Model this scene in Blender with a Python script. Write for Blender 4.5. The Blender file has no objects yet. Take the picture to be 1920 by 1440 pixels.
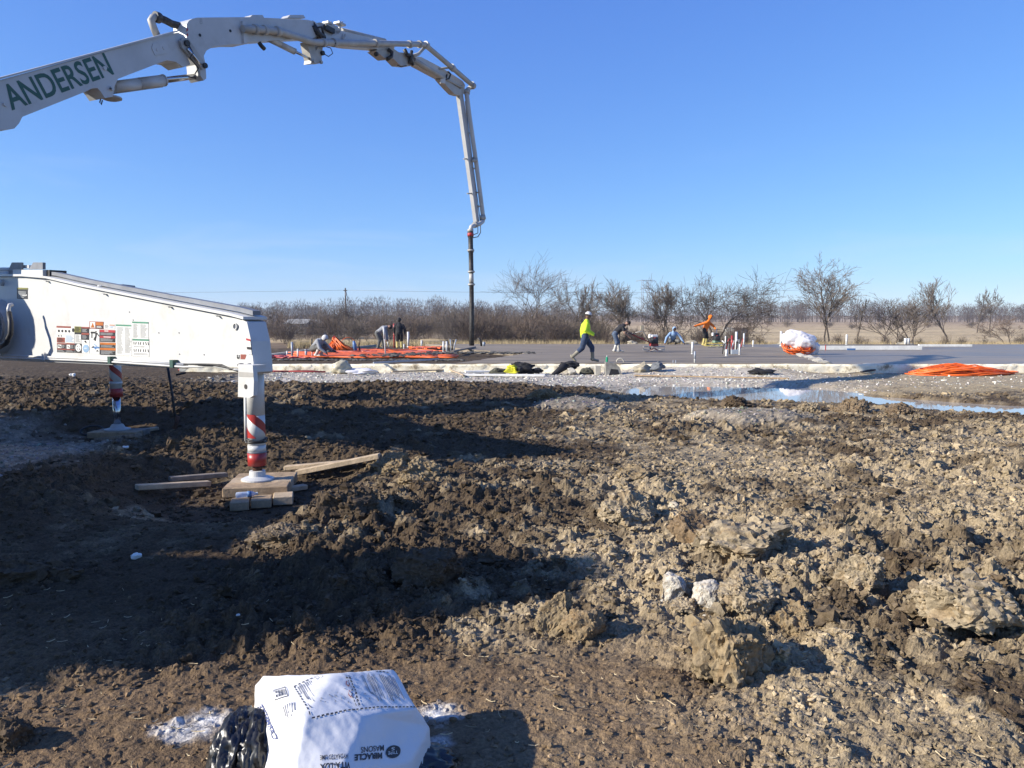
import bpy, bmesh, math, random
import numpy as np
from mathutils import Vector, Matrix
from mathutils.bvhtree import BVHTree
random.seed(7)
SC = bpy.context.scene
COL = SC.collection
R = math.radians

# ---------------------------------------------------------------- camera, sky, sun, exposure
F_PX, PITCH, CAM_H = 1442.0, R(4.36), 1.6
cam_d = bpy.data.cameras.new('camera')
cam_d.sensor_fit = 'HORIZONTAL'; cam_d.sensor_width = 36.0
cam_d.lens = F_PX / 1920.0 * 36.0
cam_d.clip_start = 0.05; cam_d.clip_end = 9000
cam = bpy.data.objects.new('camera', cam_d); COL.objects.link(cam)
cam.location = (0, 0, CAM_H); cam.rotation_euler = (math.pi / 2 - PITCH, 0, 0)
SC.camera = cam

SUN_EL, SUN_AZ = R(25.0), R(17.0)        # azimuth: shadows fall to the right, 17 degrees away from the camera
to_sun = Vector((-math.cos(SUN_AZ) * math.cos(SUN_EL), -math.sin(SUN_AZ) * math.cos(SUN_EL), math.sin(SUN_EL)))
world = bpy.data.worlds.new('World'); SC.world = world; world.use_nodes = True
wn, wl = world.node_tree.nodes, world.node_tree.links
wn.clear()
sky = wn.new('ShaderNodeTexSky'); sky.sky_type = 'NISHITA'; sky.sun_disc = False
sky.sun_elevation = SUN_EL
sky.sun_rotation = math.atan2(to_sun.x, to_sun.y)
sky.altitude = 200; sky.air_density = 1.0; sky.dust_density = 0.0; sky.ozone_density = 10.0
bg = wn.new('ShaderNodeBackground'); bg.inputs['Strength'].default_value = 0.12
wo = wn.new('ShaderNodeOutputWorld')
# thin high cirrus: a little white mixed into the sky low over the horizon
geo = wn.new('ShaderNodeTexCoord')
mp = wn.new('ShaderNodeMapping'); mp.inputs['Scale'].default_value = (2.2, 2.2, 13.0)
nz = wn.new('ShaderNodeTexNoise'); nz.inputs['Scale'].default_value = 1.7; nz.inputs['Detail'].default_value = 7
nz.inputs['Roughness'].default_value = 0.55; nz.inputs['Distortion'].default_value = 0.6
cr = wn.new('ShaderNodeValToRGB')
cr.color_ramp.elements[0].position = 0.53; cr.color_ramp.elements[0].color = (0, 0, 0, 1)
cr.color_ramp.elements[1].position = 0.80; cr.color_ramp.elements[1].color = (0.3, 0.3, 0.3, 1)
sep = wn.new('ShaderNodeSeparateXYZ')
band = wn.new('ShaderNodeMapRange'); band.inputs['From Min'].default_value = 0.22; band.inputs['From Max'].default_value = 0.06
mul = wn.new('ShaderNodeMath'); mul.operation = 'MULTIPLY'
mixc = wn.new('ShaderNodeMixRGB'); mixc.inputs['Color2'].default_value = (3.6, 4.0, 4.6, 1)
wl.new(geo.outputs['Generated'], mp.inputs['Vector']); wl.new(mp.outputs['Vector'], nz.inputs['Vector'])
wl.new(nz.outputs['Fac'], cr.inputs['Fac']); wl.new(geo.outputs['Generated'], sep.inputs['Vector'])
wl.new(sep.outputs['Z'], band.inputs['Value']); wl.new(band.outputs['Result'], mul.inputs[0]); wl.new(cr.outputs['Color'], mul.inputs[1])
wl.new(mul.outputs[0], mixc.inputs['Fac']); 
# phone-camera rendition of the clear sky: one response curve per colour channel, the same over the whole dome
spl = wn.new('ShaderNodeSeparateColor'); cmb = wn.new('ShaderNodeCombineColor'); wl.new(sky.outputs['Color'], spl.inputs[0])
for ch, (g_, k_) in enumerate(((0.95, 1.03), (0.87, 1.02), (0.5, 2.03))):
    pw = wn.new('ShaderNodeMath'); pw.operation = 'POWER'; pw.inputs[1].default_value = g_
    sc_ = wn.new('ShaderNodeMath'); sc_.operation = 'MULTIPLY'; sc_.inputs[1].default_value = k_
    wl.new(spl.outputs[ch], pw.inputs[0]); wl.new(pw.outputs[0], sc_.inputs[0]); wl.new(sc_.outputs[0], cmb.inputs[ch])
wl.new(cmb.outputs[0], mixc.inputs['Color1'])
wl.new(mixc.outputs['Color'], bg.inputs['Color']); wl.new(bg.outputs['Background'], wo.inputs['Surface'])

sun_d = bpy.data.lights.new('sun', 'SUN'); sun_d.energy = 5.0; sun_d.angle = R(0.53); sun_d.color = (1.0, 0.93, 0.82)
sun = bpy.data.objects.new('sun', sun_d); COL.objects.link(sun)
sun.rotation_euler = (-to_sun).to_track_quat('-Z', 'Y').to_euler(); sun.location = (-30, -10, 30)
SC.view_settings.view_transform = 'Standard'; SC.view_settings.look = 'None'
SC.view_settings.gamma = 1.0; SC.view_settings.use_curve_mapping = False
SC.view_settings.exposure = 0.85
SC.cycles.max_bounces = 6; SC.cycles.volume_bounces = 0; SC.cycles.transparent_max_bounces = 12
SC.cycles.use_denoising = True
SC.cycles.volume_step_rate = 4.0

# ---------------------------------------------------------------- pixels to directions
CP, SP = math.cos(PITCH), math.sin(PITCH)
def ray(px, py):
    dx, dy = (px - 960.0) / F_PX, (720.0 - py) / F_PX
    return Vector((dx, CP + dy * SP, -SP + dy * CP))
def atz(px, py, z=0.0):
    d = ray(px, py); t = (z - CAM_H) / d.z
    return Vector((0, 0, CAM_H)) + d * t
def aty(px, py, Y):
    d = ray(px, py); return Vector((0, 0, CAM_H)) + d * (Y / d.y)
def atplane(px, py, p0, n):
    d = ray(px, py); c = Vector((0, 0, CAM_H)); t = (p0 - c).dot(n) / d.dot(n)
    return c + d * t

# ---------------------------------------------------------------- numpy noise
def h2(ix, iy, s):
    ix = ix.astype(np.int64); iy = iy.astype(np.int64)
    h = (ix * 374761393 + iy * 668265263 + s * 1442695041) & 0xffffffff
    h = ((h ^ (h >> 13)) * 1274126177) & 0xffffffff
    h = ((h ^ (h >> 16)) * 2246822519) & 0xffffffff
    return ((h ^ (h >> 15)) & 0xffffff) / float(0x1000000)
def vn(x, y, s=0):
    ix, iy = np.floor(x), np.floor(y); fx, fy = x - ix, y - iy
    fx = fx * fx * (3 - 2 * fx); fy = fy * fy * (3 - 2 * fy)
    a, b = h2(ix, iy, s), h2(ix + 1, iy, s); c, d = h2(ix, iy + 1, s), h2(ix + 1, iy + 1, s)
    return (a + (b - a) * fx) * (1 - fy) + (c + (d - c) * fx) * fy
def fbm(x, y, o=4, s=0, g=0.5):
    r = 0; a = 1; t = 0
    for k in range(o):
        r = r + a * (vn(x, y, s + k) - 0.5) * 2; t += a; a *= g
        x = x * 2.03 + 7.1; y = y * 1.97 + 3.3
    return r / t
def vn3(P, s=0):
    I = np.floor(P); Fr = P - I; Fr = Fr * Fr * (3 - 2 * Fr); r = 0
    for dx in (0, 1):
        for dy in (0, 1):
            for dz in (0, 1):
                w = (Fr[:, 0] if dx else 1 - Fr[:, 0]) * (Fr[:, 1] if dy else 1 - Fr[:, 1]) * (Fr[:, 2] if dz else 1 - Fr[:, 2])
                r = r + w * h2(I[:, 0] + dx + 57 * (I[:, 2] + dz), I[:, 1] + dy, s)
    return r
def domes(x, y, cell, s, rmin=0.35, rmax=0.75, prob=1.0):
    """max of random domes, one per cell; returns height 0..1 (times its own size) and an id per point"""
    gx, gy = x / cell, y / cell
    ix, iy = np.floor(gx), np.floor(gy)
    best = np.zeros_like(x); idv = np.full_like(x, 0.5)
    for dx in (-1, 0, 1):
        for dy in (-1, 0, 1):
            cx, cy = ix + dx, iy + dy
            a, b, c, e = h2(cx, cy, s), h2(cx, cy, s + 1), h2(cx, cy, s + 2), h2(cx, cy, s + 3)
            r = rmin + (rmax - rmin) * c
            ex, ey = gx - cx - a, gy - cy - b
            th = e * 6.283; sq = 0.7 + 0.5 * h2(cx, cy, s + 4)
            u = (ex * np.cos(th) + ey * np.sin(th)) / sq; v = (-ex * np.sin(th) + ey * np.cos(th)) * sq
            d = (np.abs(u) ** 2.4 + np.abs(v) ** 2.4) ** (1 / 2.4)
            hgt = np.clip(1 - (d / r) ** 1.6, 0, 1) ** 0.75 * r * (h2(cx, cy, s + 5) < prob)
            m = hgt > best
            best = np.where(m, hgt, best); idv = np.where(m, h2(cx, cy, s + 6), idv)
    return best, idv
def sst(a, b, x):
    t = np.clip((x - a) / (b - a), 0, 1); return t * t * (3 - 2 * t)

# ---------------------------------------------------------------- materials
def _nodes(name):
    m = bpy.data.materials.new(name); m.use_nodes = True
    n, l = m.node_tree.nodes, m.node_tree.links
    return m, n, l, n['Principled BSDF']
def mat(name, col, rough=0.6, metal=0.0, var=0.12, scale=6.0, bump=0.0, bscale=40.0, spec=0.5, col2=None, dirt=0.0, dirtcol=(0.10, 0.075, 0.05), coat=0.0):
    m, n, l, p = _nodes(name); col = tuple(c * 0.84 for c in col)
    p.inputs['Roughness'].default_value = rough; p.inputs['Metallic'].default_value = metal
    p.inputs['Specular IOR Level'].default_value = spec; p.inputs['Coat Weight'].default_value = coat
    tc = n.new('ShaderNodeTexCoord'); nz = n.new('ShaderNodeTexNoise')
    nz.inputs['Scale'].default_value = scale; nz.inputs['Detail'].default_value = 6; nz.inputs['Roughness'].default_value = 0.6
    l.new(tc.outputs['Object'], nz.inputs['Vector'])
    rp = n.new('ShaderNodeValToRGB')
    c2 = col2 if col2 else tuple(c * (1 - 2 * var) for c in col)
    c1 = col if col2 else tuple(min(1, c * (1 + var)) for c in col)
    rp.color_ramp.elements[0].position = 0.32; rp.color_ramp.elements[1].position = 0.68
    rp.color_ramp.elements[0].color = (*c2, 1); rp.color_ramp.elements[1].color = (*c1, 1)
    l.new(nz.outputs['Fac'], rp.inputs['Fac'])
    out = rp.outputs['Color']
    if dirt > 0:
        nd = n.new('ShaderNodeTexNoise'); nd.inputs['Scale'].default_value = scale * 2.3; nd.inputs['Detail'].default_value = 9; nd.inputs['Roughness'].default_value = 0.72
        l.new(tc.outputs['Object'], nd.inputs['Vector'])
        rd = n.new('ShaderNodeMapRange'); rd.inputs['From Min'].default_value = 0.52; rd.inputs['From Max'].default_value = 0.75
        rd.inputs['To Max'].default_value = dirt
        l.new(nd.outputs['Fac'], rd.inputs['Value'])
        mx = n.new('ShaderNodeMixRGB'); mx.inputs['Color2'].default_value = (*dirtcol, 1)
        l.new(rd.outputs['Result'], mx.inputs['Fac']); l.new(out, mx.inputs['Color1']); out = mx.outputs['Color']
    l.new(out, p.inputs['Base Color'])
    if bump > 0:
        nb = n.new('ShaderNodeTexNoise'); nb.inputs['Scale'].default_value = bscale; nb.inputs['Detail'].default_value = 5
        l.new(tc.outputs['Object'], nb.inputs['Vector'])
        bp = n.new('ShaderNodeBump'); bp.inputs['Strength'].default_value = bump; bp.inputs['Distance'].default_value = 0.02
        l.new(nb.outputs['Fac'], bp.inputs['Height']); l.new(bp.outputs['Normal'], p.inputs['Normal'])
    return m
M = {}
def mk(k, *a, **kw): M[k] = mat(k, *a, **kw)
mk('white_paint', (0.64, 0.64, 0.615), 0.38, var=0.04, scale=1.6, dirt=0.55, dirtcol=(0.40, 0.365, 0.30))
mk('boom_paint', (0.54, 0.54, 0.53), 0.40, var=0.06, scale=1.2, dirt=0.5, dirtcol=(0.30, 0.28, 0.24))
mk('boom_dull', (0.44, 0.425, 0.39), 0.5, var=0.10, scale=3, dirt=0.5, dirtcol=(0.30, 0.27, 0.22))
mk('steel_grey', (0.22, 0.23, 0.25), 0.5, 0.2, var=0.12, scale=4, dirt=0.3)
mk('chrome', (0.55, 0.57, 0.60), 0.18, 1.0, var=0.05)
mk('rubber', (0.018, 0.018, 0.019), 0.55, var=0.2, scale=10, dirt=0.2)
mk('rubber_worn', (0.03, 0.028, 0.027), 0.6, var=0.3, scale=10, dirt=0.65, dirtcol=(0.22, 0.19, 0.16))
mk('red_paint', (0.42, 0.035, 0.03), 0.4, var=0.10, scale=5, dirt=0.3)
mk('letter_green', (0.006, 0.085, 0.06), 0.45, var=0.05)
mk('decal_white', (0.74, 0.74, 0.70), 0.4, var=0.03)
mk('decal_red', (0.42, 0.04, 0.045), 0.4, var=0.08)
mk('decal_brick', (0.30, 0.085, 0.06), 0.4, var=0.1)
mk('decal_black', (0.03, 0.03, 0.033), 0.4, var=0.1)
mk('decal_orange', (0.50, 0.16, 0.03), 0.4, var=0.1)
mk('decal_green', (0.10, 0.27, 0.18), 0.4, var=0.1)
mk('decal_blue', (0.30, 0.45, 0.62), 0.4, var=0.1)
mk('decal_grey', (0.36, 0.37, 0.37), 0.4, var=0.1)
mk('decal_olive', (0.22, 0.21, 0.05), 0.4, var=0.1)
mk('wood', (0.44, 0.31, 0.18), 0.8, var=0.2, scale=9, dirt=0.6, bump=0.3, bscale=60)
mk('wood_pale', (0.55, 0.42, 0.27), 0.8, var=0.15, scale=9, dirt=0.4, bump=0.3, bscale=60)
mk('wood_grey', (0.27, 0.22, 0.17), 0.85, var=0.2, scale=9, dirt=0.6, bump=0.3, bscale=60)
mk('rust', (0.13, 0.06, 0.035), 0.8, 0.3, var=0.3, scale=14)
mk('dark_steel', (0.05, 0.045, 0.042), 0.6, 0.5, var=0.3, scale=14)
mk('pvc', (0.72, 0.72, 0.69), 0.4, var=0.05, scale=6, dirt=0.4, dirtcol=(0.35, 0.3, 0.24))
mk('pvc_grey', (0.36, 0.40, 0.45), 0.45, var=0.06)
mk('pvc_blue', (0.09, 0.2, 0.42), 0.45, var=0.06)
mk('bark', (0.17, 0.135, 0.105), 0.95, var=0.25, scale=8)
mk('bark_dark', (0.10, 0.078, 0.06), 0.95, var=0.25, scale=8)
mk('twig', (0.145, 0.116, 0.092), 0.95, var=0.2, scale=0.8)
mk('twig_red', (0.165, 0.12, 0.09), 0.95, var=0.2, scale=0.8)
mk('twig_tan', (0.215, 0.165, 0.112), 0.95, var=0.2, scale=0.8)

# ---------------------------------------------------------------- mesh builder
ORI = {}
class MB:
    def __init__(s): s.v = []; s.f = []; s.m = []; s.sm = []
    def add(s, vs, fs, mi=0, smooth=False):
        o = len(s.v); s.v.extend([tuple(v) for v in vs])
        for f in fs: s.f.append(tuple(o + i for i in f)); s.m.append(mi); s.sm.append(smooth)
        return s
    def hexa(s, p, mi=0):
        return s.add(p, [(0, 3, 2, 1), (4, 5, 6, 7), (0, 1, 5, 4), (1, 2, 6, 5), (2, 3, 7, 6), (3, 0, 4, 7)], mi)
    def box(s, c, sz, rz=0.0, mi=0, ax=None):
        c = Vector(c); hx, hy, hz = sz[0] / 2, sz[1] / 2, sz[2] / 2
        X, Y, Z = ax if ax else (Vector((math.cos(rz), math.sin(rz), 0)), Vector((-math.sin(rz), math.cos(rz), 0)), Vector((0, 0, 1)))
        p = [c + X * (sx * hx) + Y * (sy * hy) + Z * (sz_ * hz) for sz_ in (-1, 1) for sx, sy in ((-1, -1), (1, -1), (1, 1), (-1, 1))]
        return s.hexa(p, mi)
    def bbox(s, c, sz, rz=0.0, mi=0, ax=None, b=0.01):
        """box with chamfered edges"""
        c = Vector(c); hx, hy, hz = sz[0] / 2, sz[1] / 2, sz[2] / 2; b = min(b, hx * .45, hy * .45, hz * .45)
        X, Y, Z = ax if ax else (Vector((math.cos(rz), math.sin(rz), 0)), Vector((-math.sin(rz), math.cos(rz), 0)), Vector((0, 0, 1)))
        bm = bmesh.new(); bmesh.ops.create_cube(bm, size=1)
        for v in bm.verts: v.co = Vector((v.co.x * hx * 2, v.co.y * hy * 2, v.co.z * hz * 2))
        bmesh.ops.bevel(bm, geom=bm.edges[:], offset=b, segments=1, affect='EDGES')
        bm.verts.index_update()
        vs = [c + X * v.co.x + Y * v.co.y + Z * v.co.z for v in bm.verts]; fs = [[v.index for v in f.verts] for f in bm.faces]
        bm.free(); return s.add(vs, fs, mi)
    def tube(s, pts, rad, n=8, mi=0, cap=True, smooth=True):
        pts = [Vector(p) for p in pts]; k = len(pts)
        rad = [rad] * k if not isinstance(rad, (list, tuple)) else rad
        o = len(s.v); pv = None
        for i, p in enumerate(pts):
            t = (pts[min(i + 1, k - 1)] - pts[max(i - 1, 0)])
            t = t.normalized() if t.length > 1e-9 else Vector((0, 0, 1))
            if pv is None:
                a = Vector((0, 0, 1)) if abs(t.z) < 0.9 else Vector((1, 0, 0)); u = a.cross(t).normalized()
            else:
                u = pv - t * pv.dot(t); u = u.normalized() if u.length > 1e-6 else t.orthogonal().normalized()
            pv = u; w = t.cross(u)
            for j in range(n):
                an = 2 * math.pi * j / n
                s.v.append(tuple(p + (u * math.cos(an) + w * math.sin(an)) * rad[i]))
        for i in range(k - 1):
            for j in range(n):
                a, b = o + i * n + j, o + i * n + (j + 1) % n
                s.f.append((a, b, b + n, a + n)); s.m.append(mi); s.sm.append(smooth)
        if cap:
            s.f.append(tuple(o + j for j in range(n))[::-1]); s.m.append(mi); s.sm.append(False)
            s.f.append(tuple(o + (k - 1) * n + j for j in range(n))); s.m.append(mi); s.sm.append(False)
        return s
    def prism(s, poly, vec, mi=0):
        """closed outline poly (world points) extruded by vec"""
        n = len(poly); vec = Vector(vec); o = len(s.v)
        a = [Vector(p) for p in poly]
        s.v.extend([tuple(p) for p in a] + [tuple(p + vec) for p in a])
        from mathutils.geometry import tessellate_polygon
        tris = tessellate_polygon([a])
        nr = Vector((0, 0, 0))
        for i in range(n): nr += a[i].cross(a[(i + 1) % n])
        for t in tris:
            q = tuple(t)
            fn = (a[q[1]] - a[q[0]]).cross(a[q[2]] - a[q[0]])
            if fn.dot(vec) > 0: q = q[::-1]
            s.f.append(tuple(o + i for i in q)); s.m.append(mi); s.sm.append(False)
            s.f.append(tuple(o + n + i for i in q[::-1])); s.m.append(mi); s.sm.append(False)
        for i in range(n):
            j = (i + 1) % n; q = (o + i, o + j, o + n + j, o + n + i)
            if nr.dot(vec) > 0: pass
            else: q = q[::-1]
            s.f.append(q); s.m.append(mi); s.sm.append(False)
        return s
    def lathe(s, base, axis, prof, n=16, mi=0, smooth=False):
        """prof: list of (distance along axis, radius)"""
        base = Vector(base); ax = Vector(axis).normalized()
        return s.tube_r([base + ax * h for h, r in prof], [r for h, r in prof], ax, n, mi, smooth)
    def tube_r(s, pts, rad, ax, n, mi, smooth):
        u = ax.orthogonal().normalized(); w = ax.cross(u); o = len(s.v); k = len(pts)
        for p, r in zip(pts, rad):
            for j in range(n):
                an = 2 * math.pi * j / n; s.v.append(tuple(p + (u * math.cos(an) + w * math.sin(an)) * max(r, 1e-4)))
        for i in range(k - 1):
            for j in range(n):
                a, b = o + i * n + j, o + i * n + (j + 1) % n
                s.f.append((a, b, b + n, a + n)); s.m.append(mi); s.sm.append(smooth)
        s.f.append(tuple(o + j for j in range(n))[::-1]); s.m.append(mi); s.sm.append(False)
        s.f.append(tuple(o + (k - 1) * n + j for j in range(n))); s.m.append(mi); s.sm.append(False)
        return s
    def build(s, name, mats, parent=None, label=None, cat=None, group=None, kind=None, base=None):
        if not isinstance(mats, (list, tuple)): mats = [mats]
        if parent is not None: org = ORI[parent.name]
        elif base is not None: org = Vector(base)
        else:
            a = np.array(s.v); org = Vector(((a[:, 0].min() + a[:, 0].max()) / 2, (a[:, 1].min() + a[:, 1].max()) / 2, a[:, 2].min()))
        me = bpy.data.meshes.new(name)
        me.from_pydata([(v[0] - org.x, v[1] - org.y, v[2] - org.z) for v in s.v], [], s.f)
        for m in mats: me.materials.append(M[m] if isinstance(m, str) else m)
        me.polygons.foreach_set('material_index', s.m); me.polygons.foreach_set('use_smooth', s.sm)
        me.update()
        return link(name, me, parent, org, label, cat, group, kind)
def split_build(mb, name, mats, parent):
    """every separate piece of mb becomes a part of its own"""
    par = list(range(len(mb.v)))
    def find(i):
        while par[i] != i: par[i] = par[par[i]]; i = par[i]
        return i
    for f in mb.f:
        a = find(f[0])
        for i in f[1:]: par[find(i)] = a
    groups = {}
    for k, f in enumerate(mb.f): groups.setdefault(find(f[0]), []).append(k)
    out = []
    for ks in groups.values():
        m2 = MB(); ids = {}
        for k in ks:
            for i in mb.f[k]:
                if i not in ids: ids[i] = len(m2.v); m2.v.append(mb.v[i])
            m2.f.append(tuple(ids[i] for i in mb.f[k])); m2.m.append(mb.m[k]); m2.sm.append(mb.sm[k])
        out.append(m2.build(name, mats, parent))
    return out
def link(name, me, parent, org, label=None, cat=None, group=None, kind=None):
    o = bpy.data.objects.new(name, me); COL.objects.link(o)
    if parent is not None: o.parent = parent
    else: o.location = org
    ORI[o.name] = Vector(org)
    tag(o, label, cat, group, kind); return o
def tag(o, label=None, cat=None, group=None, kind=None):
    if label: o['label'] = label
    if cat: o['category'] = cat
    if group: o['group'] = group
    if kind: o['kind'] = kind
    return o
def thing(name, label, cat, loc, group=None):
    o = bpy.data.objects.new(name, None); COL.objects.link(o); o.location = loc; o.empty_display_size = 0.2
    ORI[o.name] = Vector(loc); return tag(o, label, cat, group)
def copy_tree(o, loc=None, rz=None, parent=None, label=None, scale=None):
    c = o.copy(); COL.objects.link(c)
    if parent is not None: c.parent = parent
    if loc is not None: c.location = loc
    if rz is not None: c.rotation_euler = (0, 0, rz)
    if scale is not None: c.scale = scale
    if label: c['label'] = label
    for ch in list(o.children): copy_tree(ch, parent=c)
    return c
def text_mesh(txt, size=1.0, offset=0.0, align='LEFT', shear=0.0, space=1.0, maxlen=None):
    """2D triangles of a text, baseline at y=0: (verts Nx2, faces)"""
    cu = bpy.data.curves.new('txt', 'FONT'); cu.body = txt; cu.size = size; cu.offset = offset; cu.align_x = align; cu.shear = shear
    cu.space_character = space; cu.resolution_u = 4
    ob = bpy.data.objects.new('txt', cu); COL.objects.link(ob)
    dg = bpy.context.evaluated_depsgraph_get()
    me = bpy.data.meshes.new_from_object(ob.evaluated_get(dg))
    bm = bmesh.new(); bm.from_mesh(me); bmesh.ops.triangulate(bm, faces=bm.faces[:])
    if maxlen:
        for _ in range(5):
            es = [e for e in bm.edges if e.calc_length() > maxlen]
            if not es: break
            bmesh.ops.subdivide_edges(bm, edges=es, cuts=1); bmesh.ops.triangulate(bm, faces=[f for f in bm.faces if len(f.verts) > 3])
    bm.verts.index_update()
    vs = [(v.co.x, v.co.y) for v in bm.verts]; fs = [tuple(v.index for v in f.verts) for f in bm.faces]
    bm.free(); bpy.data.objects.remove(ob); bpy.data.curves.remove(cu); bpy.data.meshes.remove(me)
    return vs, fs
def np_mesh(name, V, Fq, mats, cols=None, smooth=False, mi=None):
    me = bpy.data.meshes.new(name)
    V = np.asarray(V, np.float32); Fq = np.asarray(Fq, np.int32); k = Fq.shape[1]
    me.vertices.add(len(V)); me.vertices.foreach_set('co', V.ravel())
    me.loops.add(Fq.size); me.loops.foreach_set('vertex_index', Fq.ravel())
    me.polygons.add(len(Fq)); me.polygons.foreach_set('loop_start', np.arange(0, Fq.size, k, dtype=np.int32))
    me.polygons.foreach_set('loop_total', np.full(len(Fq), k, np.int32))
    me.polygons.foreach_set('use_smooth', np.full(len(Fq), bool(smooth)))
    for m in mats: me.materials.append(M[m] if isinstance(m, str) else m)
    if mi is not None: me.polygons.foreach_set('material_index', np.asarray(mi, np.int32))
    if cols is not None:
        at = me.attributes.new('tone', 'FLOAT_COLOR', 'POINT')
        at.data.foreach_set('color', np.concatenate([cols, np.ones((len(V), 1))], 1).astype(np.float32).ravel())
    me.update(calc_edges=True); me.validate()
    if not smooth: me.polygons.foreach_set('use_smooth', np.zeros(len(me.polygons), bool))
    return me
def tone_mat(name, rough=0.92, fine=90.0, amp=0.35, bump=0.6, spec=0.25, dist=0.01):
    """material whose base colour is the mesh's own 'tone' colour, broken up by fine noise"""
    m, n, l, p = _nodes(name)
    p.inputs['Roughness'].default_value = rough; p.inputs['Specular IOR Level'].default_value = spec
    at = n.new('ShaderNodeAttribute'); at.attribute_name = 'tone'
    tc = n.new('ShaderNodeTexCoord')
    nz = n.new('ShaderNodeTexNoise'); nz.inputs['Scale'].default_value = fine; nz.inputs['Detail'].default_value = 4; nz.inputs['Roughness'].default_value = 0.7
    l.new(tc.outputs['Object'], nz.inputs['Vector'])
    mr = n.new('ShaderNodeMapRange'); mr.inputs['From Min'].default_value = 0.3; mr.inputs['From Max'].default_value = 0.7
    mr.inputs['To Min'].default_value = 1 - amp; mr.inputs['To Max'].default_value = 1 + amp
    l.new(nz.outputs['Fac'], mr.inputs['Value'])
    vm = n.new('ShaderNodeVectorMath'); vm.operation = 'SCALE'
    l.new(at.outputs['Color'], vm.inputs[0]); l.new(mr.outputs['Result'], vm.inputs['Scale']); l.new(vm.outputs['Vector'], p.inputs['Base Color'])
    if bump:
        bp = n.new('ShaderNodeBump'); bp.inputs['Strength'].default_value = bump; bp.inputs['Distance'].default_value = dist
        l.new(nz.outputs['Fac'], bp.inputs['Height']); l.new(bp.outputs['Normal'], p.inputs['Normal'])
    M[name] = m; return m
# ---------------------------------------------------------------- the ground: one sheet to the horizon
SLAB_Z, SLAB_Y0, SLAB_Y1, FND_X0 = 0.32, 26.0, 53.0, -11.2
# the puddle follows a low line between the mud and the gravelled strip
WATER_Z = -0.075
PUD = [(atz(1190, 733, WATER_Z), 0.75), (atz(1300, 735, WATER_Z), 1.7), (atz(1440, 738, WATER_Z), 1.9), (atz(1520, 748, WATER_Z), 0.95),
       (atz(1640, 752, WATER_Z), 0.9), (atz(1720, 757, WATER_Z), 0.75), (atz(1800, 764, WATER_Z), 0.85), (atz(1900, 770, WATER_Z), 0.85), (atz(2080, 781, WATER_Z), 0.8)]
def seg_field(X, Y, pts):
    best = np.full_like(X, 1e9)
    for (a, ra), (b, rb) in zip(pts[:-1], pts[1:]):
        dx, dy = b.x - a.x, b.y - a.y; L = dx * dx + dy * dy
        t = np.clip(((X - a.x) * dx + (Y - a.y) * dy) / L, 0, 1)
        d = np.hypot(X - a.x - t * dx, (Y - a.y - t * dy)) / (ra + (rb - ra) * t)
        best = np.minimum(best, d)
    return best
def ell(X, Y, c, rx, ry, soft=0.5):
    d = np.hypot((X - c[0]) / rx, (Y - c[1]) / ry) + 0.25 * fbm(X * 2.2, Y * 2.2, 3, 91)
    return 1 - sst(1 - soft, 1 + soft * 0.4, d)
G1, G2 = atz(1400, 790), atz(1085, 768)
LIME = [(atz(352, 1372), 0.17, 0.13), (atz(390, 1350), 0.15, 0.08), (atz(815, 1335), 0.11, 0.10), (atz(820, 1395), 0.08, 0.07), (atz(480, 887), 0.3, 0.2)]
def masks(X, Y):
    m = {}
    w = fbm(X * 0.9, Y * 0.9, 3, 31)
    infnd = sst(FND_X0 + 0.15, FND_X0 + 0.4, X) * sst(SLAB_Y0 + 0.1, SLAB_Y0 + 0.35, Y) * (1 - sst(SLAB_Y1 - 1, SLAB_Y1, Y))
    strip = sst(20.2, 22.2, Y + 1.3 * w + 1.6 * sst(-1.0, 2.0, X)) * (1 - sst(27, 29, Y)) * sst(-9.5, -6.5, X) * (1 - 0.75 * sst(7.5, 11.0, X + w))
    pad = ell(X, Y, (-7.0, 9.5), 1.9, 2.1) + ell(X, Y, (-10, 11.0), 3.2, 2.6)
    heaps = ell(X, Y, G1, 1.0, 0.95) + ell(X, Y, G2, 0.9, 0.85)
    m['gravel'] = np.clip(strip + pad + heaps, 0, 1); m['strip'] = strip; m['pad'] = np.clip(pad, 0, 1); m['heaps'] = np.clip(heaps, 0, 1)
    m['pud'] = seg_field(X, Y, PUD)
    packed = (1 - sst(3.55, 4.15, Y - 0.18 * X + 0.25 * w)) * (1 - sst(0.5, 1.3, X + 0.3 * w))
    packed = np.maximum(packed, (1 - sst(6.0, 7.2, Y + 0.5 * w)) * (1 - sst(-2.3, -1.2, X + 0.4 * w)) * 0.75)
    bare = (1 - sst(3.2, 3.9, Y + 0.3 * w)) * sst(0.2, 0.9, X) * 0.55
    flatr = sst(17.5, 19, Y + 0.4 * w) * sst(4.0, 5.5, X) * 0.72
    farl = sst(22, 25, Y) * 0.8
    smooth = np.maximum.reduce([packed, bare, flatr, farl, m['gravel'] * 0.75])
    midflat = ell(X, Y, (2.2, 9.6), 2.2, 1.5) * 0.5
    m['rough'] = np.clip(1 - np.maximum(smooth, midflat), 0.10, 1) * (1 - infnd * 0.7)
    m['rough'] = m['rough'] * (1 - 0.5 * sst(12.8, 14.5, Y) * sst(1.0, 3.0, X))
    m['packed'] = packed; m['infnd'] = infnd; m['flatr'] = flatr
    return m
_o0 = Vector((-8.0, 12.0, 0)); _od = (Vector((-2.72, 8.17, 0)) - _o0).normalized(); _on = Vector((_od.y, -_od.x, 0))
LEG = atplane(478, 700, _o0 - _on * 0.12, _on); PAD_Z = aty(478, 890, LEG.y).z - 0.055      # the near foot stands on timber at this height
FARLEG = aty(218, 740, 12.6)
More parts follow.
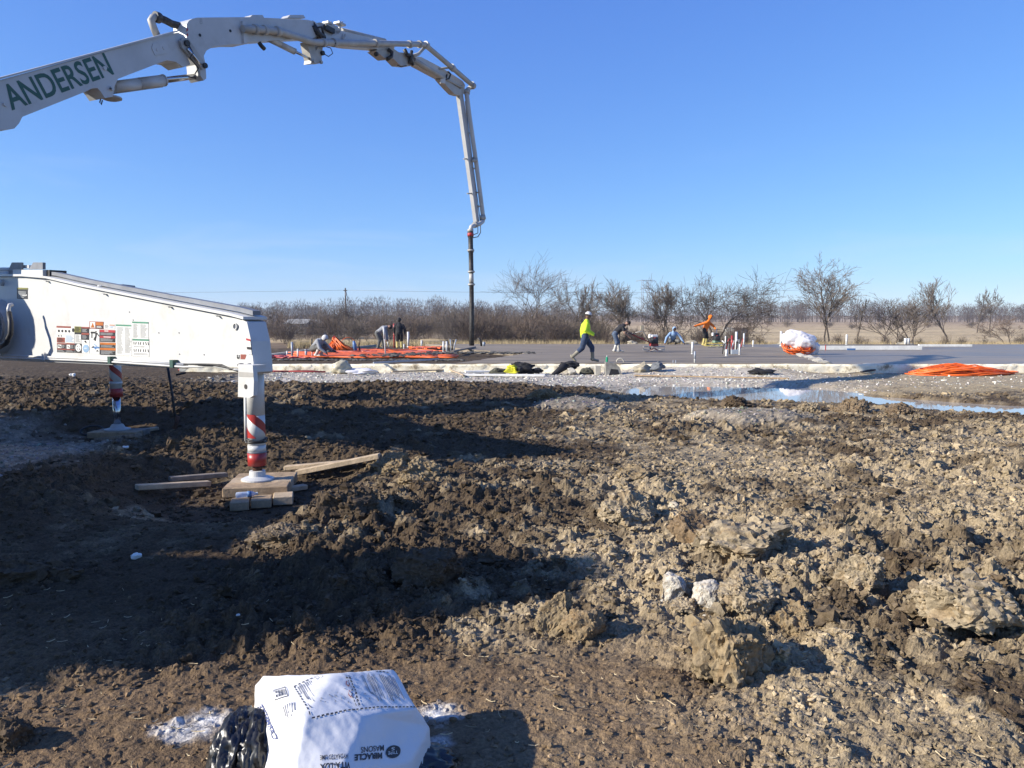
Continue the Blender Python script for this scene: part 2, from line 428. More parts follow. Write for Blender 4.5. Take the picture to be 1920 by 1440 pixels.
FLAT = [(LEG.x + 0.05, LEG.y - 0.25, 1.35, PAD_Z - 0.165), (LEG.x + 0.1, LEG.y - 1.0, 1.0, PAD_Z - 0.17), (FARLEG.x, 12.2, 1.5, aty(218, 806, 12.6).z - 0.15), (-0.62, 2.7, 0.5, 0.0)]
def gz(X, Y, detail=True, want=False):
    X = np.asarray(X, float); Y = np.asarray(Y, float)
    m = masks(X, Y); r = m['rough']
    z = 0.05 * fbm(X * 0.35, Y * 0.35, 3, 5) * sst(2.0, 6.0, Y) + 0.02 * fbm(X * 1.1, Y * 1.1, 2, 8)
    # mud bank in front of the foundation, higher to the left
    bank = np.exp(-((Y - 17.2 - 0.6 * fbm(X * 0.4, Y * 0.1, 2, 44)) / 2.6) ** 2) * (1 - sst(-2.5, 2.8, X))
    z = z + 0.20 * bank + 0.05 * np.exp(-((Y - 12.6) / 1.2) ** 2) * sst(-1.5, 1.0, X) - 0.07 * np.exp(-((Y - 14.6) / 1.8) ** 2) * sst(1.0, 3.0, X)
    z = z + 0.16 * m['heaps'] - 0.04 * m['pad']
    z = z + m['infnd'] * 0.16
    z = z + 0.10 * sst(23.8, 25.9, Y) * (1 - sst(25.9, 26.4, Y)) * sst(2.5, 4.5, X) * (1 - sst(8.5, 10.5, X)) * 1.6   # gravel heaped to the slab edge
    # far land: gentle rise to the woods
    z = z + 3.4 * sst(110, 420, Y) + 16 * sst(420, 1500, Y) - 0.35 * sst(54, 62, Y) * (1 - sst(80, 120, Y))
    ids = [np.full_like(X, 0.5)] * 3
    if detail:
        near = 1 - sst(26, 34, Y)
        f1, f2 = fbm(X * 3.1, Y * 3.1, 4, 61), fbm(X * 3.1 + 9, Y * 3.1, 4, 62)
        f3, f4 = fbm(X * 13, Y * 13, 3, 63), fbm(X * 13 + 5, Y * 13, 3, 64)
        wx, wy = X + 0.17 * f1, Y + 0.17 * f2
        vx, vy = X + 0.05 * f1 + 0.045 * f3, Y + 0.05 * f2 + 0.045 * f4
        d1, i1 = domes(wx, wy, 0.62, 100, 0.20, 0.60, 0.5)
        d2, i2 = domes(vx, vy, 0.27, 200, 0.25, 0.66, 0.7)
        d3, i3 = domes(vx, vy, 0.125, 300, 0.25, 0.7, 0.85)
        d4, i4 = domes(vx + 0.012 * f4, vy + 0.012 * f3, 0.06, 400, 0.25, 0.72, 0.9)
        lum = (0.35 + 0.95 * vn(X * 0.7, Y * 0.7, 77)) * (1 - 0.3 * sst(7.5, 11, Y))
        z = z + near * r * lum * (0.12 * d1 + 0.12 * d2 + 0.085 * d3) + near * (0.30 + 0.7 * r) * 0.042 * d4
        bil = np.abs(fbm(X * 4.2, Y * 4.2, 5, 21, 0.62)); bil2 = np.abs(fbm(X * 15, Y * 15, 4, 24, 0.65))
        z = z + near * r * lum * (0.13 * (0.28 - bil) + 0.045 * (0.25 - bil2)) + near * (0.3 + 0.7 * r) * 0.012 * fbm(X * 30, Y * 30, 3, 22, 0.7)
        z = z - near * m['packed'] * 0.02 * np.abs(fbm(X * 2.5, Y * 5, 3, 23))
        ids = [i1 * (d1 > 0), i2, i3]
    p = m['pud']
    low = 1 - sst(0.95, 1.5, p + 0.14 * fbm(X * 1.8, Y * 1.8, 3, 71))
    z = z * (1 - 0.85 * low) - 0.15 * low
    for fx, fy, fr, fzv in FLAT:
        k = 1 - sst(0.6, 1.5, np.hypot(X - fx, (Y - fy) * 1.15) / fr + 0.15 * fbm(X * 3, Y * 3, 2, 81))
        z = z * (1 - k) + (fzv + 0.25 * (z - fzv) * 0.3) * k
    if want: return z, m, ids
    return z
def lerp(a, b, t): return a + (np.asarray(b) - a) * t[..., None]
def ground_color(X, Y, m, ids):
    n1 = fbm(X * 0.8, Y * 0.8, 4, 11); n2 = fbm(X * 4, Y * 4, 4, 12); n3 = fbm(X * 23, Y * 23, 3, 13)
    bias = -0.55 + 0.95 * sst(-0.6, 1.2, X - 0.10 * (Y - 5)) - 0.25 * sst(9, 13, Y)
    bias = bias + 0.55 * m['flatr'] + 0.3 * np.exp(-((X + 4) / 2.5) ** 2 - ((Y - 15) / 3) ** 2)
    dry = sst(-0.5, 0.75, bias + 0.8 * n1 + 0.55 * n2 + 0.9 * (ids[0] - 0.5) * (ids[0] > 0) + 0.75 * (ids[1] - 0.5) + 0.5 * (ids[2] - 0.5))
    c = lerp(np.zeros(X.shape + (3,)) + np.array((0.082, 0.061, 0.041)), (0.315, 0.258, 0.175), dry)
    pk = np.array((0.185, 0.128, 0.078))[None] * (1 - 0.62 * sst(3.3, 4.6, Y))[..., None]  # shade in the colour: packed soil darker where the truck's shadow falls
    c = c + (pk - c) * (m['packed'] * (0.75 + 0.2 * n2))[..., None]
    pale = sst(0.25, 0.7, n2 + 0.6 * n3) * 0.4 * (1 - m['packed'])
    c = lerp(c, (0.46, 0.38, 0.26), pale * sst(0.2, 0.6, dry))
    g = m['gravel'] * np.clip(0.72 + 0.5 * n3, 0, 1) * (1 - 0.55 * m['pad']) * (1 - 0.65 * m['heaps'])
    c = lerp(c, (0.58, 0.54, 0.47), g)
    c = lerp(c, (0.43, 0.345, 0.205), np.clip(m['flatr'] * 1.3, 0, 1) * (1 - m['gravel']) * np.clip(0.5 + 0.7 * n2 + 0.4 * n3, 0, 1))
    wet = np.exp(-np.clip(m['pud'] - 0.9, 0, 9) * 2.2) * sst(10, 13, Y)
    c = lerp(c, (0.085, 0.062, 0.042), np.clip(wet * 0.7 * (1 - 0.6 * m['flatr']), 0, 1))
    # far fields
    far = sst(52, 56, Y)
    fc = lerp(np.zeros(X.shape + (3,)) + np.array((0.16, 0.118, 0.08)), (0.22, 0.165, 0.11), sst(-0.3, 0.5, n1))
    tan = sst(84, 90, Y) * (1 - 0.65 * sst(100, 106, Y) * (1 - sst(10, 40, X))) + sst(8, 18, X) * sst(54, 60, Y) * 0.8
    tan = np.clip(tan, 0, 1) * np.clip(0.75 + 0.5 * fbm(X * 0.05, Y * 0.15, 3, 51), 0, 1)
    fc = lerp(fc, (0.56, 0.445, 0.27), tan)
    fc = lerp(fc, (0.30, 0.215, 0.15), sst(150, 300, Y) * 0.6)
    c = lerp(c, fc, far)
    for ctr, rx, ry in LIME:
        d = np.hypot((X - ctr.x) / rx, (Y - ctr.y) / ry)
        k = np.clip(0.78 - d * 0.75 + 0.4 * n2 + 0.35 * n3, 0, 1) * sst(1.9, 1.0, d)
        c = lerp(c, (0.78, 0.79, 0.80), np.clip(k, 0, 0.85))
    return np.clip(c * np.array((0.97, 0.935, 0.865)) * (1 + 0.18 * n3[..., None]), 0.01, 0.85)

rows = [-60, -40, -25, -15, -8, -4, -2, -0.5, 0.5, 1.2, 1.7, 2.0]
y = 2.15
while y < 6000:
    rows.append(y)
    k = 0.0030 if y < 8 else 0.0042 if y < 17 else 0.006 if y < 27 else 0.016 if y < 60 else 0.05
    y += max(y, 2.2) * k
rows = np.array(rows)
u = np.concatenate([[-40, -24, -15, -10, -7, -5, -3.8, -3.0, -2.4, -2.0, -1.6, -1.3, -1.1, -0.98, -0.9, -0.85], np.arange(-0.82, 0.8201, 0.0034), [0.85, 0.9, 0.98, 1.1, 1.3, 1.6, 2.0, 2.4, 3.0, 3.8, 5, 7, 10, 15, 24, 40]])
S = np.maximum(rows, 2.2)
GX = S[:, None] * u[None, :]; GY = np.repeat(rows[:, None], len(u), 1)
GZ, GM, GI = gz(GX, GY, True, True)
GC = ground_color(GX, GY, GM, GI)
nr, nc = GX.shape
idx = np.arange(nr * nc).reshape(nr, nc)
quads = np.stack([idx[:-1, :-1], idx[:-1, 1:], idx[1:, 1:], idx[1:, :-1]], -1).reshape(-1, 4)
tone_mat('soil', 0.95, 60.0, 0.42, 0.9, 0.12, 0.016)
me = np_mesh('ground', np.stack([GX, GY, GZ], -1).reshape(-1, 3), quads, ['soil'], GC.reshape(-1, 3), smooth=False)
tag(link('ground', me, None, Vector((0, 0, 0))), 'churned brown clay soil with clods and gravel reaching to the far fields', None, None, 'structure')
def zat(x, y): return float(gz(np.array([x]), np.array([y]))[0])
def onground(px, py):
    """walk the view ray down to the ground"""
    d = ray(px, py); t = np.geomspace(2.0, 70, 360)
    for _ in range(2):
        X, Y, Z = d.x * t, d.y * t, CAM_H + d.z * t
        below = Z < gz(X, Y)
        k = int(np.argmax(below)) if below.any() else len(t) - 1
        t0_, t1_ = t[max(k - 1, 0)], t[k]
        if _ == 0: t = np.linspace(t0_, t1_, 24)
    return Vector((X[k], Y[k], zat(X[k], Y[k])))

# water in the low line
WX, WY = np.meshgrid(np.linspace(1.5, 13.5, 110), np.linspace(12.3, 21.5, 90))
inside = seg_field(WX, WY, PUD) < 1.75
wi = np.arange(WX.size).reshape(WX.shape)
cellin = inside[:-1, :-1] & inside[1:, :-1] & inside[:-1, 1:] & inside[1:, 1:]
wq = np.stack([wi[:-1, :-1], wi[:-1, 1:], wi[1:, 1:], wi[1:, :-1]], -1)[cellin]
used = np.unique(wq); remap = np.full(WX.size, -1); remap[used] = np.arange(len(used))
wv = np.stack([WX, WY, np.full_like(WX, WATER_Z)], -1).reshape(-1, 3)[used]
m, n, l, p = _nodes('puddle_water')
p.inputs['Base Color'].default_value = (0.42, 0.38, 0.32, 1); p.inputs['Roughness'].default_value = 0.03; p.inputs['IOR'].default_value = 1.33
p.inputs['Specular IOR Level'].default_value = 0.9
tc = n.new('ShaderNodeTexCoord'); nz_ = n.new('ShaderNodeTexNoise'); nz_.inputs['Scale'].default_value = 4; b_ = n.new('ShaderNodeBump'); b_.inputs['Strength'].default_value = 0.015
l.new(tc.outputs['Object'], nz_.inputs['Vector']); l.new(nz_.outputs['Fac'], b_.inputs['Height']); l.new(b_.outputs['Normal'], p.inputs['Normal'])
M['puddle_water'] = m
link('puddle_water', np_mesh('puddle_water', wv, remap[wq], ['puddle_water']), None, Vector((0, 0, 0)), 'long shallow puddle reflecting the blue sky between mud and gravel', None, None, 'structure')

# ---------------------------------------------------------------- loose clods, crumbs and stones nobody could count
def ico(sub):
    bm = bmesh.new(); bmesh.ops.create_icosphere(bm, subdivisions=sub, radius=1.0)
    V = np.array([v.co[:] for v in bm.verts]); bm.verts.index_update()
    Fc = np.array([[v.index for v in f.verts] for f in bm.faces]); bm.free(); return V, Fc
rng = np.random.default_rng(11)
def lumpy(V, amp, seed):
    n = np.zeros(len(V))
    for k, f in enumerate((1.3, 2.7, 5.5)):
        n += (vn(V[:, 0] * f + 11 + seed, V[:, 1] * f + V[:, 2] * f * 1.7 + 5, seed + k) - 0.5) * 2 * amp / (1.6 ** k)
    return V * (1 + n)[:, None]
def chunk(V, seed, amp=0.22, cuts=7):
    r_ = np.random.default_rng(seed); V = V.copy()
    for _ in range(cuts):
        n_ = r_.normal(size=3); n_ /= np.linalg.norm(n_); h_ = r_.uniform(0.45, 0.8); d_ = V @ n_
        V = V - np.clip(d_ - h_, 0, None)[:, None] * n_
    return V * (1 + amp * 2 * (vn3(V * 2.6 + seed * 7.7, seed) - 0.5) + amp * (vn3(V * 6 + seed, seed + 3) - 0.5))[:, None]
def scatter(name, n, base_list, sizef, accept, colf, matname, label, rmax=27.0, sink=0.05, flat=(0.6, 1.0)):
    # distance density falls like 1/r so that the picture is filled evenly
    Yr = 2.3 * (rmax / 2.3) ** rng.random(n * 4); U = rng.uniform(-0.76, 0.76, n * 4); Xr = Yr * U
    keep = rng.random(n * 4) < accept(Xr, Yr)
    Xr, Yr = Xr[keep][:n], Yr[keep][:n]; k = len(Xr)
    Zr = gz(Xr, Yr); sz = sizef(Xr, Yr, k); col = colf(Xr, Yr, k)
    Vs, Fs, Cs = [], [], []; off = 0
    var = rng.integers(0, len(base_list), k)
    for b, (BV, BF) in enumerate(base_list):
        s = np.where(var == b)[0]
        if not len(s): continue
        a = rng.uniform(0, 6.283, len(s)); t = rng.uniform(-0.5, 0.5, len(s))
        sc = np.stack([rng.uniform(0.75, 1.3, len(s)), rng.uniform(0.75, 1.3, len(s)), rng.uniform(*flat, len(s))], 1) * sz[s][:, None]
        P = BV[None] * sc[:, None, :]
        ct, st = np.cos(t)[:, None], np.sin(t)[:, None]
        P = np.stack([P[..., 0], P[..., 1] * ct - P[..., 2] * st, P[..., 1] * st + P[..., 2] * ct], -1)
        ca, sa = np.cos(a)[:, None], np.sin(a)[:, None]
        P = np.stack([P[..., 0] * ca - P[..., 1] * sa, P[..., 0] * sa + P[..., 1] * ca, P[..., 2]], -1)
        P = P + np.stack([Xr[s], Yr[s], Zr[s] + sz[s] * sink], 1)[:, None, :]
        Vs.append(P.reshape(-1, 3)); nv = len(BV)
        Fs.append((BF[None] + (np.arange(len(s)) * nv)[:, None, None] + off).reshape(-1, 3)); off += nv * len(s)
        Cs.append(np.repeat(col[s], nv, 0))
    me = np_mesh(name, np.concatenate(Vs), np.concatenate(Fs), [matname], np.concatenate(Cs))
    return link(name, me, None, Vector((0, 0, 0)), label, None, None, 'stuff')
I1, I2, I3 = ico(1), ico(2), ico(3)
def jag(V, seed, lo, hi):
    r_ = np.random.default_rng(seed); return V * r_.uniform(lo, hi, (len(V), 1)) * r_.uniform(0.7, 1.3, (1, 3)) + r_.normal(0, 0.10, V.shape)
clodb = [(jag(chunk(I2[0], s, 0.5, 5), s, 0.72, 1.22), I2[1]) for s in range(12)]
crumb = [(jag(I1[0], s + 20, 0.5, 1.3), I1[1]) for s in range(16)]
tone_mat('clod_soil', 0.95, 45.0, 0.28, 0.7, 0.12, 0.012)
tone_mat('stone', 0.85, 30.0, 0.2, 0.2, 0.3, 0.004)
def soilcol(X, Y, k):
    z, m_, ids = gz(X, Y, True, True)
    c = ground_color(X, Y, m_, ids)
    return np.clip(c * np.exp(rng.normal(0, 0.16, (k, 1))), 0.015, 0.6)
def acc_clod(X, Y):
    m_ = masks(X, Y); return np.clip((m_['rough'] - 0.25) * 1.3, 0, 1) * (m_['pud'] > 1.25) * (Y < 24) * (0.25 + 0.75 * vn(X * 0.9, Y * 0.9, 401))
clodn = [(jag(chunk(I3[0], s, 0.5, 6), s, 0.90, 1.10) * (1 + 0.5 * (vn3(I3[0] * 4.5 + s, s) - 0.5))[:, None], I3[1]) for s in range(9)]
sizc = lambda X, Y, k: np.clip(0.012 * np.exp(rng.normal(0, 0.6, k)) * (0.8 + 0.14 * Y), 0.008, 0.075)
scatter('soil_clods', 1000, clodn, sizc, lambda X, Y: acc_clod(X, Y) * (Y < 6.5), soilcol, 'clod_soil', 'loose brown clods of clay strewn over the near soil', rmax=6.5)
scatter('soil_clods', 2300, clodb, sizc, lambda X, Y: acc_clod(X, Y) * (Y >= 6.5), soilcol, 'clod_soil', 'loose brown clods of clay strewn over the farther soil', rmax=22)
def acc_crumb(X, Y):
    m_ = masks(X, Y); return np.clip(m_['rough'] * 1.1 + 0.12, 0, 1) * (m_['pud'] > 1.25) * (1 - m_['gravel'] * 0.8) * (0.2 + 0.8 * vn(X * 1.3, Y * 1.3, 402))
scatter('soil_crumbs', 46000, [ico1 for ico1 in crumb], lambda X, Y, k: np.clip(0.0066 * np.exp(rng.normal(0, 0.75, k)) * (0.6 + 0.15 * Y), 0.0025, 0.004 + 0.0032 * Y), acc_crumb, soilcol, 'clod_soil',
        'fine crumbs of clay covering the churned soil', rmax=18)
def stonecol(X, Y, k):
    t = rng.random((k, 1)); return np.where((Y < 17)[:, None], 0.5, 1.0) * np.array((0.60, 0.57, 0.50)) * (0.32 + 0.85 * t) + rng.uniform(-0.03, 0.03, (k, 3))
def acc_gravel(X, Y): return masks(X, Y)['gravel']
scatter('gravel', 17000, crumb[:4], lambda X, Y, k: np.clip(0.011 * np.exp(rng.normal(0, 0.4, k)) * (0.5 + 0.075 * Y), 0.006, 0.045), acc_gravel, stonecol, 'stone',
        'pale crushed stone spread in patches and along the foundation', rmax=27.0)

# straw and root bits on the packed soil near the camera
V_, F_, C_ = [], [], []
for i in range(420):
    Y_ = 2.35 * (4.6 / 2.35) ** rng.random(); X_ = Y_ * rng.uniform(-0.7, 0.72)
    L = rng.uniform(0.012, 0.055); a = rng.uniform(0, 6.28); w = 0.0011 + 0.0012 * rng.random()
    z0 = zat(X_, Y_) + 0.003; cv = rng.uniform(-0.35, 0.35)
    o = len(V_); n_ = 4
    for j in range(n_):
        t = j / (n_ - 1) - 0.5; aa = a + cv * t
        x, yv = X_ + math.cos(aa) * L * t, Y_ + math.sin(aa) * L * t; zz = z0 + 0.004 * rng.random() + 0.01 * abs(t)
        px_, py_ = -math.sin(aa) * w, math.cos(aa) * w
        V_ += [(x + px_, yv + py_, zz), (x - px_, yv - py_, zz), (x, yv, zz + w * 1.6)]
    for j in range(n_ - 1):
        q = o + 3 * j
        for e in range(3): F_.append((q + e, q + (e + 1) % 3, q + 3 + (e + 1) % 3, q + 3 + e))
    tcol = rng.uniform(0.6, 1.15); C_ += [(0.46 * tcol, 0.37 * tcol, 0.23 * tcol)] * (3 * n_)
link('straw_bits', np_mesh('straw_bits', V_, F_, ['clod_soil'], np.array(C_)), None, Vector((0, 0, 0)), 'bits of straw and root scattered on the packed soil', None, None, 'stuff')

# ---------------------------------------------------------------- big single clods
I5 = ico(5); I4 = ico(4)
def clod(px, py, w, h, d, label, tone, seed, name='dirt_clod', tilt=0.0, rot=0.0, crag=0.30, sharp=1.0, sub=None):
    p = onground(px, py); DEBRIS.append((p, max(w, d), tone))
    BV, BF = sub or I5
    dims = np.array((w / 2, d / 2, h * 0.62))
    V = chunk(BV, seed, 0.10, 7) * 1.22
    V = V + np.stack([vn3(BV * 1.7 + seed + k * 31, seed + k) - 0.5 for k in range(3)], 1) * 0.38
    P = V * dims / dims.mean(); nrm = BV
    dsp = np.zeros(len(V))
    for k, f in enumerate((1.9, 4.1, 8.3, 17, 33)):
        q = np.abs(vn3(P * f + seed * 3.3, seed + 20 + k) + vn3(P * f * 1.3 + seed * 1.7, seed + 40 + k) - 1.0)
        dsp += (q - 0.16) * crag * (1.1, 0.8, 0.62, 0.42, 0.26)[k]
    V = (P + nrm * dsp[:, None]) * dims.mean()
    ct, st = math.cos(tilt), math.sin(tilt); V = np.stack([V[:, 0] * ct + V[:, 2] * st, V[:, 1], -V[:, 0] * st + V[:, 2] * ct], 1)
    cr_, sr = math.cos(rot), math.sin(rot); V = np.stack([V[:, 0] * cr_ - V[:, 1] * sr, V[:, 0] * sr + V[:, 1] * cr_, V[:, 2]], 1)
    V[:, 2] += h * 0.18
    t = vn(BV[:, 0] * 6 + seed, BV[:, 1] * 6 + BV[:, 2] * 5, seed + 50); t2 = vn(BV[:, 0] * 25 + seed, BV[:, 1] * 25 + BV[:, 2] * 19, seed + 51)
    c = np.array(tone)[None] * (0.62 + 0.45 * t + 0.3 * t2)[:, None]
    c = c * (1 - (t > 0.62)[:, None] * np.array((0.25, 0.3, 0.36)))
    r7 = np.random.default_rng(seed + 900); pick = r7.choice(np.where(V[:, 2] > -0.02)[0], 230); Vx, Fx, Cx = [V], [BF], [c]; o7 = len(V)
    for q in pick:
        cb, cf = crumb[r7.integers(16)]; s7 = max(w, d) * 0.022 * math.exp(r7.normal(0, 0.5)) * (0.4 if name == 'stone_chunk' else 1); Vx.append(cb * s7 + V[q]); Fx.append(cf + o7); o7 += len(cb); Cx.append(np.tile(np.array(tone) * r7.uniform(0.55, 1.35), (len(cb), 1)))
    V, BF, c = np.concatenate(Vx), np.concatenate(Fx), np.concatenate(Cx)
    me = np_mesh(name, V, BF, ['clod_soil'], np.clip(c, 0.02, 0.8))
    return link(name, me, None, p, label, 'clod')
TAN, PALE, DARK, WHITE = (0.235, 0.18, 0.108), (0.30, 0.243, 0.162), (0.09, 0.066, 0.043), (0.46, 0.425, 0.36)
DEBRIS = []
clod(1372, 1252, 0.30, 0.30, 0.26, 'largest knobbly tan clod standing upright in the right foreground', TAN, 3, sharp=0.8, crag=0.26)
clod(1262, 1122, 0.13, 0.15, 0.12, 'white chunk of lime stone left of the other white chunk', WHITE, 5, 'stone_chunk', crag=0.10, sharp=0.75)
clod(1322, 1128, 0.16, 0.12, 0.12, 'white chunk of lime stone right of the other white chunk', WHITE, 8, 'stone_chunk', tilt=0.6, crag=0.10, sharp=0.75)
clod(1283, 1142, 0.12, 0.07, 0.10, 'low cream lump in front of the two white chunks', PALE, 9, sub=I4)
clod(1400, 1035, 0.58, 0.22, 0.5, 'broad pale crumbly mound behind the largest clod', PALE, 12, crag=0.28)
clod(1308, 1012, 0.34, 0.22, 0.3, 'smooth dark brown clod left of the pale crumbly mound', (0.19, 0.135, 0.08), 14, crag=0.16)
clod(1800, 1140, 0.48, 0.20, 0.36, 'pale rounded clod near the right edge of the photo', PALE, 16, crag=0.25)
clod(1045, 1180, 0.17, 0.24, 0.12, 'tan slab of clay leaning at the left end of the clod row', TAN, 18, tilt=0.5, crag=0.22, sharp=0.7)
clod(1098, 1195, 0.19, 0.16, 0.15, 'rounded brown clod beside the leaning slab of clay', (0.23, 0.17, 0.10), 20, crag=0.18)
clod(1490, 1185, 0.24, 0.16, 0.22, 'pitted tan clod right behind the largest clod', TAN, 22)
clod(1405, 1130, 0.26, 0.17, 0.2, 'crumbly tan clod behind the largest clod', PALE, 24)
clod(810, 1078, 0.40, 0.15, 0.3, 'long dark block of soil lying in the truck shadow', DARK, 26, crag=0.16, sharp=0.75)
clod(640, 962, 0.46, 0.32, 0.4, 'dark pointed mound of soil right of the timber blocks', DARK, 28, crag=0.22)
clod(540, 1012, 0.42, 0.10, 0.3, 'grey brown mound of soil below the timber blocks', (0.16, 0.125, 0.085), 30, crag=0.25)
clod(735, 882, 0.5, 0.24, 0.3, 'tan clod with a flat top at the end of the planks', TAN, 32, crag=0.22, sharp=0.8)
clod(790, 900, 0.42, 0.22, 0.3, 'tan clod right of the flat topped clod', TAN, 33, crag=0.25)
clod(1178, 970, 0.36, 0.20, 0.3, 'cream clod left of the smooth dark brown clod', PALE, 34)
clod(1180, 898, 0.3, 0.14, 0.26, 'low tan clod in the middle of the sunlit mud', TAN, 36, sub=I4)
clod(1620, 1085, 0.26, 0.16, 0.2, 'upright cluster of tan clay in the right middle', PALE, 38)
clod(1260, 955, 0.10, 0.07, 0.09, 'small cream stone above the smooth dark brown clod', (0.5, 0.44, 0.33), 39, sub=I4, crag=0.12)
clod(1385, 762, 0.55, 0.22, 0.4, 'dark mud lump at the near edge of the puddle', DARK, 40, crag=0.25)
clod(1590, 772, 0.55, 0.26, 0.4, 'knobbly brown mud lump breaking the puddle edge', (0.2, 0.15, 0.095), 42)
clod(1685, 778, 0.5, 0.22, 0.4, 'brown mud lump right of the knobbly one by the puddle', (0.17, 0.125, 0.08), 44)
clod(1515, 768, 0.32, 0.15, 0.25, 'small pale lump between the puddle lumps', PALE, 45)
clod(1020, 748, 0.5, 0.2, 0.35, 'round tan lump on the dark mud bank', TAN, 46)
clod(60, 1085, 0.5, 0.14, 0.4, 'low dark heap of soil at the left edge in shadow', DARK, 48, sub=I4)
clod(25, 1395, 0.16, 0.10, 0.14, 'dark clod at the lower left corner', DARK, 49, sub=I4)

# crumbled bits around the big clods
Vb, Fb, Cb = [], [], []; ob = 0; r5 = np.random.default_rng(5)
for p, w, tone in DEBRIS:
    for i in range(46):
        a, q = r5.uniform(0, 6.28), w * (0.35 + 0.45 * r5.random() ** 1.5); x, y_ = p.x + math.cos(a) * q, p.y + math.sin(a) * q
        s_ = w * 0.028 * math.exp(r5.normal(0, 0.55)); BV, BF = clodb[r5.integers(12)] if s_ > 0.012 else crumb[r5.integers(16)]
        th = r5.uniform(0, 6.28); Rm = np.array(((math.cos(th), -math.sin(th), 0), (math.sin(th), math.cos(th), 0), (0, 0, 1)))
        Vb.append((BV * s_) @ Rm.T + np.array((x, y_, 0.0))); Fb.append(BF + ob); ob += len(BV); Cb.append(np.tile(np.array(tone) * r5.uniform(0.6, 1.25), (len(BV), 1)))
cen = np.array([v.mean(0)[:2] for v in Vb]); zc = gz(cen[:, 0], cen[:, 1])
for v, z_ in zip(Vb, zc): v[:, 2] += z_ + 0.004
link('clod_debris', np_mesh('clod_debris', np.concatenate(Vb), np.concatenate(Fb), ['clod_soil'], np.concatenate(Cb)), None, Vector((0, 0, 0)), 'crumbled bits of clay around the larger clods', None, None, 'stuff')
# ---------------------------------------------------------------- the concrete pump truck (body mostly left of the frame)
truck = thing('concrete_pump_truck', 'white concrete pump truck with raised boom and outriggers set on timber pads', 'pump truck', (-9.9, 7.0, 0))
def part(mb, name, mats, parent=truck, label=None): return mb.build(name, mats, parent, label)
# --- boom: sections lie in one upright plane from the turret to the hose
B0, B1 = Vector((-9.9, 11.3, 0)), Vector((-1.46, 28.0, 0))
bd = (B1 - B0).normalized(); bn = Vector((bd.y, -bd.x, 0))      # bn points to the camera side
UP = Vector((0, 0, 1))
def bp(px, py, off=0.0): return atplane(px, py, B0 + bn * off, bn)
def bsec(name, pix, half, mats='boom_paint', extra=None, parent=truck, label=None, near=None):
    near = half if near is None else near
    pts = [bp(x, y, near) for x, y in pix]
    if extra: pts = extra + pts
    mb = MB().prism(pts, bn * (-(near + half)))
    o = part(mb, name, mats, parent, label)
    return o
def blug(mb, px, py, rpx, o0, o1, mi=0, n=14):
    a, b = bp(px, py, o0), bp(px, py, o1); b = a + bn * (o1 - o0)
    r = (bp(px, py + rpx, o0) - bp(px, py - rpx, o0)).length / 2 * 0.95
    mb.lathe(a, b - a, [(0, r), ((b - a).length, r)], n, mi); return mb
hA = 0.23
root_lo, root_hi = B0 + bd * -0.3 + UP * 3.9 + bn * hA, B0 + bd * -0.4 + UP * 4.8 + bn * hA
A = bsec('boom_section', [(0, 151), (160, 107), (320, 63), (334, 61), (345, 66), (352, 76), (354, 92), (352, 108), (357, 121), (344, 126), (330, 116), (313, 113), (296, 119), (221, 148), (215, 162), (212, 181), (197, 184), (189, 172), (183, 165), (172, 166), (160, 172), (42, 219), (36, 231), (27, 241), (0, 244)],
         hA, extra=[B0 + bd * 0.9 + UP * 4.2 + bn * hA, root_lo, root_hi])
mb = MB()                                                              # top flange of the first section, a little wider than the web
a, b = bp(0, 149, hA + 0.035), bp(336, 59, hA + 0.035); c = B0 + bd * -0.4 + UP * 4.85 + bn * (hA + 0.035)
dz = UP * 0.035
mb.prism([c, a, b, b + dz, a + dz, c + dz], bn * (-2 * hA - 0.07)); part(mb, 'top_flange', 'boom_paint', A)
mb = MB()
for x, y in ((8, 196), (195, 128)): blug(mb, x, y, 4, hA - 0.01, hA + 0.03)
for x, y in ((295, 93), (307, 90)): blug(mb, x, y, 3.2, hA + 0.01, hA + 0.022)
pl = [bp(x, y, hA + 0.001) for x, y in ((284, 90), (286, 82), (318, 74), (313, 100), (290, 104))]
mb.prism(pl, bn * 0.012); split_build(mb, 'plate_boss', 'boom_paint', A)
mb = MB(); blug(mb, 207, 166, 4.2, hA - 0.02, hA + 0.045); blug(mb, 207, 166, 2.0, hA + 0.045, hA + 0.06, 1); part(mb, 'pin', ['boom_paint', 'rubber'], A)
mb = MB(); mb.lathe(bp(208, 182, 0), UP, [(-0.06, 0.12), (-0.03, 0.2), (0.0, 0.2)], 14); part(mb, 'bracket', 'boom_dull', A)
mb = MB(); mb.tube([bp(191, 178, 0.05), bp(189, 185, 0.05), bp(187, 192, 0.05), bp(190, 196, 0.05), bp(192, 188, 0.05)], 0.012, 6); part(mb, 'cable_loop', 'rubber', A)
# lettering along the section
e0, e1 = bp(22, 206, hA + 0.004), bp(214, 138, hA + 0.004)
ex = (e1 - e0); tlen = ex.length; ex.normalize(); eu = (UP - ex * UP.dot(ex)).normalized()
cap = (bp(17, 160, hA) - bp(24, 205, hA)).length
tv, tf = text_mesh('ANDERSEN', 1.0, 0.018)
w0 = max(v[0] for v in tv) - min(v[0] for v in tv); x0 = min(v[0] for v in tv); hcap = max(v[1] for v in tv)
mb = MB(); mb.add([e0 + ex * ((v[0] - x0) / w0 * tlen) + eu * (v[1] / hcap * cap) for v in tv], tf); part(mb, 'lettering', 'letter_green', A, 'dark green capital lettering on the first boom section')
tv, tf = text_mesh('B', 1.0, 0.0)
e0 = bp(374, 45, 0.205)
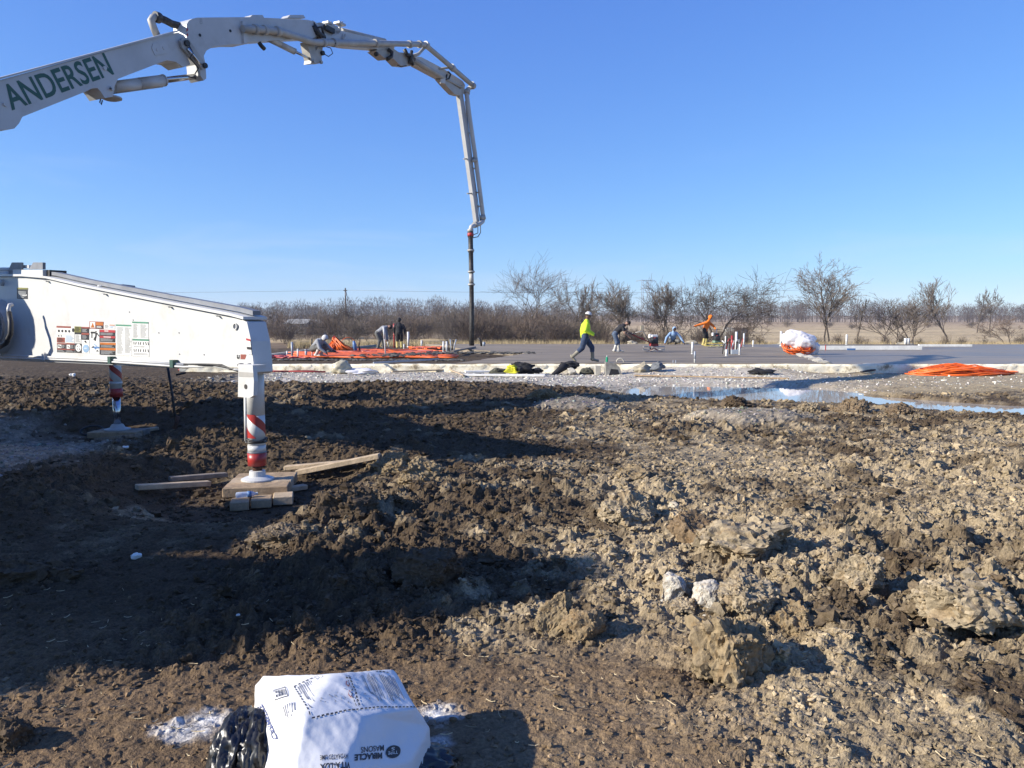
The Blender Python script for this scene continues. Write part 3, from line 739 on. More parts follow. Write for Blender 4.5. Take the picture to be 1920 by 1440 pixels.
# second section
hB = 0.20
Bs = bsec('boom_section', [(350, 46), (354, 39), (361, 35), (370, 33), (470, 32), (575, 37), (590, 40), (601, 50), (600, 66), (585, 72), (540, 74), (462, 79), (460, 83), (436, 83), (400, 87), (387, 95), (382, 105), (385, 118), (387, 147), (382, 151), (376, 142), (374, 120), (362, 98), (350, 74)], hB)
ex2 = (bp(400, 33, hB) - bp(370, 33, hB)).normalized()
k = (bp(374, 45, hB) - bp(374, 34, hB)).length
mb = MB(); mb.add([bp(374, 45, hB + 0.004) + ex2 * (v[0] * k * 1.35) + UP * (v[1] * k * 1.35) for v in tv], tf); part(mb, 'letter', 'decal_grey', Bs)
mb = MB(); blug(mb, 374, 66, 3, hB - 0.01, hB + 0.012); blug(mb, 431, 58, 2.8, hB - 0.01, hB + 0.012); split_build(mb, 'hole', 'rubber', Bs)
mb = MB()
for cx, w in ((482, 14), (556, 17)):
    q = [bp(cx - w, 33, 0.12), bp(cx - w + 5, 28, 0.12), bp(cx + w - 4, 28, 0.12), bp(cx + w, 34, 0.12)]; mb.prism(q, bn * -0.24)
split_build(mb, 'roller_block', 'boom_paint', Bs)
mb = MB(); q = [bp(x, y, hB + 0.002) for x, y in ((452, 40), (458, 40), (460, 82), (455, 82))]; mb.prism(q, bn * 0.05); part(mb, 'stiffener', 'boom_paint', Bs)
# knuckle between the first two sections: links and pins
kn = part(MB().prism([bp(x, y, hA + 0.03) for x, y in ((335, 77), (341, 71), (350, 72), (355, 80), (384, 122), (383, 129), (377, 131), (370, 124), (339, 90))], bn * 0.05), 'knuckle_link', 'boom_dull')
part(blug(MB(), 346, 82, 6.2, hA + 0.03, hA + 0.13), 'pin', 'rubber', kn); part(blug(MB(), 380, 124, 5.2, hA + 0.03, hA + 0.13), 'pin', 'rubber', kn)
mb = MB(); mb.tube([bp(352, 90, hA + 0.12), bp(376, 122, hA + 0.12)], 0.035, 8); part(mb, 'small_cylinder', 'chrome', kn)
mb = MB(); mb.tube([bp(350, 76, hA + 0.1), bp(362, 100, hA + 0.15), bp(356, 108, hA + 0.13), bp(372, 128, hA + 0.1), bp(366, 138, 0.1)], 0.014, 6); part(mb, 'hydraulic_hose', 'rubber', kn)
mb = MB()
for i in range(4):
    q = [bp(348.5 + 0.3 * i, 54 + 4.0 * i + (i % 2) * 1.0, hB - 0.02), bp(354, 53 + 4.0 * i, hB - 0.02)]
mb.prism([bp(x, y, hB + 0.004) for x, y in ((349.5, 54), (352, 52), (352.5, 57), (349.5, 60))], bn * 0.004); mb.prism([bp(x, y, hB + 0.004) for x, y in ((349.5, 64), (352, 62), (353, 67), (349.8, 69))], bn * 0.004)
split_build(mb, 'warning_stripe', 'red_paint', Bs)
def wpx(px, py, w, off=0): return (bp(px, py + w / 2, off) - bp(px, py - w / 2, off)).length * 0.97
def bcyl(p, q, w, w2, name, frac=0.55, off=0.0):
    a, b = bp(*p, off), bp(*q, off); m_ = a.lerp(b, frac); r = wpx(*p, w) / 2; r2 = wpx(*q, w2) / 2
    mb = MB(); mb.tube([a, a.lerp(m_, 0.5)], r, 14); mb.tube([a.lerp(m_, 0.5), m_], r * 1.04, 14); mb.tube([m_, m_.lerp(b, 0.03)], r * 1.12, 14)
    o = part(mb, name, 'boom_paint')
    mb = MB(); mb.tube([m_, b], r2, 12); part(mb, 'piston_rod', 'chrome', o)
    mb = MB(); mb.tube([a + UP * -r * 1.15, m_ + UP * -r * 1.15], 0.014, 6); part(mb, 'oil_pipe', 'boom_dull', o)
    return o
bcyl((212, 163), (381, 141), 22, 11, 'hydraulic_cylinder', 0.52)
bcyl((500, 70), (590, 115), 11, 5, 'hydraulic_cylinder', 0.55, 0.1)
# delivery pipe over the first knuckle
mb = MB(); mb.tube([bp(294, 66, -0.1), bp(288, 52, -0.1), bp(283, 38, -0.1), bp(287, 33, -0.1), bp(294, 31, -0.1)], 0.075, 10, 0); mb.tube([bp(294, 31, -0.1), bp(312, 39, -0.1), bp(323, 45, -0.1), bp(338, 49, -0.1)], 0.075, 10, 1)
mb.tube([bp(290, 31, -0.1), bp(299, 34, -0.1)], 0.11, 10, 1)
split_build(mb, 'delivery_pipe', ['boom_dull', 'rubber_worn'], truck)
# third section and the joint before it
hC = 0.15
J = part(MB().prism([bp(x, y, hC) for x, y in ((588, 44), (600, 42), (632, 49), (640, 58), (632, 66), (604, 68), (590, 72))], bn * -0.3), 'joint_block', 'boom_dull')
mb = MB(); mb.tube([bp(588, 48, hC + 0.05), bp(596, 62, hC + 0.1), bp(607, 70, hC + 0.06)], 0.075, 8); mb.box(bp(616, 55, hC + 0.03), (0.35, 0.14, 0.12), math.atan2(bd.y, bd.x)); mb.tube([bp(586, 40, hC), bp(594, 52, hC + 0.12), bp(603, 50, hC + 0.1), bp(609, 72, hC + 0.1)], 0.03, 6); split_build(mb, 'hydraulic_hose', 'rubber', J)
Cs = bsec('boom_section', [(606, 55), (638, 57), (680, 67), (728, 78), (740, 88), (736, 103), (722, 106), (706, 92), (657, 88), (612, 80), (600, 72)], hC)
mb = MB()
for x in (616, 637): mb.tube([bp(x, 57, 0), bp(x, 47, 0)], 0.04, 8); mb.box(bp(x, 45, 0), (0.28, 0.2, 0.05), math.atan2(bd.y, bd.x)); mb.tube([bp(x, 46, 0), bp(x + 5, 41, 0)], 0.02, 6); mb.tube([bp(x, 46, 0), bp(x - 5, 43, 0)], 0.02, 6)
split_build(mb, 'boom_rest', 'boom_paint', Cs)
mb = MB(); mb.tube([bp(641, 56, -0.08), bp(722, 76, -0.08)], 0.055, 10); part(mb, 'hydraulic_cylinder', 'boom_dull', Cs)
mb = MB(); mb.tube([bp(643, 74, 0.2), bp(646, 62, 0.2), bp(648, 70, 0.2), bp(643, 74, 0.2)], 0.02, 6); part(mb, 'hook', 'white_paint', Cs)
lv = part(MB().prism([bp(x, y, 0.17) for x, y in ((576, 78), (588, 76), (592, 96), (600, 82), (606, 84), (603, 108), (604, 118), (583, 119), (584, 112), (580, 96))], bn * -0.24), 'knuckle_link', 'boom_dull')
mb = MB(); blug(mb, 588, 116, 3.4, 0.17, 0.22); blug(mb, 601, 117, 3.2, 0.17, 0.22); blug(mb, 603, 100, 4.5, 0.17, 0.24, 1); split_build(mb, 'pin', ['boom_dull', 'rubber'], lv)
mb = MB(); mb.tube([bp(606, 86, 0.2), bp(620, 90, 0.3), bp(624, 100, 0.3), bp(616, 106, 0.25), bp(606, 100, 0.2)], 0.012, 6); mb.tube([bp(486, 80, 0.2), bp(490, 86, 0.2), bp(496, 92, 0.2)], 0.05, 6); split_build(mb, 'hydraulic_hose', 'rubber', lv)
# main delivery pipe run
pp = [(455, 54), (478, 55), (505, 57), (527, 60), (587, 79), (606, 80), (700, 81), (790, 83), (799, 84), (803, 89), (848, 127), (886, 160)]
offs = [hB + 0.09] * 4 + [hC + 0.14] * 8
rad = [wpx(x, y, 11.5) / 2 for x, y in pp]; rad = [0.082] * len(pp)
pm = MB(); pm.tube([bp(x, y, o) for (x, y), o in zip(pp, offs)], rad, 12)
dp = part(pm, 'delivery_pipe', 'boom_dull')
mb = MB()
for (x, y), (x2, y2), o in (((476, 55), (481, 55), hB + 0.09), ((494, 56), (499, 57), hB + 0.09), ((517, 58), (524, 60), hB + 0.09), ((604, 80), (608, 80), hC + 0.14), ((624, 80), (628, 80), hC + 0.14), ((702, 81), (707, 81), hC + 0.14), ((766, 83), (770, 83), hC + 0.14), ((785, 83), (788, 83), hC + 0.14), ((797, 83), (801, 86), hC + 0.14), ((846, 125), (850, 129), hC + 0.14), ((884, 158), (888, 162), hC + 0.14)):
    mb.tube([bp(x, y, o), bp(x2, y2, o)], 0.112, 12)
split_build(mb, 'pipe_clamp', 'boom_dull', dp)
mb = MB(); mb.tube([bp(626, 78, hC + 0.14), bp(626.6, 84, hC + 0.14)], 0.10, 10); part(mb, 'pipe_clamp', 'rubber', dp)
# fourth section
hD = 0.11
jd = part(MB().prism([bp(x, y, 0.16) for x, y in ((704, 95), (716, 92), (736, 90), (748, 98), (772, 100), (776, 116), (768, 124), (750, 122), (738, 110), (724, 111))], bn * -0.3), 'joint_block', 'boom_dull')
mb = MB()
mb.tube([bp(728, 93, 0.2), bp(735, 98, 0.24), bp(734, 106, 0.24), bp(726, 111, 0.22)], 0.055, 8); mb.tube([bp(758, 92, 0.2), bp(764, 104, 0.25), bp(772, 104, 0.22), bp(768, 118, 0.22)], 0.06, 8); mb.tube([bp(772, 96, 0.2), bp(770, 110, 0.25), bp(774, 122, 0.22)], 0.05, 8)
mb.tube([bp(745, 122, 0.2), bp(752, 125, 0.25), bp(762, 123, 0.22)], 0.015, 6); mb.tube([bp(704, 102, 0.2), bp(707, 101, 0.2)], 0.06, 8)
split_build(mb, 'hydraulic_hose', 'rubber', jd)
Ds = bsec('boom_section', [(728, 101), (740, 100), (790, 107), (830, 128), (868, 152), (872, 160), (866, 168), (852, 166), (826, 147), (780, 122), (738, 108)], hD)
mb = MB(); mb.tube([bp(776, 112, 0.16), bp(832, 146, 0.16)], 0.075, 10); mb.tube([bp(832, 146, 0.16), bp(866, 164, 0.16)], 0.035, 8); split_build(mb, 'hydraulic_cylinder', 'boom_dull', Ds)
mb = MB(); mb.tube([bp(840, 134, 0.18), bp(845, 139, 0.2), bp(842, 147, 0.2), bp(836, 149, 0.18), bp(838, 140, 0.18)], 0.03, 8); part(mb, 'hydraulic_hose', 'rubber', Ds)
mb = MB(); mb.tube([bp(774, 105, 0.2), bp(785, 101, 0.22), bp(795, 90, 0.25)], 0.05, 8); mb.tube([bp(822, 129, 0.1), bp(840, 127, 0.2), bp(848, 125, 0.25)], 0.035, 8); split_build(mb, 'pipe_bracket', 'boom_dull', Ds)
lk = part(MB().prism([bp(x, y, 0.14) for x, y in ((826, 148), (834, 146), (862, 168), (866, 160), (872, 158), (870, 176), (862, 179), (852, 176), (842, 166))], bn * -0.22), 'knuckle_link', 'boom_dull')
mb = MB(); mb.box(bp(830, 152, 0.16), (0.16, 0.1, 0.16), 0.4); part(mb, 'end_plate', 'white_paint', lk)
# last section: slim beam and pipe hanging down to the end hose
hE = 0.07
Es = bsec('boom_section', [(861, 176), (868, 176), (882, 262), (899, 418), (894, 418), (878, 300)], hE)
ep = [(889, 162), (882, 164), (876, 169), (875, 176), (880, 216), (893, 306), (905, 400), (907, 408), (905, 415), (899, 420), (890, 422), (884, 425), (882, 432)]
pm = MB(); pm.tube([bp(x, y, 0.18) for x, y in ep], 0.078, 12); ed = part(pm, 'delivery_pipe', 'boom_paint')
mb = MB()
for p_, q_ in (((889, 298), (890, 303)), ((904, 404), (906, 411)), ((893, 421), (889, 422)), ((882, 430), (882, 434)), ((876, 170), (875, 176))): mb.tube([bp(*p_, 0.18), bp(*q_, 0.18)], 0.108, 12)
split_build(mb, 'pipe_clamp', 'boom_dull', ed)
mb = MB()
for y, ln in ((250, 4), (297, 12), (317, 5), (362, 14), (388, 3)):
    t = (y - 176) / 240.0; x = 866 + 31 * t
    mb.tube([bp(x - ln, y + 1, 0.0), bp(x + 2, y, 0.03), bp(x + 11 - 4 * t, y - 2, 0.18)], 0.028, 6)
    mb.box(bp(x, y, 0.04), (0.1, 0.1, 0.12))
split_build(mb, 'pipe_bracket', 'boom_dull', Es)
mb = MB(); mb.tube([bp(872, 190, 0.02), bp(884, 290, 0.06), bp(896, 380, 0.06), bp(901, 420, 0.1), bp(901, 436, 0.14), bp(896, 444, 0.16), bp(886, 446, 0.14)], 0.016, 6); mb.tube([bp(896, 425, 0.1), bp(896, 437, 0.16), bp(888, 440, 0.14)], 0.014, 6); split_build(mb, 'hydraulic_hose', 'rubber', Es)
HP = bp(882, 432, 0.18)
def hz(y): return aty(882, y, HP.y).z
xs = lambda z: HP.x + 0.06 * math.sin((HP.z - z) * 0.55) * 0.6
prof = [(432, 0.09), (436, 0.105), (444, 0.105), (446, 0.085), (466, 0.085), (467, 0.10), (473, 0.10), (474, 0.083), (507, 0.083), (508, 0.115), (511, 0.115), (512, 0.075), (531, 0.075), (532, 0.115), (534, 0.115), (536, 0.08), (560, 0.082), (600, 0.085), (648, 0.09)]
mb = MB(); mb.tube([Vector((xs(hz(y_)), HP.y, hz(y_))) for y_, r_ in prof], [r_ for _, r_ in prof], 12, 0)
hs = part(mb, 'end_hose', 'rubber_worn', truck, 'long black rubber end hose hanging over the wet slab')
mb = MB(); mb.tube([Vector((xs(hz(y_)), HP.y, hz(y_))) for y_ in (437, 443)], 0.112, 12); part(mb, 'hose_clamp', 'red_paint', hs)
mb = MB(); mb.tube([Vector((xs(hz(y_)), HP.y, hz(y_))) for y_ in (513, 530)], 0.08, 12)
for ya in (468, 508, 532): mb.tube([Vector((xs(hz(y_)), HP.y, hz(y_))) for y_ in (ya, ya + 3)], 0.125, 12)
split_build(mb, 'hose_coupling', 'boom_dull', hs)

# --- near outrigger: tapering swing arm with stickers, jack leg and round foot
O0, O1 = Vector((-8.0, 12.0, 0)), Vector((-2.72, 8.17, 0))
od = (O1 - O0).normalized(); on = Vector((od.y, -od.x, 0))       # on points to the camera side
def op(px, py, off=0.0): return atplane(px, py, O0 + on * off, on)
TH = 0.20
orig = thing  # keep name short for reuse
P_ = [(454, 600), (462, 610), (466, 640), (468, 664), (468, 688), (452, 689), (350, 682), (200, 672), (0, 664)]
rootlo, roothi = O0 + od * -1.35 + UP * 1.12, O0 + od * -1.35 + UP * 2.35
top_ = [(0, 519), (40, 519), (86, 523), (150, 538), (300, 568), (430, 593)]
beam = part(MB().prism([rootlo, roothi] + [op(x, y) for x, y in top_ + P_], on * -TH), 'outrigger_beam', 'white_paint', truck, 'tapering white outrigger arm covered in safety stickers')
fl = [op(x, y - 1, 0.05) for x, y in top_]
mb = MB(); lo = [roothi + on * 0.05] + fl + [op(456, 599, 0.05)]
mb.prism(lo + [p + UP * 0.03 for p in lo[::-1]], on * -(TH + 0.10)); part(mb, 'top_flange', 'white_paint', beam)
mb = MB(); hi = [p + UP * 0.045 - on * 0.12 for p in lo[1:]]
mb.prism(hi + [p + UP * 0.05 for p in hi[::-1]], on * -0.10); part(mb, 'hose_channel', 'steel_grey', beam)
for x, y in ((88, 525), (196, 549), (318, 573), (408, 590)):       # small gussets under the flange, they throw the long pointed shadows
    g = [op(x, y, 0.002), op(x + 4, y + 1, 0.002), op(x + 4, y + 1, 0.055), op(x, y, 0.055)]
    part(MB().prism([op(x, y + 1, 0.002), op(x + 5, y + 2, 0.002), op(x + 5, y + 4, 0.002)], on * 0.05), 'gusset', 'white_paint', beam)
mb = MB(); c_ = op(192, 540, -0.1); mb.lathe(c_, UP, [(-0.05, 0.05), (0.02, 0.05), (0.02, 0.06), (0.035, 0.06)], 12); part(mb, 'cap', 'white_paint', beam)
mb = MB(); blug
r_ = (op(453, 618.5) - op(453, 605.5)).length / 2
mb.lathe(op(444, 612, -0.01), on, [(0, r_), (0.028, r_), (0.028, r_ * 0.75), (0.012, r_ * 0.72)], 20); part(mb, 'lifting_eye', ['white_paint'], beam)
mb = MB(); mb.lathe(op(444, 612, 0.005), on, [(0, r_ * 0.70), (0.006, r_ * 0.70)], 20); part(mb, 'eye_hole', 'steel_grey', beam)
# pipes along the underside with clamps
mb = MB(); mb.tube([op(-30, 665, 0.03), op(0, 666, 0.03), op(200, 674, 0.03), op(350, 684, 0.03)], 0.016, 8); mb.tube([op(-30, 669, 0.05), op(0, 670, 0.05), op(200, 678, 0.05), op(345, 688, 0.05), op(400, 686, 0.05), op(430, 692, 0.06), op(452, 694, 0.06)], 0.013, 8)
mb.tube([op(-30, 672, 0.0), op(0, 673, 0.0), op(210, 682, 0.0), op(352, 688, 0.0)], 0.020, 8); split_build(mb, 'oil_pipe', 'white_paint', beam)
mb = MB(); mb.tube([op(345, 683, 0.05), op(385, 683, 0.07), op(415, 684, 0.07), op(432, 692, 0.07), op(449, 693, 0.05)], 0.011, 6); mb.tube([op(360, 687, 0.04), op(400, 684, 0.07), op(420, 688, 0.07), op(447, 696, 0.05)], 0.011, 6); split_build(mb, 'hydraulic_hose', 'rubber', beam)
mk('clamp_green', (0.03, 0.09, 0.07), 0.5)
for x, y in ((85, 669), (209, 675), (326, 682)): part(MB().box(op(x, y, 0.04), (0.07, 0.07, 0.09), math.atan2(od.y, od.x)), 'pipe_clamp', 'clamp_green' if x > 100 else 'white_paint', beam)
# bolts
mb = MB()
for x, y in ((298, 624), (336, 624), (337, 664), (383, 665), (465, 655), (243, 585), (250, 600)): mb.lathe(op(x, y, 0.0), on, [(0, 0.008), (0.006, 0.008)], 8)
split_build(mb, 'screw', 'steel_grey', beam)
# stickers: a plate of its own colour with bands, lines of small print and pictograms
def Z2(zx, zy): return 90 + zx / 8.727, 580 + zy / 8.727
stn = 0
def sticker(x0, y0, x1, y1, base, marks, parent=beam, fn=op, lift=0.002, conv=Z2):
    (a, b), (c, d) = conv(x0, y0), conv(x1, y1)
    sl = 0.035                                              # the arm's lower edge runs slightly down to the right
    def pt(u, v, off): return fn(a + (c - a) * u, b + (d - b) * v + (c - a) * u * sl, off)
    mats = [base]; mb = MB()
    mb.prism([pt(0, 0, lift), pt(1, 0, lift), pt(1, 1, lift), pt(0, 1, lift)], on * 0.002)
    for mk_ in marks:
        kind = mk_[0]; mm = mk_[1]
        if mm not in mats: mats.append(mm)
        mi = mats.index(mm); L = lift + 0.0035
        if kind == 'r':
            u0, v0, u1, v1 = mk_[2:]; mb.add([pt(u0, v0, L), pt(u1, v0, L), pt(u1, v1, L), pt(u0, v1, L)], [(0, 3, 2, 1)], mi)
        elif kind == 'lines':
            u0, v0, u1, v1, n = mk_[2:]
            for i in range(n):
                va = v0 + (v1 - v0) * i / n; vb = va + (v1 - v0) / n * 0.5; ue = u0 + (u1 - u0) * random.uniform(0.6, 1.0)
                mb.add([pt(u0, va, L + 0.001), pt(ue, va, L + 0.001), pt(ue, vb, L + 0.001), pt(u0, vb, L + 0.001)], [(0, 3, 2, 1)], mi)
        elif kind == 'disc':
            u, v, ru, rv = mk_[2:]; n = 16; mb.add([pt(u + ru * math.cos(6.2832 * i / n), v + rv * math.sin(6.2832 * i / n), L + 0.0008) for i in range(n)], [tuple(range(n))], mi)
        elif kind == 'poly':
            mb.add([pt(u, v, L + 0.001) for u, v in mk_[2]], [tuple(range(len(mk_[2])))], mi)
        elif kind == 'line':
            (u0, v0), (u1, v1), w = mk_[2:]; p, q = pt(u0, v0, L + 0.0012), pt(u1, v1, L + 0.0012); s_ = on.cross(q - p).normalized() * w
            mb.add([p + s_, q + s_, q - s_, p - s_], [(0, 1, 2, 3)], mi)
    return part(mb, 'sticker', mats, parent)
K, W, RD, BR, OR, GN, GY, BL, OL = 'decal_black', 'decal_white', 'decal_red', 'decal_brick', 'decal_orange', 'decal_green', 'decal_grey', 'decal_blue', 'decal_olive'
sticker(138, 270, 435, 405, W, [('r', BR, 0, 0, 0.8, 0.22)] + [('disc', K, 0.13 + 0.19 * i, 0.6, 0.055, 0.16) for i in range(4)] + [('disc', K, 0.92, 0.45, 0.07, 0.25)])
sticker(435, 278, 540, 405, OL, [('r', K, 0, 0.75, 1, 1), ('lines', K, 0.08, 0.1, 0.95, 0.7, 5)])
sticker(548, 285, 672, 495, K, [('r', BR, 0, 0, 1, 0.12), ('r', BR, 0, 0.47, 1, 0.62), ('lines', GY, 0.1, 0.18, 0.9, 0.44, 3), ('lines', GY, 0.1, 0.68, 0.9, 0.95, 3)])
sticker(145, 412, 430, 540, W, [('r', 'decal_brick', 0.0, 0.36, 0.46, 1), ('lines', K, 0.04, 0.45, 0.42, 0.95, 4), ('lines', BL, 0.5, 0.08, 0.97, 0.95, 6), ('disc', K, 0.1, 0.16, 0.04, 0.1), ('disc', K, 0.25, 0.16, 0.03, 0.1)])
sticker(440, 412, 540, 545, W, [('lines', GY, 0.05, 0.05, 0.95, 0.95, 10)])
sticker(150, 550, 290, 700, K, [('r', BR, 0, 0, 1, 0.14), ('r', W, 0.05, 0.17, 0.5, 0.55), ('disc', K, 0.2, 0.33, 0.1, 0.09), ('disc', K, 0.38, 0.4, 0.08, 0.09), ('r', BR, 0, 0.6, 1, 0.72), ('lines', GY, 0.56, 0.2, 0.95, 0.55, 4), ('lines', GY, 0.05, 0.76, 0.95, 0.97, 2)])
sticker(300, 552, 434, 705, K, [('r', BR, 0, 0, 1, 0.14), ('r', W, 0.05, 0.17, 0.45, 0.6), ('line', K, (0.15, 0.3), (0.38, 0.5), 0.006), ('r', BR, 0, 0.64, 1, 0.74), ('lines', GY, 0.5, 0.2, 0.95, 0.58, 4), ('lines', GY, 0.05, 0.78, 0.95, 0.97, 2)])
sticker(445, 558, 550, 710, K, [('disc', W, 0.5, 0.45, 0.45, 0.42)] + [('disc', K, 0.5 + dx, 0.45 + dy, 0.09, 0.09) for dx, dy in ((-0.18, -0.15), (0.18, -0.15), (-0.15, 0.15), (0.2, 0.15))])
sticker(560, 500, 675, 555, W, [('disc', K, 0.45, 0.5, 0.1, 0.3), ('line', K, (0.3, 0.3), (0.6, 0.75), 0.006)])
sticker(560, 560, 680, 712, W, [('disc', BL, 0.5, 0.52, 0.43, 0.43), ('lines', W, 0.25, 0.45, 0.75, 0.6, 2)])
sticker(680, 195, 910, 315, BR, [('r', W, 0.04, 0.08, 0.4, 0.92), ('poly', OR, [(0.08, 0.86), (0.36, 0.86), (0.22, 0.16)]), ('r', OR, 0.45, 0.1, 0.96, 0.5), ('r', K, 0.45, 0.55, 0.96, 0.95), ('lines', W, 0.5, 0.62, 0.9, 0.9, 3)])
sticker(915, 238, 1095, 315, W, [('lines', GY, 0.06, 0.15, 0.45, 0.9, 5), ('r', OR, 0.5, 0.1, 0.95, 0.3), ('lines', BL, 0.55, 0.4, 0.95, 0.9, 3)])
sticker(685, 325, 842, 545, W, [('line', K, (0.08, 0.24), (0.6, 0.24), 0.012), ('line', K, (0.2, 0.24), (0.2, 0.65), 0.012), ('disc', K, 0.64, 0.14, 0.07, 0.05), ('line', K, (0.66, 0.24), (0.62, 0.5), 0.02), ('line', K, (0.62, 0.5), (0.4, 0.78), 0.012), ('line', K, (0.64, 0.5), (0.55, 0.86), 0.012), ('line', K, (0.7, 0.24), (0.95, 0.5), 0.008)])
sticker(690, 548, 845, 725, W, [('poly', 'decal_black', [(0.1, 0.45), (0.35, 0.25), (0.35, 0.45)]), ('r', 'pvc_blue', 0.35, 0.33, 0.95, 0.5), ('poly', K, [(0.75, 0.62), (0.9, 0.78), (0.6, 0.78)]), ('line', BL, (0.4, 0.1), (0.7, 0.3), 0.008), ('poly', 'pvc_blue', [(0.45, 0.5), (0.65, 0.5), (0.55, 0.62)])])
sticker(845, 332, 1100, 530, K, [('r', RD, 0, 0, 1, 0.2), ('lines', W, 0.3, 0.06, 0.72, 0.2, 1), ('lines', GY, 0.05, 0.25, 0.95, 0.46, 3), ('r', RD, 0, 0.5, 1, 0.68), ('lines', W, 0.25, 0.56, 0.75, 0.68, 1), ('lines', GY, 0.05, 0.72, 0.95, 0.97, 3)])
sticker(852, 540, 1108, 742, K, [('r', OR, 0, 0, 1, 0.18), ('lines', GY, 0.05, 0.23, 0.95, 0.42, 3), ('r', OR, 0, 0.44, 1, 0.62), ('lines', GY, 0.05, 0.66, 0.95, 0.97, 4)])
sticker(1110, 245, 1372, 750, W, [('r', GN, 0, 0, 0.96, 0.055), ('lines', GY, 0.07, 0.09, 0.47, 0.96, 26), ('lines', GY, 0.55, 0.09, 0.96, 0.92, 25)])
sticker(1375, 198, 1645, 480, W, [('r', GN, 0, 0, 0.98, 0.10), ('lines', GY, 0.06, 0.15, 0.4, 0.95, 16), ('lines', GY, 0.5, 0.15, 0.95, 0.95, 16)])
sticker(1382, 482, 1655, 765, W, [('r', GN, 0, 0, 0.98, 0.10)] + [('line', K, (0.08 + 0.14 * i, 0.16), (0.08 + 0.14 * i + random.uniform(-.05, .05), 0.33), 0.007) for i in range(7)] + [('line', K, (0.08 + 0.14 * i, 0.58), (0.08 + 0.14 * i + random.uniform(-.05, .05), 0.74), 0.007) for i in range(7)] + [('lines', GY, 0.06, 0.4, 0.95, 0.5, 2), ('lines', GY, 0.06, 0.82, 0.95, 0.95, 2)])
def ident(x, y): return x, y
sticker(32, 539, 52, 560, K, [('r', OL, 0, 0, 1, 0.15), ('lines', GY, 0.08, 0.35, 0.9, 0.95, 5), ('r', W, 0.5, 0.6, 0.92, 0.7)], conv=ident)
sticker(444, 664, 461, 673, W, [('r', 'decal_brick', 0.4, 0, 1, 1), ('line', K, (0.05, 0.1), (0.05, 0.9), 0.008), ('line', K, (0.05, 0.8), (0.25, 0.8), 0.008), ('line', K, (0.25, 0.1), (0.25, 0.9), 0.008)], conv=ident)
# end housing: sloping cap and jack leg
ec = MB().prism([op(x, y, 0.02) for x, y in ((454, 599.5), (463, 604), (471, 640), (475, 680), (476, 698), (470, 702), (456, 700), (455, 688), (463, 664), (461, 636))], on * -(TH + 0.04))
cap_ = part(ec, 'end_housing', 'white_paint', beam)
sx = Vector((on.x, on.y, 0)); en = (od * 0.9 + UP * 0.2).normalized()
def ep_(px, py, off=0): return op(px, py, 0.03 + off)
mb = MB(); mb.add([ep_(461, 634), ep_(469, 636), ep_(472, 665), ep_(464, 664)], [(0, 3, 2, 1)], 0)
mb.add([ep_(461, 634, .002), ep_(469, 636, .002), ep_(469.6, 640, .002), ep_(461.5, 638, .002)], [(0, 3, 2, 1)], 1); mb.add([ep_(462.6, 650, .002), ep_(470.5, 651, .002), ep_(471, 656, .002), ep_(463.2, 655, .002)], [(0, 3, 2, 1)], 2)
part(mb, 'sticker', ['decal_white', 'decal_red', 'decal_black'], cap_)
tv, tf = text_mesh('33"', 1.0, 0.01); q0, qx = op(464, 697, 0.03), (op(472, 696.5, 0.03) - op(464, 697, 0.03)); qu = UP * (qx.length * 0.62); sc_t = 1.5
mb = MB(); mb.add([q0 + qx * (v[0] / sc_t) + qu * v[1] for v in tv], tf); part(mb, 'height_mark', 'decal_black', cap_)
legtop = op(478, 690, -0.17); legb = op(478, 890, -0.17)
LX, LY = atz(478, 890, 0.30).x, atz(478, 884, 0.30).y
L0 = op(478, 700, -0.12); LX, LY = L0.x, L0.y
def lz(y_): return aty(478, y_, LY).z
rl = 16.2 / 1442 * LY
def cyl(mb, ya, yb, r, mi=0, r2=None, n=24): mb.tube([(LX, LY, lz(yb)), (LX, LY, lz(ya))], [r2 if r2 else r, r], n, mi); return mb
mb = MB(); cyl(mb, 686, 778, rl); cyl(mb, 778, 826, rl * 0.998); cyl(mb, 834, 846, rl * 1.03); cyl(mb, 826, 834, rl)
leg = part(mb, 'jack_leg', 'white_paint', beam)
# red and white slanting stripes as bands wrapped on the leg
def stripe(cx, cy, r, za, zb, w, parent, mat_='red_paint', phs=(0.0,), n=40, slant=1.0):
    mb = MB(); H = zb - za
    for ph in phs:
        vs = []; fs = []
        for i in range(n + 1):
            t = i / n * 2 * math.pi
            zc = za + (((t / (2 * math.pi)) * 2.0 * slant + ph) % 1.0) * H * 1.0
        segs = 40
        for i in range(segs):
            t0, t1 = i / segs * 2 * math.pi, (i + 1) / segs * 2 * math.pi
            for s_ in range(-2, 4):
                def zz(t, e): return za + H * (s_ * 0.95 + ph + slant * 0.95 * (t / math.pi) + e)
                q = []
                for t, e in ((t0, 0), (t1, 0), (t1, w), (t0, w)): q.append((t, min(max(zz(t, e), za), zb)))
                if q[3][1] - q[0][1] < 1e-4 and q[2][1] - q[1][1] < 1e-4: continue
                mb.add([(cx + r * math.cos(t), cy + r * math.sin(t), z_) for t, z_ in q], [(0, 1, 2, 3)], 0, True)
    vs_ = {}; m2 = MB()
    for f in mb.f:
        q = []
        for i in f:
            kx = tuple(round(t, 4) for t in mb.v[i])
            if kx not in vs_: vs_[kx] = len(m2.v); m2.v.append(mb.v[i])
            if vs_[kx] not in q: q.append(vs_[kx])
        if len(q) > 2: m2.f.append(tuple(q)); m2.m.append(0); m2.sm.append(True)
    return split_build(m2, 'warning_stripe', mat_, parent)
stripe(LX, LY, rl * 1.012, lz(820), lz(776), 0.42, leg, slant=-1.0, phs=(0.15,))
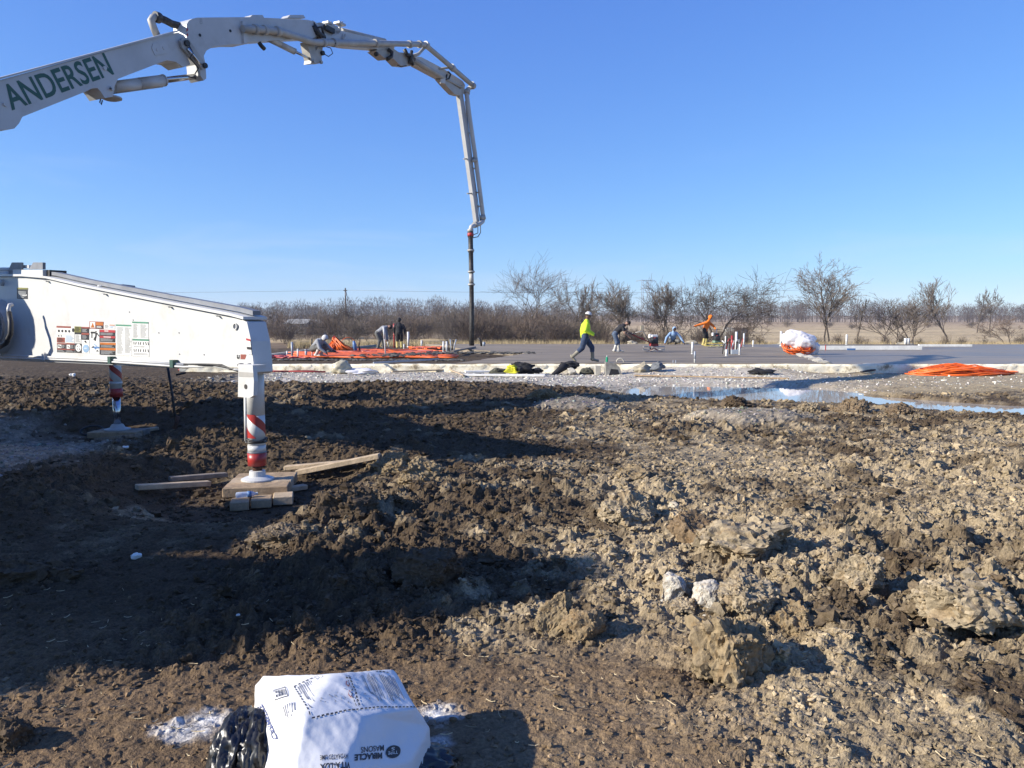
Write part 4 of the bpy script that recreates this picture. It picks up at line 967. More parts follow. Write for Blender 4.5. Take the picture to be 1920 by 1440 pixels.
mb = MB(); cyl(mb, 848, 872, rl * 1.08, 0, rl * 1.05); part(mb, 'red_collar', 'red_paint', leg)
mb = MB(); mb.tube([(LX + (rl * 1.13) * math.cos(a), LY + rl * 1.13 * math.sin(a), lz(824) + 0.012 * math.sin(a * 2 + 1)) for a in np.linspace(0, 6.2832, 25)], 0.012, 6); mb.tube([(LX + (rl * 1.11) * math.cos(a), LY + rl * 1.11 * math.sin(a), lz(828)) for a in np.linspace(0, 6.2832, 25)], 0.010, 6); split_build(mb, 'hose_ring', 'rubber', leg)
mb = MB(); cyl(mb, 846, 848, rl * 1.1); part(mb, 'collar_ring', 'steel_grey', leg)
mb = MB(); cyl(mb, 872, 882, rl * 0.55); part(mb, 'piston_rod', 'rust', leg)
FZ = lz(890)
mb = MB(); mb.lathe((LX, LY, FZ - 0.055), UP, [(0, 0.175), (0.015, 0.175), (0.03, 0.14), (0.045, 0.09), (0.10, 0.085), (0.105, 0.06)], 28); part(mb, 'foot_plate', 'white_paint', leg)
mb = MB(); mb.tube([(LX - rl * 1.1, LY - 0.02, lz(690)), (LX - rl * 1.1, LY - 0.02, lz(830))], 0.012, 6); mb.tube([(LX - rl * 1.1, LY - 0.02, lz(740)), (LX - rl * 1.12, LY - 0.03, lz(826))], 0.018, 6); split_build(mb, 'oil_pipe', 'white_paint', leg)
mb = MB(); bpn = [(447, 688), (474, 690), (476, 715), (475, 742), (468, 746), (446, 744)]
mb.prism([op(x, y, 0.16) for x, y in bpn], on * -0.05); br_ = part(mb, 'guard_plate', 'white_paint', beam)
mb = MB(); mb.add([op(x, y, 0.1635) for x, y in ((447.5, 697), (475, 699), (475, 707), (447.5, 706))], [(0, 3, 2, 1)]); part(mb, 'worn_band', 'boom_dull', br_)
mb = MB(); mb.lathe(op(461, 725, 0.16), on, [(0, 0.026), (0.004, 0.026)], 16); part(mb, 'slot', 'dark_steel', br_)
mb = MB()
for x in (456, 473): mb.lathe(op(x, 684, 0.0), on, [(0, 0.02), (0.05, 0.02), (0.05, 0.012), (0.07, 0.012)], 8)
split_build(mb, 'bolt', 'steel_grey', br_)
mb = MB().prism([op(x, y, 0.155) for x, y in ((446, 683), (474, 685), (474, 692), (446, 690))], on * -0.16); part(mb, 'bracket', 'white_paint', br_)
# root end: slewing drum, hose, top brackets
mb = MB(); cd = op(4, 612, 0.0); rr = (op(4, 652) - op(4, 612)).length
mb.lathe(cd, on, [(0, rr * 1.25), (0.16, rr * 1.25), (0.2, rr * 1.16), (0.22, rr * 0.7)], 36); dr = part(mb, 'slewing_drum', 'boom_paint', beam)
mb = MB(); mb.lathe(op(-4, 612, 0.225), on, [(0, rr * 0.72), (0.03, rr * 0.72), (0.03, rr * 0.62), (0.01, rr * 0.6)], 28)
for i in range(9):
    a = i * math.pi / 9; v1 = od * math.cos(a) + UP * math.sin(a); mb.tube([op(-4, 612, 0.24) + v1 * rr * 0.64, op(-4, 612, 0.24) - v1 * rr * 0.64], 0.008, 5)
part(mb, 'fan_grille', 'steel_grey', dr)
mb = MB(); mb.tube([op(24, 571, 0.3), op(18, 572, 0.34), op(16, 580, 0.36), op(17, 588, 0.36)], 0.028, 8); part(mb, 'pipe_elbow', 'boom_paint', dr)
mb = MB(); mb.tube([op(17, 586, 0.36), op(20, 605, 0.38), op(20, 625, 0.4), op(12, 643, 0.4), op(-10, 656, 0.36)], 0.035, 10); part(mb, 'hydraulic_hose', 'rubber', dr)
mb = MB(); rzo = math.atan2(od.y, od.x)
def tb(px0, py0, px1, py1, d0, d1, mi=0, sl=0):
    q = [op(px0, py1, d0), op(px1, py1, d0), op(px1, py0, d0), op(px0 + sl, py0, d0)]; mb.prism(q, on * (d1 - d0), mi)
tb(16, 492, 40, 505, -0.05, -0.08, 1, 6); tb(54, 492, 80, 505, 0.0, -0.04, 1, 8); tb(40, 506, 80, 520, 0.0, -0.3, 0); tb(24, 505, 44, 520, -0.06, -0.3, 0); tb(42, 497, 54, 503, -0.1, -0.3, 0)
split_build(mb, 'hinge_bracket', ['white_paint', 'steel_grey'], beam)
mb = MB(); tb(79, 506, 93, 521, -0.05, -0.28, 0, 0); part(mb, 'buffer', 'rubber', beam)
mb = MB(); mb.lathe(op(14, 519, -0.12), UP, [(0, 0.15), (0.05, 0.15), (0.06, 0.13), (0.09, 0.13), (0.1, 0.16), (0.13, 0.16), (0.14, 0.08)], 20); part(mb, 'hinge_pin', 'white_paint', beam)
mb = MB(); mb.lathe(op(6, 530, 0.0), on, [(0, 0.05), (0.05, 0.05), (0.05, 0.02), (0.12, 0.02)], 12); part(mb, 'grease_pin', 'boom_paint', beam)

# --- far outrigger leg and its arm behind the near arm
FY = 12.6
def fz(y_): return aty(218, y_, FY).z
FXc = aty(218, 740, FY).x; rf = 10.5 / 1442 * FY
b2 = part(MB().prism([Vector((-9.0, 13.4, 1.35)), Vector((-9.0, 13.4, 1.95)), Vector((FXc + 0.2, FY + 0.15, 1.45)), Vector((FXc + 0.2, FY + 0.15, 1.05)), Vector((FXc - 0.3, FY + 0.22, 1.05))], (0.16, 0.3, 0)), 'outrigger_beam', 'white_paint', truck, 'white outrigger arm hidden behind the near one')
mb = MB()
def c2(ya, yb, r, mi=0): mb.tube([(FXc, FY, fz(yb)), (FXc, FY, fz(ya))], r, 18, mi)
c2(655, 728, rf); c2(716, 720, rf * 1.08); lg2 = part(mb, 'jack_leg', 'white_paint', b2)
mb = MB(); c2(728, 744, rf * 1.08); part(mb, 'red_collar', 'red_paint', lg2)
mb = MB(); c2(744, 802, rf * 0.66); part(mb, 'piston_rod', 'chrome', lg2)
stripe(FXc, FY, rf * 1.012, fz(714), fz(684), 0.42, lg2, slant=-1.0, phs=(0.1,))
FGZ = fz(808)
mb = MB(); mb.lathe((FXc, FY, fz(806)), UP, [(0, 0.2), (0.02, 0.2), (0.04, 0.12), (0.09, 0.09), (0.10, 0.07)], 20); part(mb, 'foot_plate', 'boom_dull', lg2)
mb = MB(); q = aty(186, 540, 13.6); mb.bbox((q.x, 13.9, q.z - 0.05), (0.75, 0.5, 0.24), 0.05); mb.tube([(q.x, 13.9, q.z - 0.1), (q.x - 0.2, 13.9, 1.6)], 0.06, 8); part(mb, 'tool_tray', 'steel_grey', b2)

# --- truck body (left of the frame; shaped for its long shadow on the mud)
mb = MB(); mb.bbox((-9.9, 6.9, 0.95), (0.9, 11.4, 0.30)); ch = part(mb, 'chassis', 'steel_grey')
part(MB().bbox((-9.9, 7.6, 1.28), (2.35, 8.6, 0.34), b=0.04), 'deck', 'white_paint')
mb = MB(); mb.prism([(-11.1, 1.05, 0.65), (-11.1, 0.95, 1.9), (-11.1, 1.25, 3.25), (-11.1, 3.1, 3.45), (-11.1, 3.3, 0.65)], (2.4, 0, 0)); cab = part(mb, 'cab', 'white_paint')
part(MB().prism([(-8.69, 1.3, 1.85), (-8.69, 1.55, 2.75), (-8.69, 2.5, 2.8), (-8.69, 2.5, 1.85)], (0.02, 0, 0)), 'side_window', 'rubber', cab)
part(MB().prism([(-10.9, 0.94, 1.95), (-10.9, 1.17, 2.9), (-8.9, 1.17, 2.9), (-8.9, 0.94, 1.95)], (0, -0.02, 0)), 'windscreen', 'rubber', cab)
for y_ in (2.1, 4.1, 9.6, 11.0):
    for s_ in (-1, 1):
        xw = -9.9 + s_ * 1.02
        mb = MB(); mb.lathe((xw - 0.16, y_, 0.52), (1, 0, 0), [(0, 0.38), (0.02, 0.5), (0.06, 0.53), (0.26, 0.53), (0.30, 0.5), (0.32, 0.38)], 28, 0, True); w_ = part(mb, 'wheel', 'rubber')
        mb = MB(); mb.lathe((xw + s_ * 0.165, y_, 0.52), (s_, 0, 0), [(0, 0.3), (0.01, 0.28), (0.02, 0.1), (0.08, 0.09)], 20); part(mb, 'rim', 'chrome', w_)
mb = MB(); mb.lathe((-9.9, 11.3, 1.45), UP, [(0, 0.95), (0.8, 0.85), (1.2, 0.8), (1.25, 0.92), (1.45, 0.92), (1.5, 0.7)], 24); tr_ = part(mb, 'turret', 'white_paint')
part(MB().bbox((-9.9, 11.3, 3.7), (0.8, 1.0, 1.7), 0.4, b=0.08), 'turret_head', 'white_paint', tr_)
part(MB().bbox((-9.9, 4.55, 2.4), (2.35, 2.1, 1.9), b=0.08), 'water_tank', 'white_paint')
part(MB().bbox((-9.9, 6.65, 1.92), (2.25, 2.1, 0.95), b=0.08), 'tool_locker', 'white_paint')
part(MB().bbox((-9.9, 9.2, 1.85), (2.25, 2.6, 0.8), b=0.08), 'oil_tank', 'white_paint')
part(MB().prism([(-10.6, 12.6, 0.9), (-10.9, 12.5, 1.5), (-10.9, 13.3, 1.5), (-10.6, 13.1, 0.9)], (1.5, 0, 0)), 'hopper', 'steel_grey')
part(MB().prism([(-11.0, 1.3, 3.42), (-11.0, 1.6, 4.5), (-11.0, 2.2, 4.65), (-11.0, 2.4, 3.46)], (2.2, 0, 0)), 'roof_shadow_box', 'white_paint', cab)  # unseen box added on the cab roof to lengthen the cast shadow
part(MB().bbox((-9.9, 3.42, 2.3), (2.2, 0.2, 2.0)), 'cab_rear_frame', 'white_paint')
# ---------------------------------------------------------------- foundation and slab
def conc(name, col, rough, scale, r2):
    m, n, l, p = _nodes(name)
    tc = n.new('ShaderNodeTexCoord'); mp = n.new('ShaderNodeMapping'); mp.inputs['Scale'].default_value = (0.25, 1.0, 1.0)
    nz = n.new('ShaderNodeTexNoise'); nz.inputs['Scale'].default_value = scale; nz.inputs['Detail'].default_value = 7; nz.inputs['Roughness'].default_value = 0.65
    l.new(tc.outputs['Object'], mp.inputs['Vector']); l.new(mp.outputs['Vector'], nz.inputs['Vector'])
    rp = n.new('ShaderNodeValToRGB'); rp.color_ramp.elements[0].position = 0.35; rp.color_ramp.elements[1].position = 0.68
    rp.color_ramp.elements[0].color = (*[c * 0.62 for c in col], 1); rp.color_ramp.elements[1].color = (*[c * 1.18 for c in col], 1)
    l.new(nz.outputs['Fac'], rp.inputs['Fac']); l.new(rp.outputs['Color'], p.inputs['Base Color'])
    mr = n.new('ShaderNodeMapRange'); mr.inputs['From Min'].default_value = 0.35; mr.inputs['From Max'].default_value = 0.65; mr.inputs['To Min'].default_value = rough; mr.inputs['To Max'].default_value = r2
    l.new(nz.outputs['Fac'], mr.inputs['Value']); l.new(mr.outputs['Result'], p.inputs['Roughness'])
    p.inputs['Specular IOR Level'].default_value = 0.3; M[name] = m
conc('concrete_fresh', (0.245, 0.202, 0.148), 0.75, 0.9, 0.9)
conc('concrete_wet', (0.25, 0.21, 0.155), 0.36, 0.5, 0.55)
def SP_(px, py, z=SLAB_Z): return atz(px, py, z)
def noisy(pts, step=0.5, amp=0.12):
    out = []
    for a, b in zip(pts[:-1], pts[1:]):
        n = max(1, int((b - a).length / step))
        for i in range(n):
            t = i / n; out.append(a.lerp(b, t) + Vector((random.uniform(-amp, amp), random.uniform(-amp, amp), 0)))
    out.append(pts[-1]); return out
left_edge = noisy([Vector((-1.9, 25.99, SLAB_Z)), SP_(925, 671), SP_(985, 662.5), SP_(905, 657), SP_(858, 653), SP_(845, 648), Vector((-6.0, 53.0, SLAB_Z))])
left_edge[0] = Vector((-1.9, 25.99, SLAB_Z))
right_edge = noisy([Vector((9.6, 53, SLAB_Z)), SP_(1482, 652), SP_(1497, 666), SP_(1530, 674), Vector((10.6, 25.99, SLAB_Z))], 0.4, 0.06)
MB().prism(left_edge + right_edge, (0, 0, -0.30)).build('concrete_slab', 'concrete_fresh', None, 'freshly poured grey concrete slab', None, None, 'structure', base=(0, 0, 0))
MB().prism([Vector((10.75, 25.99, 0.30)), SP_(1534, 674, .30), SP_(1502, 666, .30), SP_(1488, 655, .30), Vector((10.6, 53, 0.30)), Vector((48, 53, 0.30)), Vector((48, 25.99, 0.30))], (0, 0, -0.28)).build('wet_slab', 'concrete_wet', None, 'shiny wet concrete slab on the right', None, None, 'structure', base=(0, 0, 0))
# foundation wall front: cream insulation, chipped and splashed
def foam_mat():
    m, n, l, p = _nodes('foam_wall'); p.inputs['Roughness'].default_value = 0.9
    tc = n.new('ShaderNodeTexCoord'); a = n.new('ShaderNodeTexNoise'); a.inputs['Scale'].default_value = 3.2; a.inputs['Detail'].default_value = 9; a.inputs['Roughness'].default_value = 0.75
    l.new(tc.outputs['Object'], a.inputs['Vector']); rp = n.new('ShaderNodeValToRGB'); e = rp.color_ramp.elements
    e[0].position = 0.36; e[0].color = (0.30, 0.24, 0.15, 1); e[1].position = 0.54; e[1].color = (0.90, 0.83, 0.64, 1); x = e.new(0.44); x.color = (0.72, 0.64, 0.46, 1)
    l.new(a.outputs['Fac'], rp.inputs['Fac']); l.new(rp.outputs['Color'], p.inputs['Base Color']); M['foam_wall'] = m
foam_mat()
xs_ = np.arange(FND_X0, 26.01, 0.12); zs = np.linspace(-0.18, 0.295, 7)
WXg, WZg = np.meshgrid(xs_, zs)
yo = 25.86 + 0.05 * fbm(WXg * 2, WZg * 6, 4, 301) + 0.04 * fbm(WXg * 9, WZg * 9, 3, 302)
zo = WZg + (WZg > 0.28) * 0.02 * fbm(WXg * 3, WXg * 0, 4, 303)
ncol = len(xs_); vv = np.stack([WXg, yo, zo], -1).reshape(-1, 3)
back = np.stack([xs_, np.full_like(xs_, 26.16), zo[-1]], -1)
vv = np.concatenate([vv, back]); ii = np.arange(7 * ncol).reshape(7, ncol); ib = 7 * ncol + np.arange(ncol)
fq = np.concatenate([np.stack([ii[:-1, :-1], ii[:-1, 1:], ii[1:, 1:], ii[1:, :-1]], -1).reshape(-1, 4), np.stack([ii[-1, :-1], ii[-1, 1:], ib[1:], ib[:-1]], -1)])
link('foundation_wall', np_mesh('foundation_wall', vv, fq, ['foam_wall'], smooth=True), None, Vector((0, 0, 0)), 'low cream foundation wall along the front of the slab', 'wall')
# foundation strips around the unpoured bay: back and left low walls
mk('cement_pale', (0.50, 0.47, 0.40), 0.9, var=0.15, scale=2, dirt=0.5)
MB().box((FND_X0 + 0.1, 37.0, 0.15), (0.2, 21.5, 0.3)).build('foundation_wall', 'cement_pale', None, 'low pale foundation wall running back on the far left', 'wall')
a_, b_ = SP_(505, 665, .3), SP_(702, 646, .3)
MB().prism([a_, b_, b_ + Vector((0.1, 0.25, 0)), a_ + Vector((0.1, 0.25, 0))], (0, 0, -0.2)).build('concrete_kerb', 'cement_pale', None, 'long pale concrete kerb slanting behind the orange tubing', 'kerb')
# white foam forms at the back of the wet slab
mk('foam_white', (0.92, 0.90, 0.82), 0.8, var=0.08, scale=3, dirt=0.35, dirtcol=(0.38, 0.33, 0.26))
def strip_box(name, p, q, h, d, m_, label, cat, group=None, z0=None, parent=None):
    p, q = Vector(p), Vector(q); ax = (q - p).normalized(); c = (p + q) / 2
    return MB().bbox((c.x, c.y, (z0 if z0 is not None else c.z) + h / 2), ((q - p).length, d, h), math.atan2(ax.y, ax.x), b=0.008).build(name, m_, parent, label, cat, group)
strip_box('form_board', SP_(1535, 656), SP_(1728, 656), 0.22, 0.12, 'foam_white', 'long white form board at the back of the wet slab', 'board')
strip_box('form_board', SP_(1722, 650), SP_(1822, 650), 0.14, 0.12, 'foam_white', 'short white form board at the right end behind the wet slab', 'board')
strip_box('form_board', SP_(1500, 648.5), SP_(1725, 647.5), 0.06, 0.1, 'wood_grey', 'thin dark board behind the long white form board', 'board')
strip_box('form_stake', SP_(1547, 657), SP_(1548.6, 657), 0.28, 0.04, 'red_paint', 'short red stake at the left end of the white form board', 'stake')
strip_box('sticker_board', SP_(1588, 656.8), SP_(1604, 656.8), 0.10, 0.02, 'pvc_blue', 'small blue panel on the long white form board', 'panel')
# white fittings on the back edge
t = thing('pipe_fitting', 'white twin pipe fitting standing at the back edge of the wet slab', 'pipe', SP_(1700, 646))
for dx in (-0.09, 0.09): MB().tube([SP_(1700, 646) + Vector((dx, 0, 0)), SP_(1700, 646) + Vector((dx, 0, 0.42))], 0.09, 10).build('pipe', 'pvc', t)
rubble_n = 0
def lump(name, c, sx, sy, sz, m_, label, cat, seed, crag=0.25, group=None, rot=0.0, parent=None, sub=None):
    BV, BF = sub or I4
    V = chunk(BV, seed, crag, 5); V = V + np.stack([vn3(V * 1.9 + seed + k * 17, seed + k) - 0.5 for k in range(3)], 1) * crag * 1.5
    V = V * np.array((sx / 2, sy / 2, sz / 2)); cr_, sr = math.cos(rot), math.sin(rot); V = np.stack([V[:, 0] * cr_ - V[:, 1] * sr, V[:, 0] * sr + V[:, 1] * cr_, V[:, 2]], 1)
    V[:, 2] += sz * 0.36; V[:, 2] = np.maximum(V[:, 2], -0.03)
    c = Vector(c)
    if parent is not None: V = V + np.array(c - ORI[parent.name])
    me = np_mesh(name, V, BF, [m_], smooth=True); return link(name, me, parent, c if parent is None else ORI[parent.name], label, cat, group)
# rubble line where the two pours meet and on the ragged edge of the fresh concrete
Vr, Fr_ = [], []; off = 0
def rub(P, n, s0, s1, spread):
    global off
    for i in range(n):
        t = random.random() * (len(P) - 1); k = int(t); p = P[k].lerp(P[k + 1], t - k) + Vector((random.uniform(-spread, spread), random.uniform(-spread, spread), 0))
        BV, BF = crumb[random.randrange(9)]; s_ = random.uniform(s0, s1)
        Vr.append(BV * s_ * np.array((1.5, 1, 0.55)) + np.array((p.x, p.y, SLAB_Z + s_ * 0.1))); Fr_.append(BF + off); off += len(BV)
rub([SP_(1545, 681), SP_(1525, 673), SP_(1500, 666), SP_(1484, 652)], 90, 0.03, 0.13, 0.15)
link('concrete_rubble', np_mesh('concrete_rubble', np.concatenate(Vr), np.concatenate(Fr_), ['cement_pale']), None, Vector((0, 0, 0)), 'pale rubble between the two pours', None, None, 'stuff')
Vr, Fr_, off = [], [], 0
rub([SP_(700, 667), SP_(850, 661), SP_(985, 662)], 420, 0.02, 0.09, 1.1); rub([SP_(520, 674.5), SP_(870, 675.5)], 500, 0.02, 0.07, 0.45)
mk('wet_rubble', (0.10, 0.095, 0.085), 0.8, var=0.3, scale=3)
link('wet_concrete_lumps', np_mesh('wet_concrete_lumps', np.concatenate(Vr), np.concatenate(Fr_), ['wet_rubble']), None, Vector((0, 0, 0)), 'dark lumps of wet concrete along the edge of the pour', None, None, 'stuff')

# ---------------------------------------------------------------- orange heating tube on the unpoured bay
mk('tube_orange', (0.95, 0.17, 0.02), 0.42, var=0.12, scale=2)
mk('tube_red', (0.42, 0.05, 0.045), 0.5, var=0.2, scale=2, dirt=0.4)
tb_ = thing('heating_tube_grid', 'rows of orange heating tube laid over the unpoured bay', 'tubing', (-5, 38, 0.2))
rnd = random.Random(4)
def tube_row(y_px, x0, x1, m_, r=0.03):
    zf = 0.26; pts = []
    n = 16; ph = rnd.random() * 6
    for i in range(n + 1):
        x = x0 + (x1 - x0) * i / n; p = atz(x, y_px + 0.5 * math.sin(i * 0.7 + ph), zf); p.z = zf + 0.02 * rnd.random(); pts.append(p)
    MB().tube(pts, r, 5).build('tube', m_, tb_)
for i in range(52):
    yb = 661 + 9.5 * i / 52; tube_row(yb, 545 + rnd.uniform(-8, 40), rnd.uniform(800, 862) - (6 if yb < 664 else 0), 'tube_orange', 0.036)
for i in range(16):
    yb = 651.3 + 2.6 * i / 16; tube_row(yb, 765 + rnd.uniform(0, 20), rnd.uniform(810, 832), 'tube_orange', 0.05)
for i in range(14):
    yb = 655 + 6 * i / 14; tube_row(yb, 620 + rnd.uniform(-30, 60), rnd.uniform(700, 840), 'tube_orange' if i % 3 else 'tube_red', 0.03)
for i in range(7): tube_row(rnd.uniform(667, 672), rnd.uniform(505, 520), rnd.uniform(560, 600), 'tube_red', 0.03)
def coil(name, label, c, rx, ry, h, n, m_, seed, r=0.018, cat='tubing', tip=None):
    rr = random.Random(seed); t = thing(name, label, cat, c)
    for i in range(n):
        ax, ay = rx * rr.uniform(0.55, 1.0), ry * rr.uniform(0.5, 1.0); ox, oy = rr.uniform(-0.25, 0.25) * rx, rr.uniform(-0.2, 0.2) * ry; th = rr.uniform(-0.12, 0.12); ph = rr.random() * 6.28
        pts = []
        for k in range(33):
            a = k / 32 * 2 * math.pi
            x, y_ = ax * math.cos(a), ay * math.sin(a); lift = h * (1 - abs(x) / rx * 0.85) * (i + 0.5) / n + 0.03 * math.sin(3 * a + ph)
            pts.append(Vector((c[0] + ox + x * math.cos(th) - y_ * math.sin(th), c[1] + oy + x * math.sin(th) + y_ * math.cos(th), c[2] + 0.03 + max(0, lift))))
        MB().tube(pts, r, 5, cap=False).build('tube_loop', m_, t)
    return t
cp = Vector((aty(1800, 703, 24.9).x, 24.9, 0)); cp.z = zat(cp.x, cp.y)
coil('tube_coil', 'flattened heap of orange tube coils by the wall on the right', cp, 1.55, 0.75, 0.30, 46, 'tube_orange', 2, 0.022)
# standing heap of orange tube on the left with a big loop beside it
hp = SP_(630, 658, 0.25); t = thing('tube_heap', 'pointed heap of orange tube standing behind the grey hooded worker', 'tubing', hp)
pk = aty(627, 634, hp.y); rr = random.Random(9)
for i in range(30):
    a = rr.uniform(0, 6.28); bx = hp + Vector((rr.uniform(-0.45, 1.15), rr.uniform(-0.4, 0.4), 0)); p2 = pk + Vector((rr.uniform(-.12, .12), rr.uniform(-.12, .12), rr.uniform(-.14, .03)))
    c2_ = hp + Vector((rr.uniform(-0.7, 1.0), rr.uniform(-0.5, 0.5), 0))
    MB().tube([bx, bx.lerp(p2, 0.55) + Vector((rr.uniform(-.1, .12), 0, -0.05)), p2, p2.lerp(c2_, 0.5) + Vector((rr.uniform(-.1, .15), 0, -0.04)), c2_ + Vector((0.1, 0, 0.03))], 0.032, 5).build('tube_loop', 'tube_orange', t)
MB().box(pk + Vector((0, 0, 0.06)), (0.1, 0.1, 0.12)).build('red_tag', 'red_paint', t)
lp = SP_(653, 657, 0.25); MB().tube([lp + Vector((0.36 * math.cos(a), 0.1 * math.cos(a), 0.34 + 0.36 * math.sin(a))) for a in np.linspace(-1.3, 4.45, 30)], 0.02, 6).build('tube_loop', 'tube_orange', None, 'single upright orange tube loop beside the pointed heap', 'tubing')
# red bars lying before the wall on the left
for i, (x0, y0, x1, y1, lb) in enumerate(((512, 694, 632, 689, 'upper'), (505, 698, 628, 694, 'middle'), (335, 695, 610, 699, 'longest and lowest'))):
    a_, b_ = onground(x0, y0 + 1), onground(x1, y1 + 1); up_ = Vector((0, 0, 0.05 + 0.03 * i))
    pts = [a_.lerp(b_, k / 6) for k in range(7)]
    for p in pts: p.z = zat(p.x, p.y) + 0.05
    MB().tube(pts, 0.022 + 0.004 * i, 6).build('red_pipe', 'tube_red', None, f'{lb} of the red pipes lying before the foundation wall on the left', 'pipe')

# ---------------------------------------------------------------- pipe stubs and stakes
def stub(px, yt, yb, wpx_, m_, label, z0=SLAB_Z, cap=None, lean=0.0, name='pipe_stub', cat='pipe', group=None):
    b = atz(px, yb, z0); tp = aty(px, yt, b.y); r = wpx_ / 2 / F_PX * b.y
    t = thing(name, label, cat, b, group); top = Vector((b.x + lean, b.y, tp.z))
    MB().tube([b + Vector((0, 0, -0.05)), top], r, 10).build('tube', m_, t)
    if cap: k = b.lerp(top, cap[1]); MB().tube([k, top + (top - b).normalized() * 0.004], r * 1.15, 10).build('collar', cap[0], t)
    else: MB().tube([b.lerp(top, 0.0), b.lerp(top, 0.06)], r * 1.25, 10).build('collar', m_, t)
    return t
FZ_ = 0.24
stub(548, 641, 669, 4.2, 'pvc_grey', 'tall pale pipe stub nearest the outrigger on the left', FZ_)
stub(538.5, 658, 666, 3, 'pvc', 'shortest pipe stub on the left', FZ_)
stub(558.6, 654, 671, 3.2, 'pvc', 'white pipe stub second right of the tall pale one', FZ_)
stub(574, 655, 669, 4.6, 'pvc_grey', 'grey pipe stub left of the grey hooded worker', FZ_, ('pvc_grey', 0.85))
stub(585.3, 635, 670, 2.2, 'pvc', 'thin upright stake touching the grey hooded worker', FZ_, ('dark_steel', 0.5), name='stake', cat='stake')
stub(723.5, 613, 669, 2.6, 'pvc', 'tall thin leaning stake at the front of the tubing', FZ_, ('pvc', 0.6), lean=-0.09, name='stake', cat='stake')
stub(739.2, 607, 651, 3.0, 'red_paint', 'tall red stake beside the worker in the black jacket', FZ_, ('red_paint', 0.7), name='stake', cat='stake')
stub(728.5, 640, 649, 1.6, 'pvc', 'short leaning peg between the bent worker and the red stake', FZ_, lean=-0.08, name='stake', cat='stake')
stub(765.5, 622, 651, 4.0, 'pvc', 'tall white pipe stub right of the worker in the black jacket', FZ_)
stub(757.5, 645, 654, 2.6, 'pvc', 'small white stub at the feet of the worker in the black jacket', FZ_)
stub(790.5, 638, 650, 3.2, 'pvc', 'lone short white pipe stub behind the orange tubing', FZ_)
stub(831.5, 640, 660, 3.4, 'pvc', 'left pipe of the pair standing by the pour edge', FZ_)
stub(837.5, 640, 660.5, 3.4, 'pvc', 'right pipe of the pair standing by the pour edge', FZ_)
b = atz(847, 659, FZ_); t = thing('pipe_bundle', 'bundle of dark conduits right of the white pair of pipes', 'pipe', b)
for i in range(4): MB().tube([b + Vector((-0.14 + 0.09 * i, 0, -0.02)), b + Vector((-0.15 + 0.1 * i, 0, 0.35)), b + Vector((-0.24 + 0.16 * i, 0.05, 0.58 + 0.05 * (i % 2)))], 0.035, 6).build('conduit', 'pvc_grey' if i % 2 else 'dark_steel', t)
b = atz(903, 649, SLAB_Z); t = thing('pipe_bundle', 'dark bent conduit stub beside the hanging hose', 'pipe', b)
MB().tube([b, b + Vector((-0.05, 0, 0.3)), b + Vector((-0.22, 0, 0.52))], 0.07, 7).build('conduit', 'dark_steel', t); MB().tube([b + Vector((0.12, 0, 0)), b + Vector((0.14, 0, 0.26))], 0.09, 8).build('collar', 'pvc_grey', t)
stub(1298, 641, 664, 3.6, 'pvc', 'white pipe stub in the middle of the slab left of the cluster')
stub(1302.6, 659, 680, 3.0, 'pvc', 'pipe stub with blue upper half at the front slab edge', SLAB_Z, ('pvc_grey', 0.35))
stub(1412, 638, 650, 2.6, 'pvc', 'short white pipe stub at the back right of the cluster')
stub(1464, 621, 649, 4.0, 'pvc', 'white pipe behind the plastic wrapped bundle')
stub(1587, 627, 647, 3.4, 'pvc', 'white pipe stub behind the long form board')
for i, (px, yt, yb, w, m_, lb) in enumerate(((1360, 630, 652, 2.4, 'pvc', 'leftmost back'), (1362, 655, 667.5, 4.6, 'pvc', 'front left thick'), (1372, 629, 656, 3.6, 'red_paint', 'red'), (1380, 622, 658, 4.6, 'pvc', 'tallest white'), (1386.5, 645, 665, 3.0, 'pvc', 'front right thin'), (1394.5, 625, 649, 3.0, 'pvc', 'right back'))):
    stub(px, yt, yb, w, m_, f'{lb} pipe of the pipe cluster in the middle of the slab')
b = SP_(1372, 664); t = thing('valve_frame', 'dark tangle of small pipes and valves inside the pipe cluster', 'pipework', b)
for i in range(9):
    x = -0.4 + 0.1 * i; MB().tube([b + Vector((x, 0.15 * (i % 3), 0)), b + Vector((x + 0.04, 0.1, 0.35 + 0.1 * (i % 4))), b + Vector((x + 0.12 * (-1) ** i, 0.1, 0.5 + 0.1 * (i % 3)))], 0.028, 6).build('pipe', ('dark_steel', 'pvc', 'tube_red')[i % 3], t)
MB().bbox(b + Vector((0.1, -0.05, 0.1)), (0.3, 0.25, 0.2)).build('valve_box', 'pvc_grey', t)
for i, x in enumerate((1262, 1267)): stub(x, 675.5, 681, 1.4, 'pvc_grey', ('left' if i == 0 else 'right') + ' of two small anchor bolts at the front slab edge', name='anchor_bolt', cat='bolt')

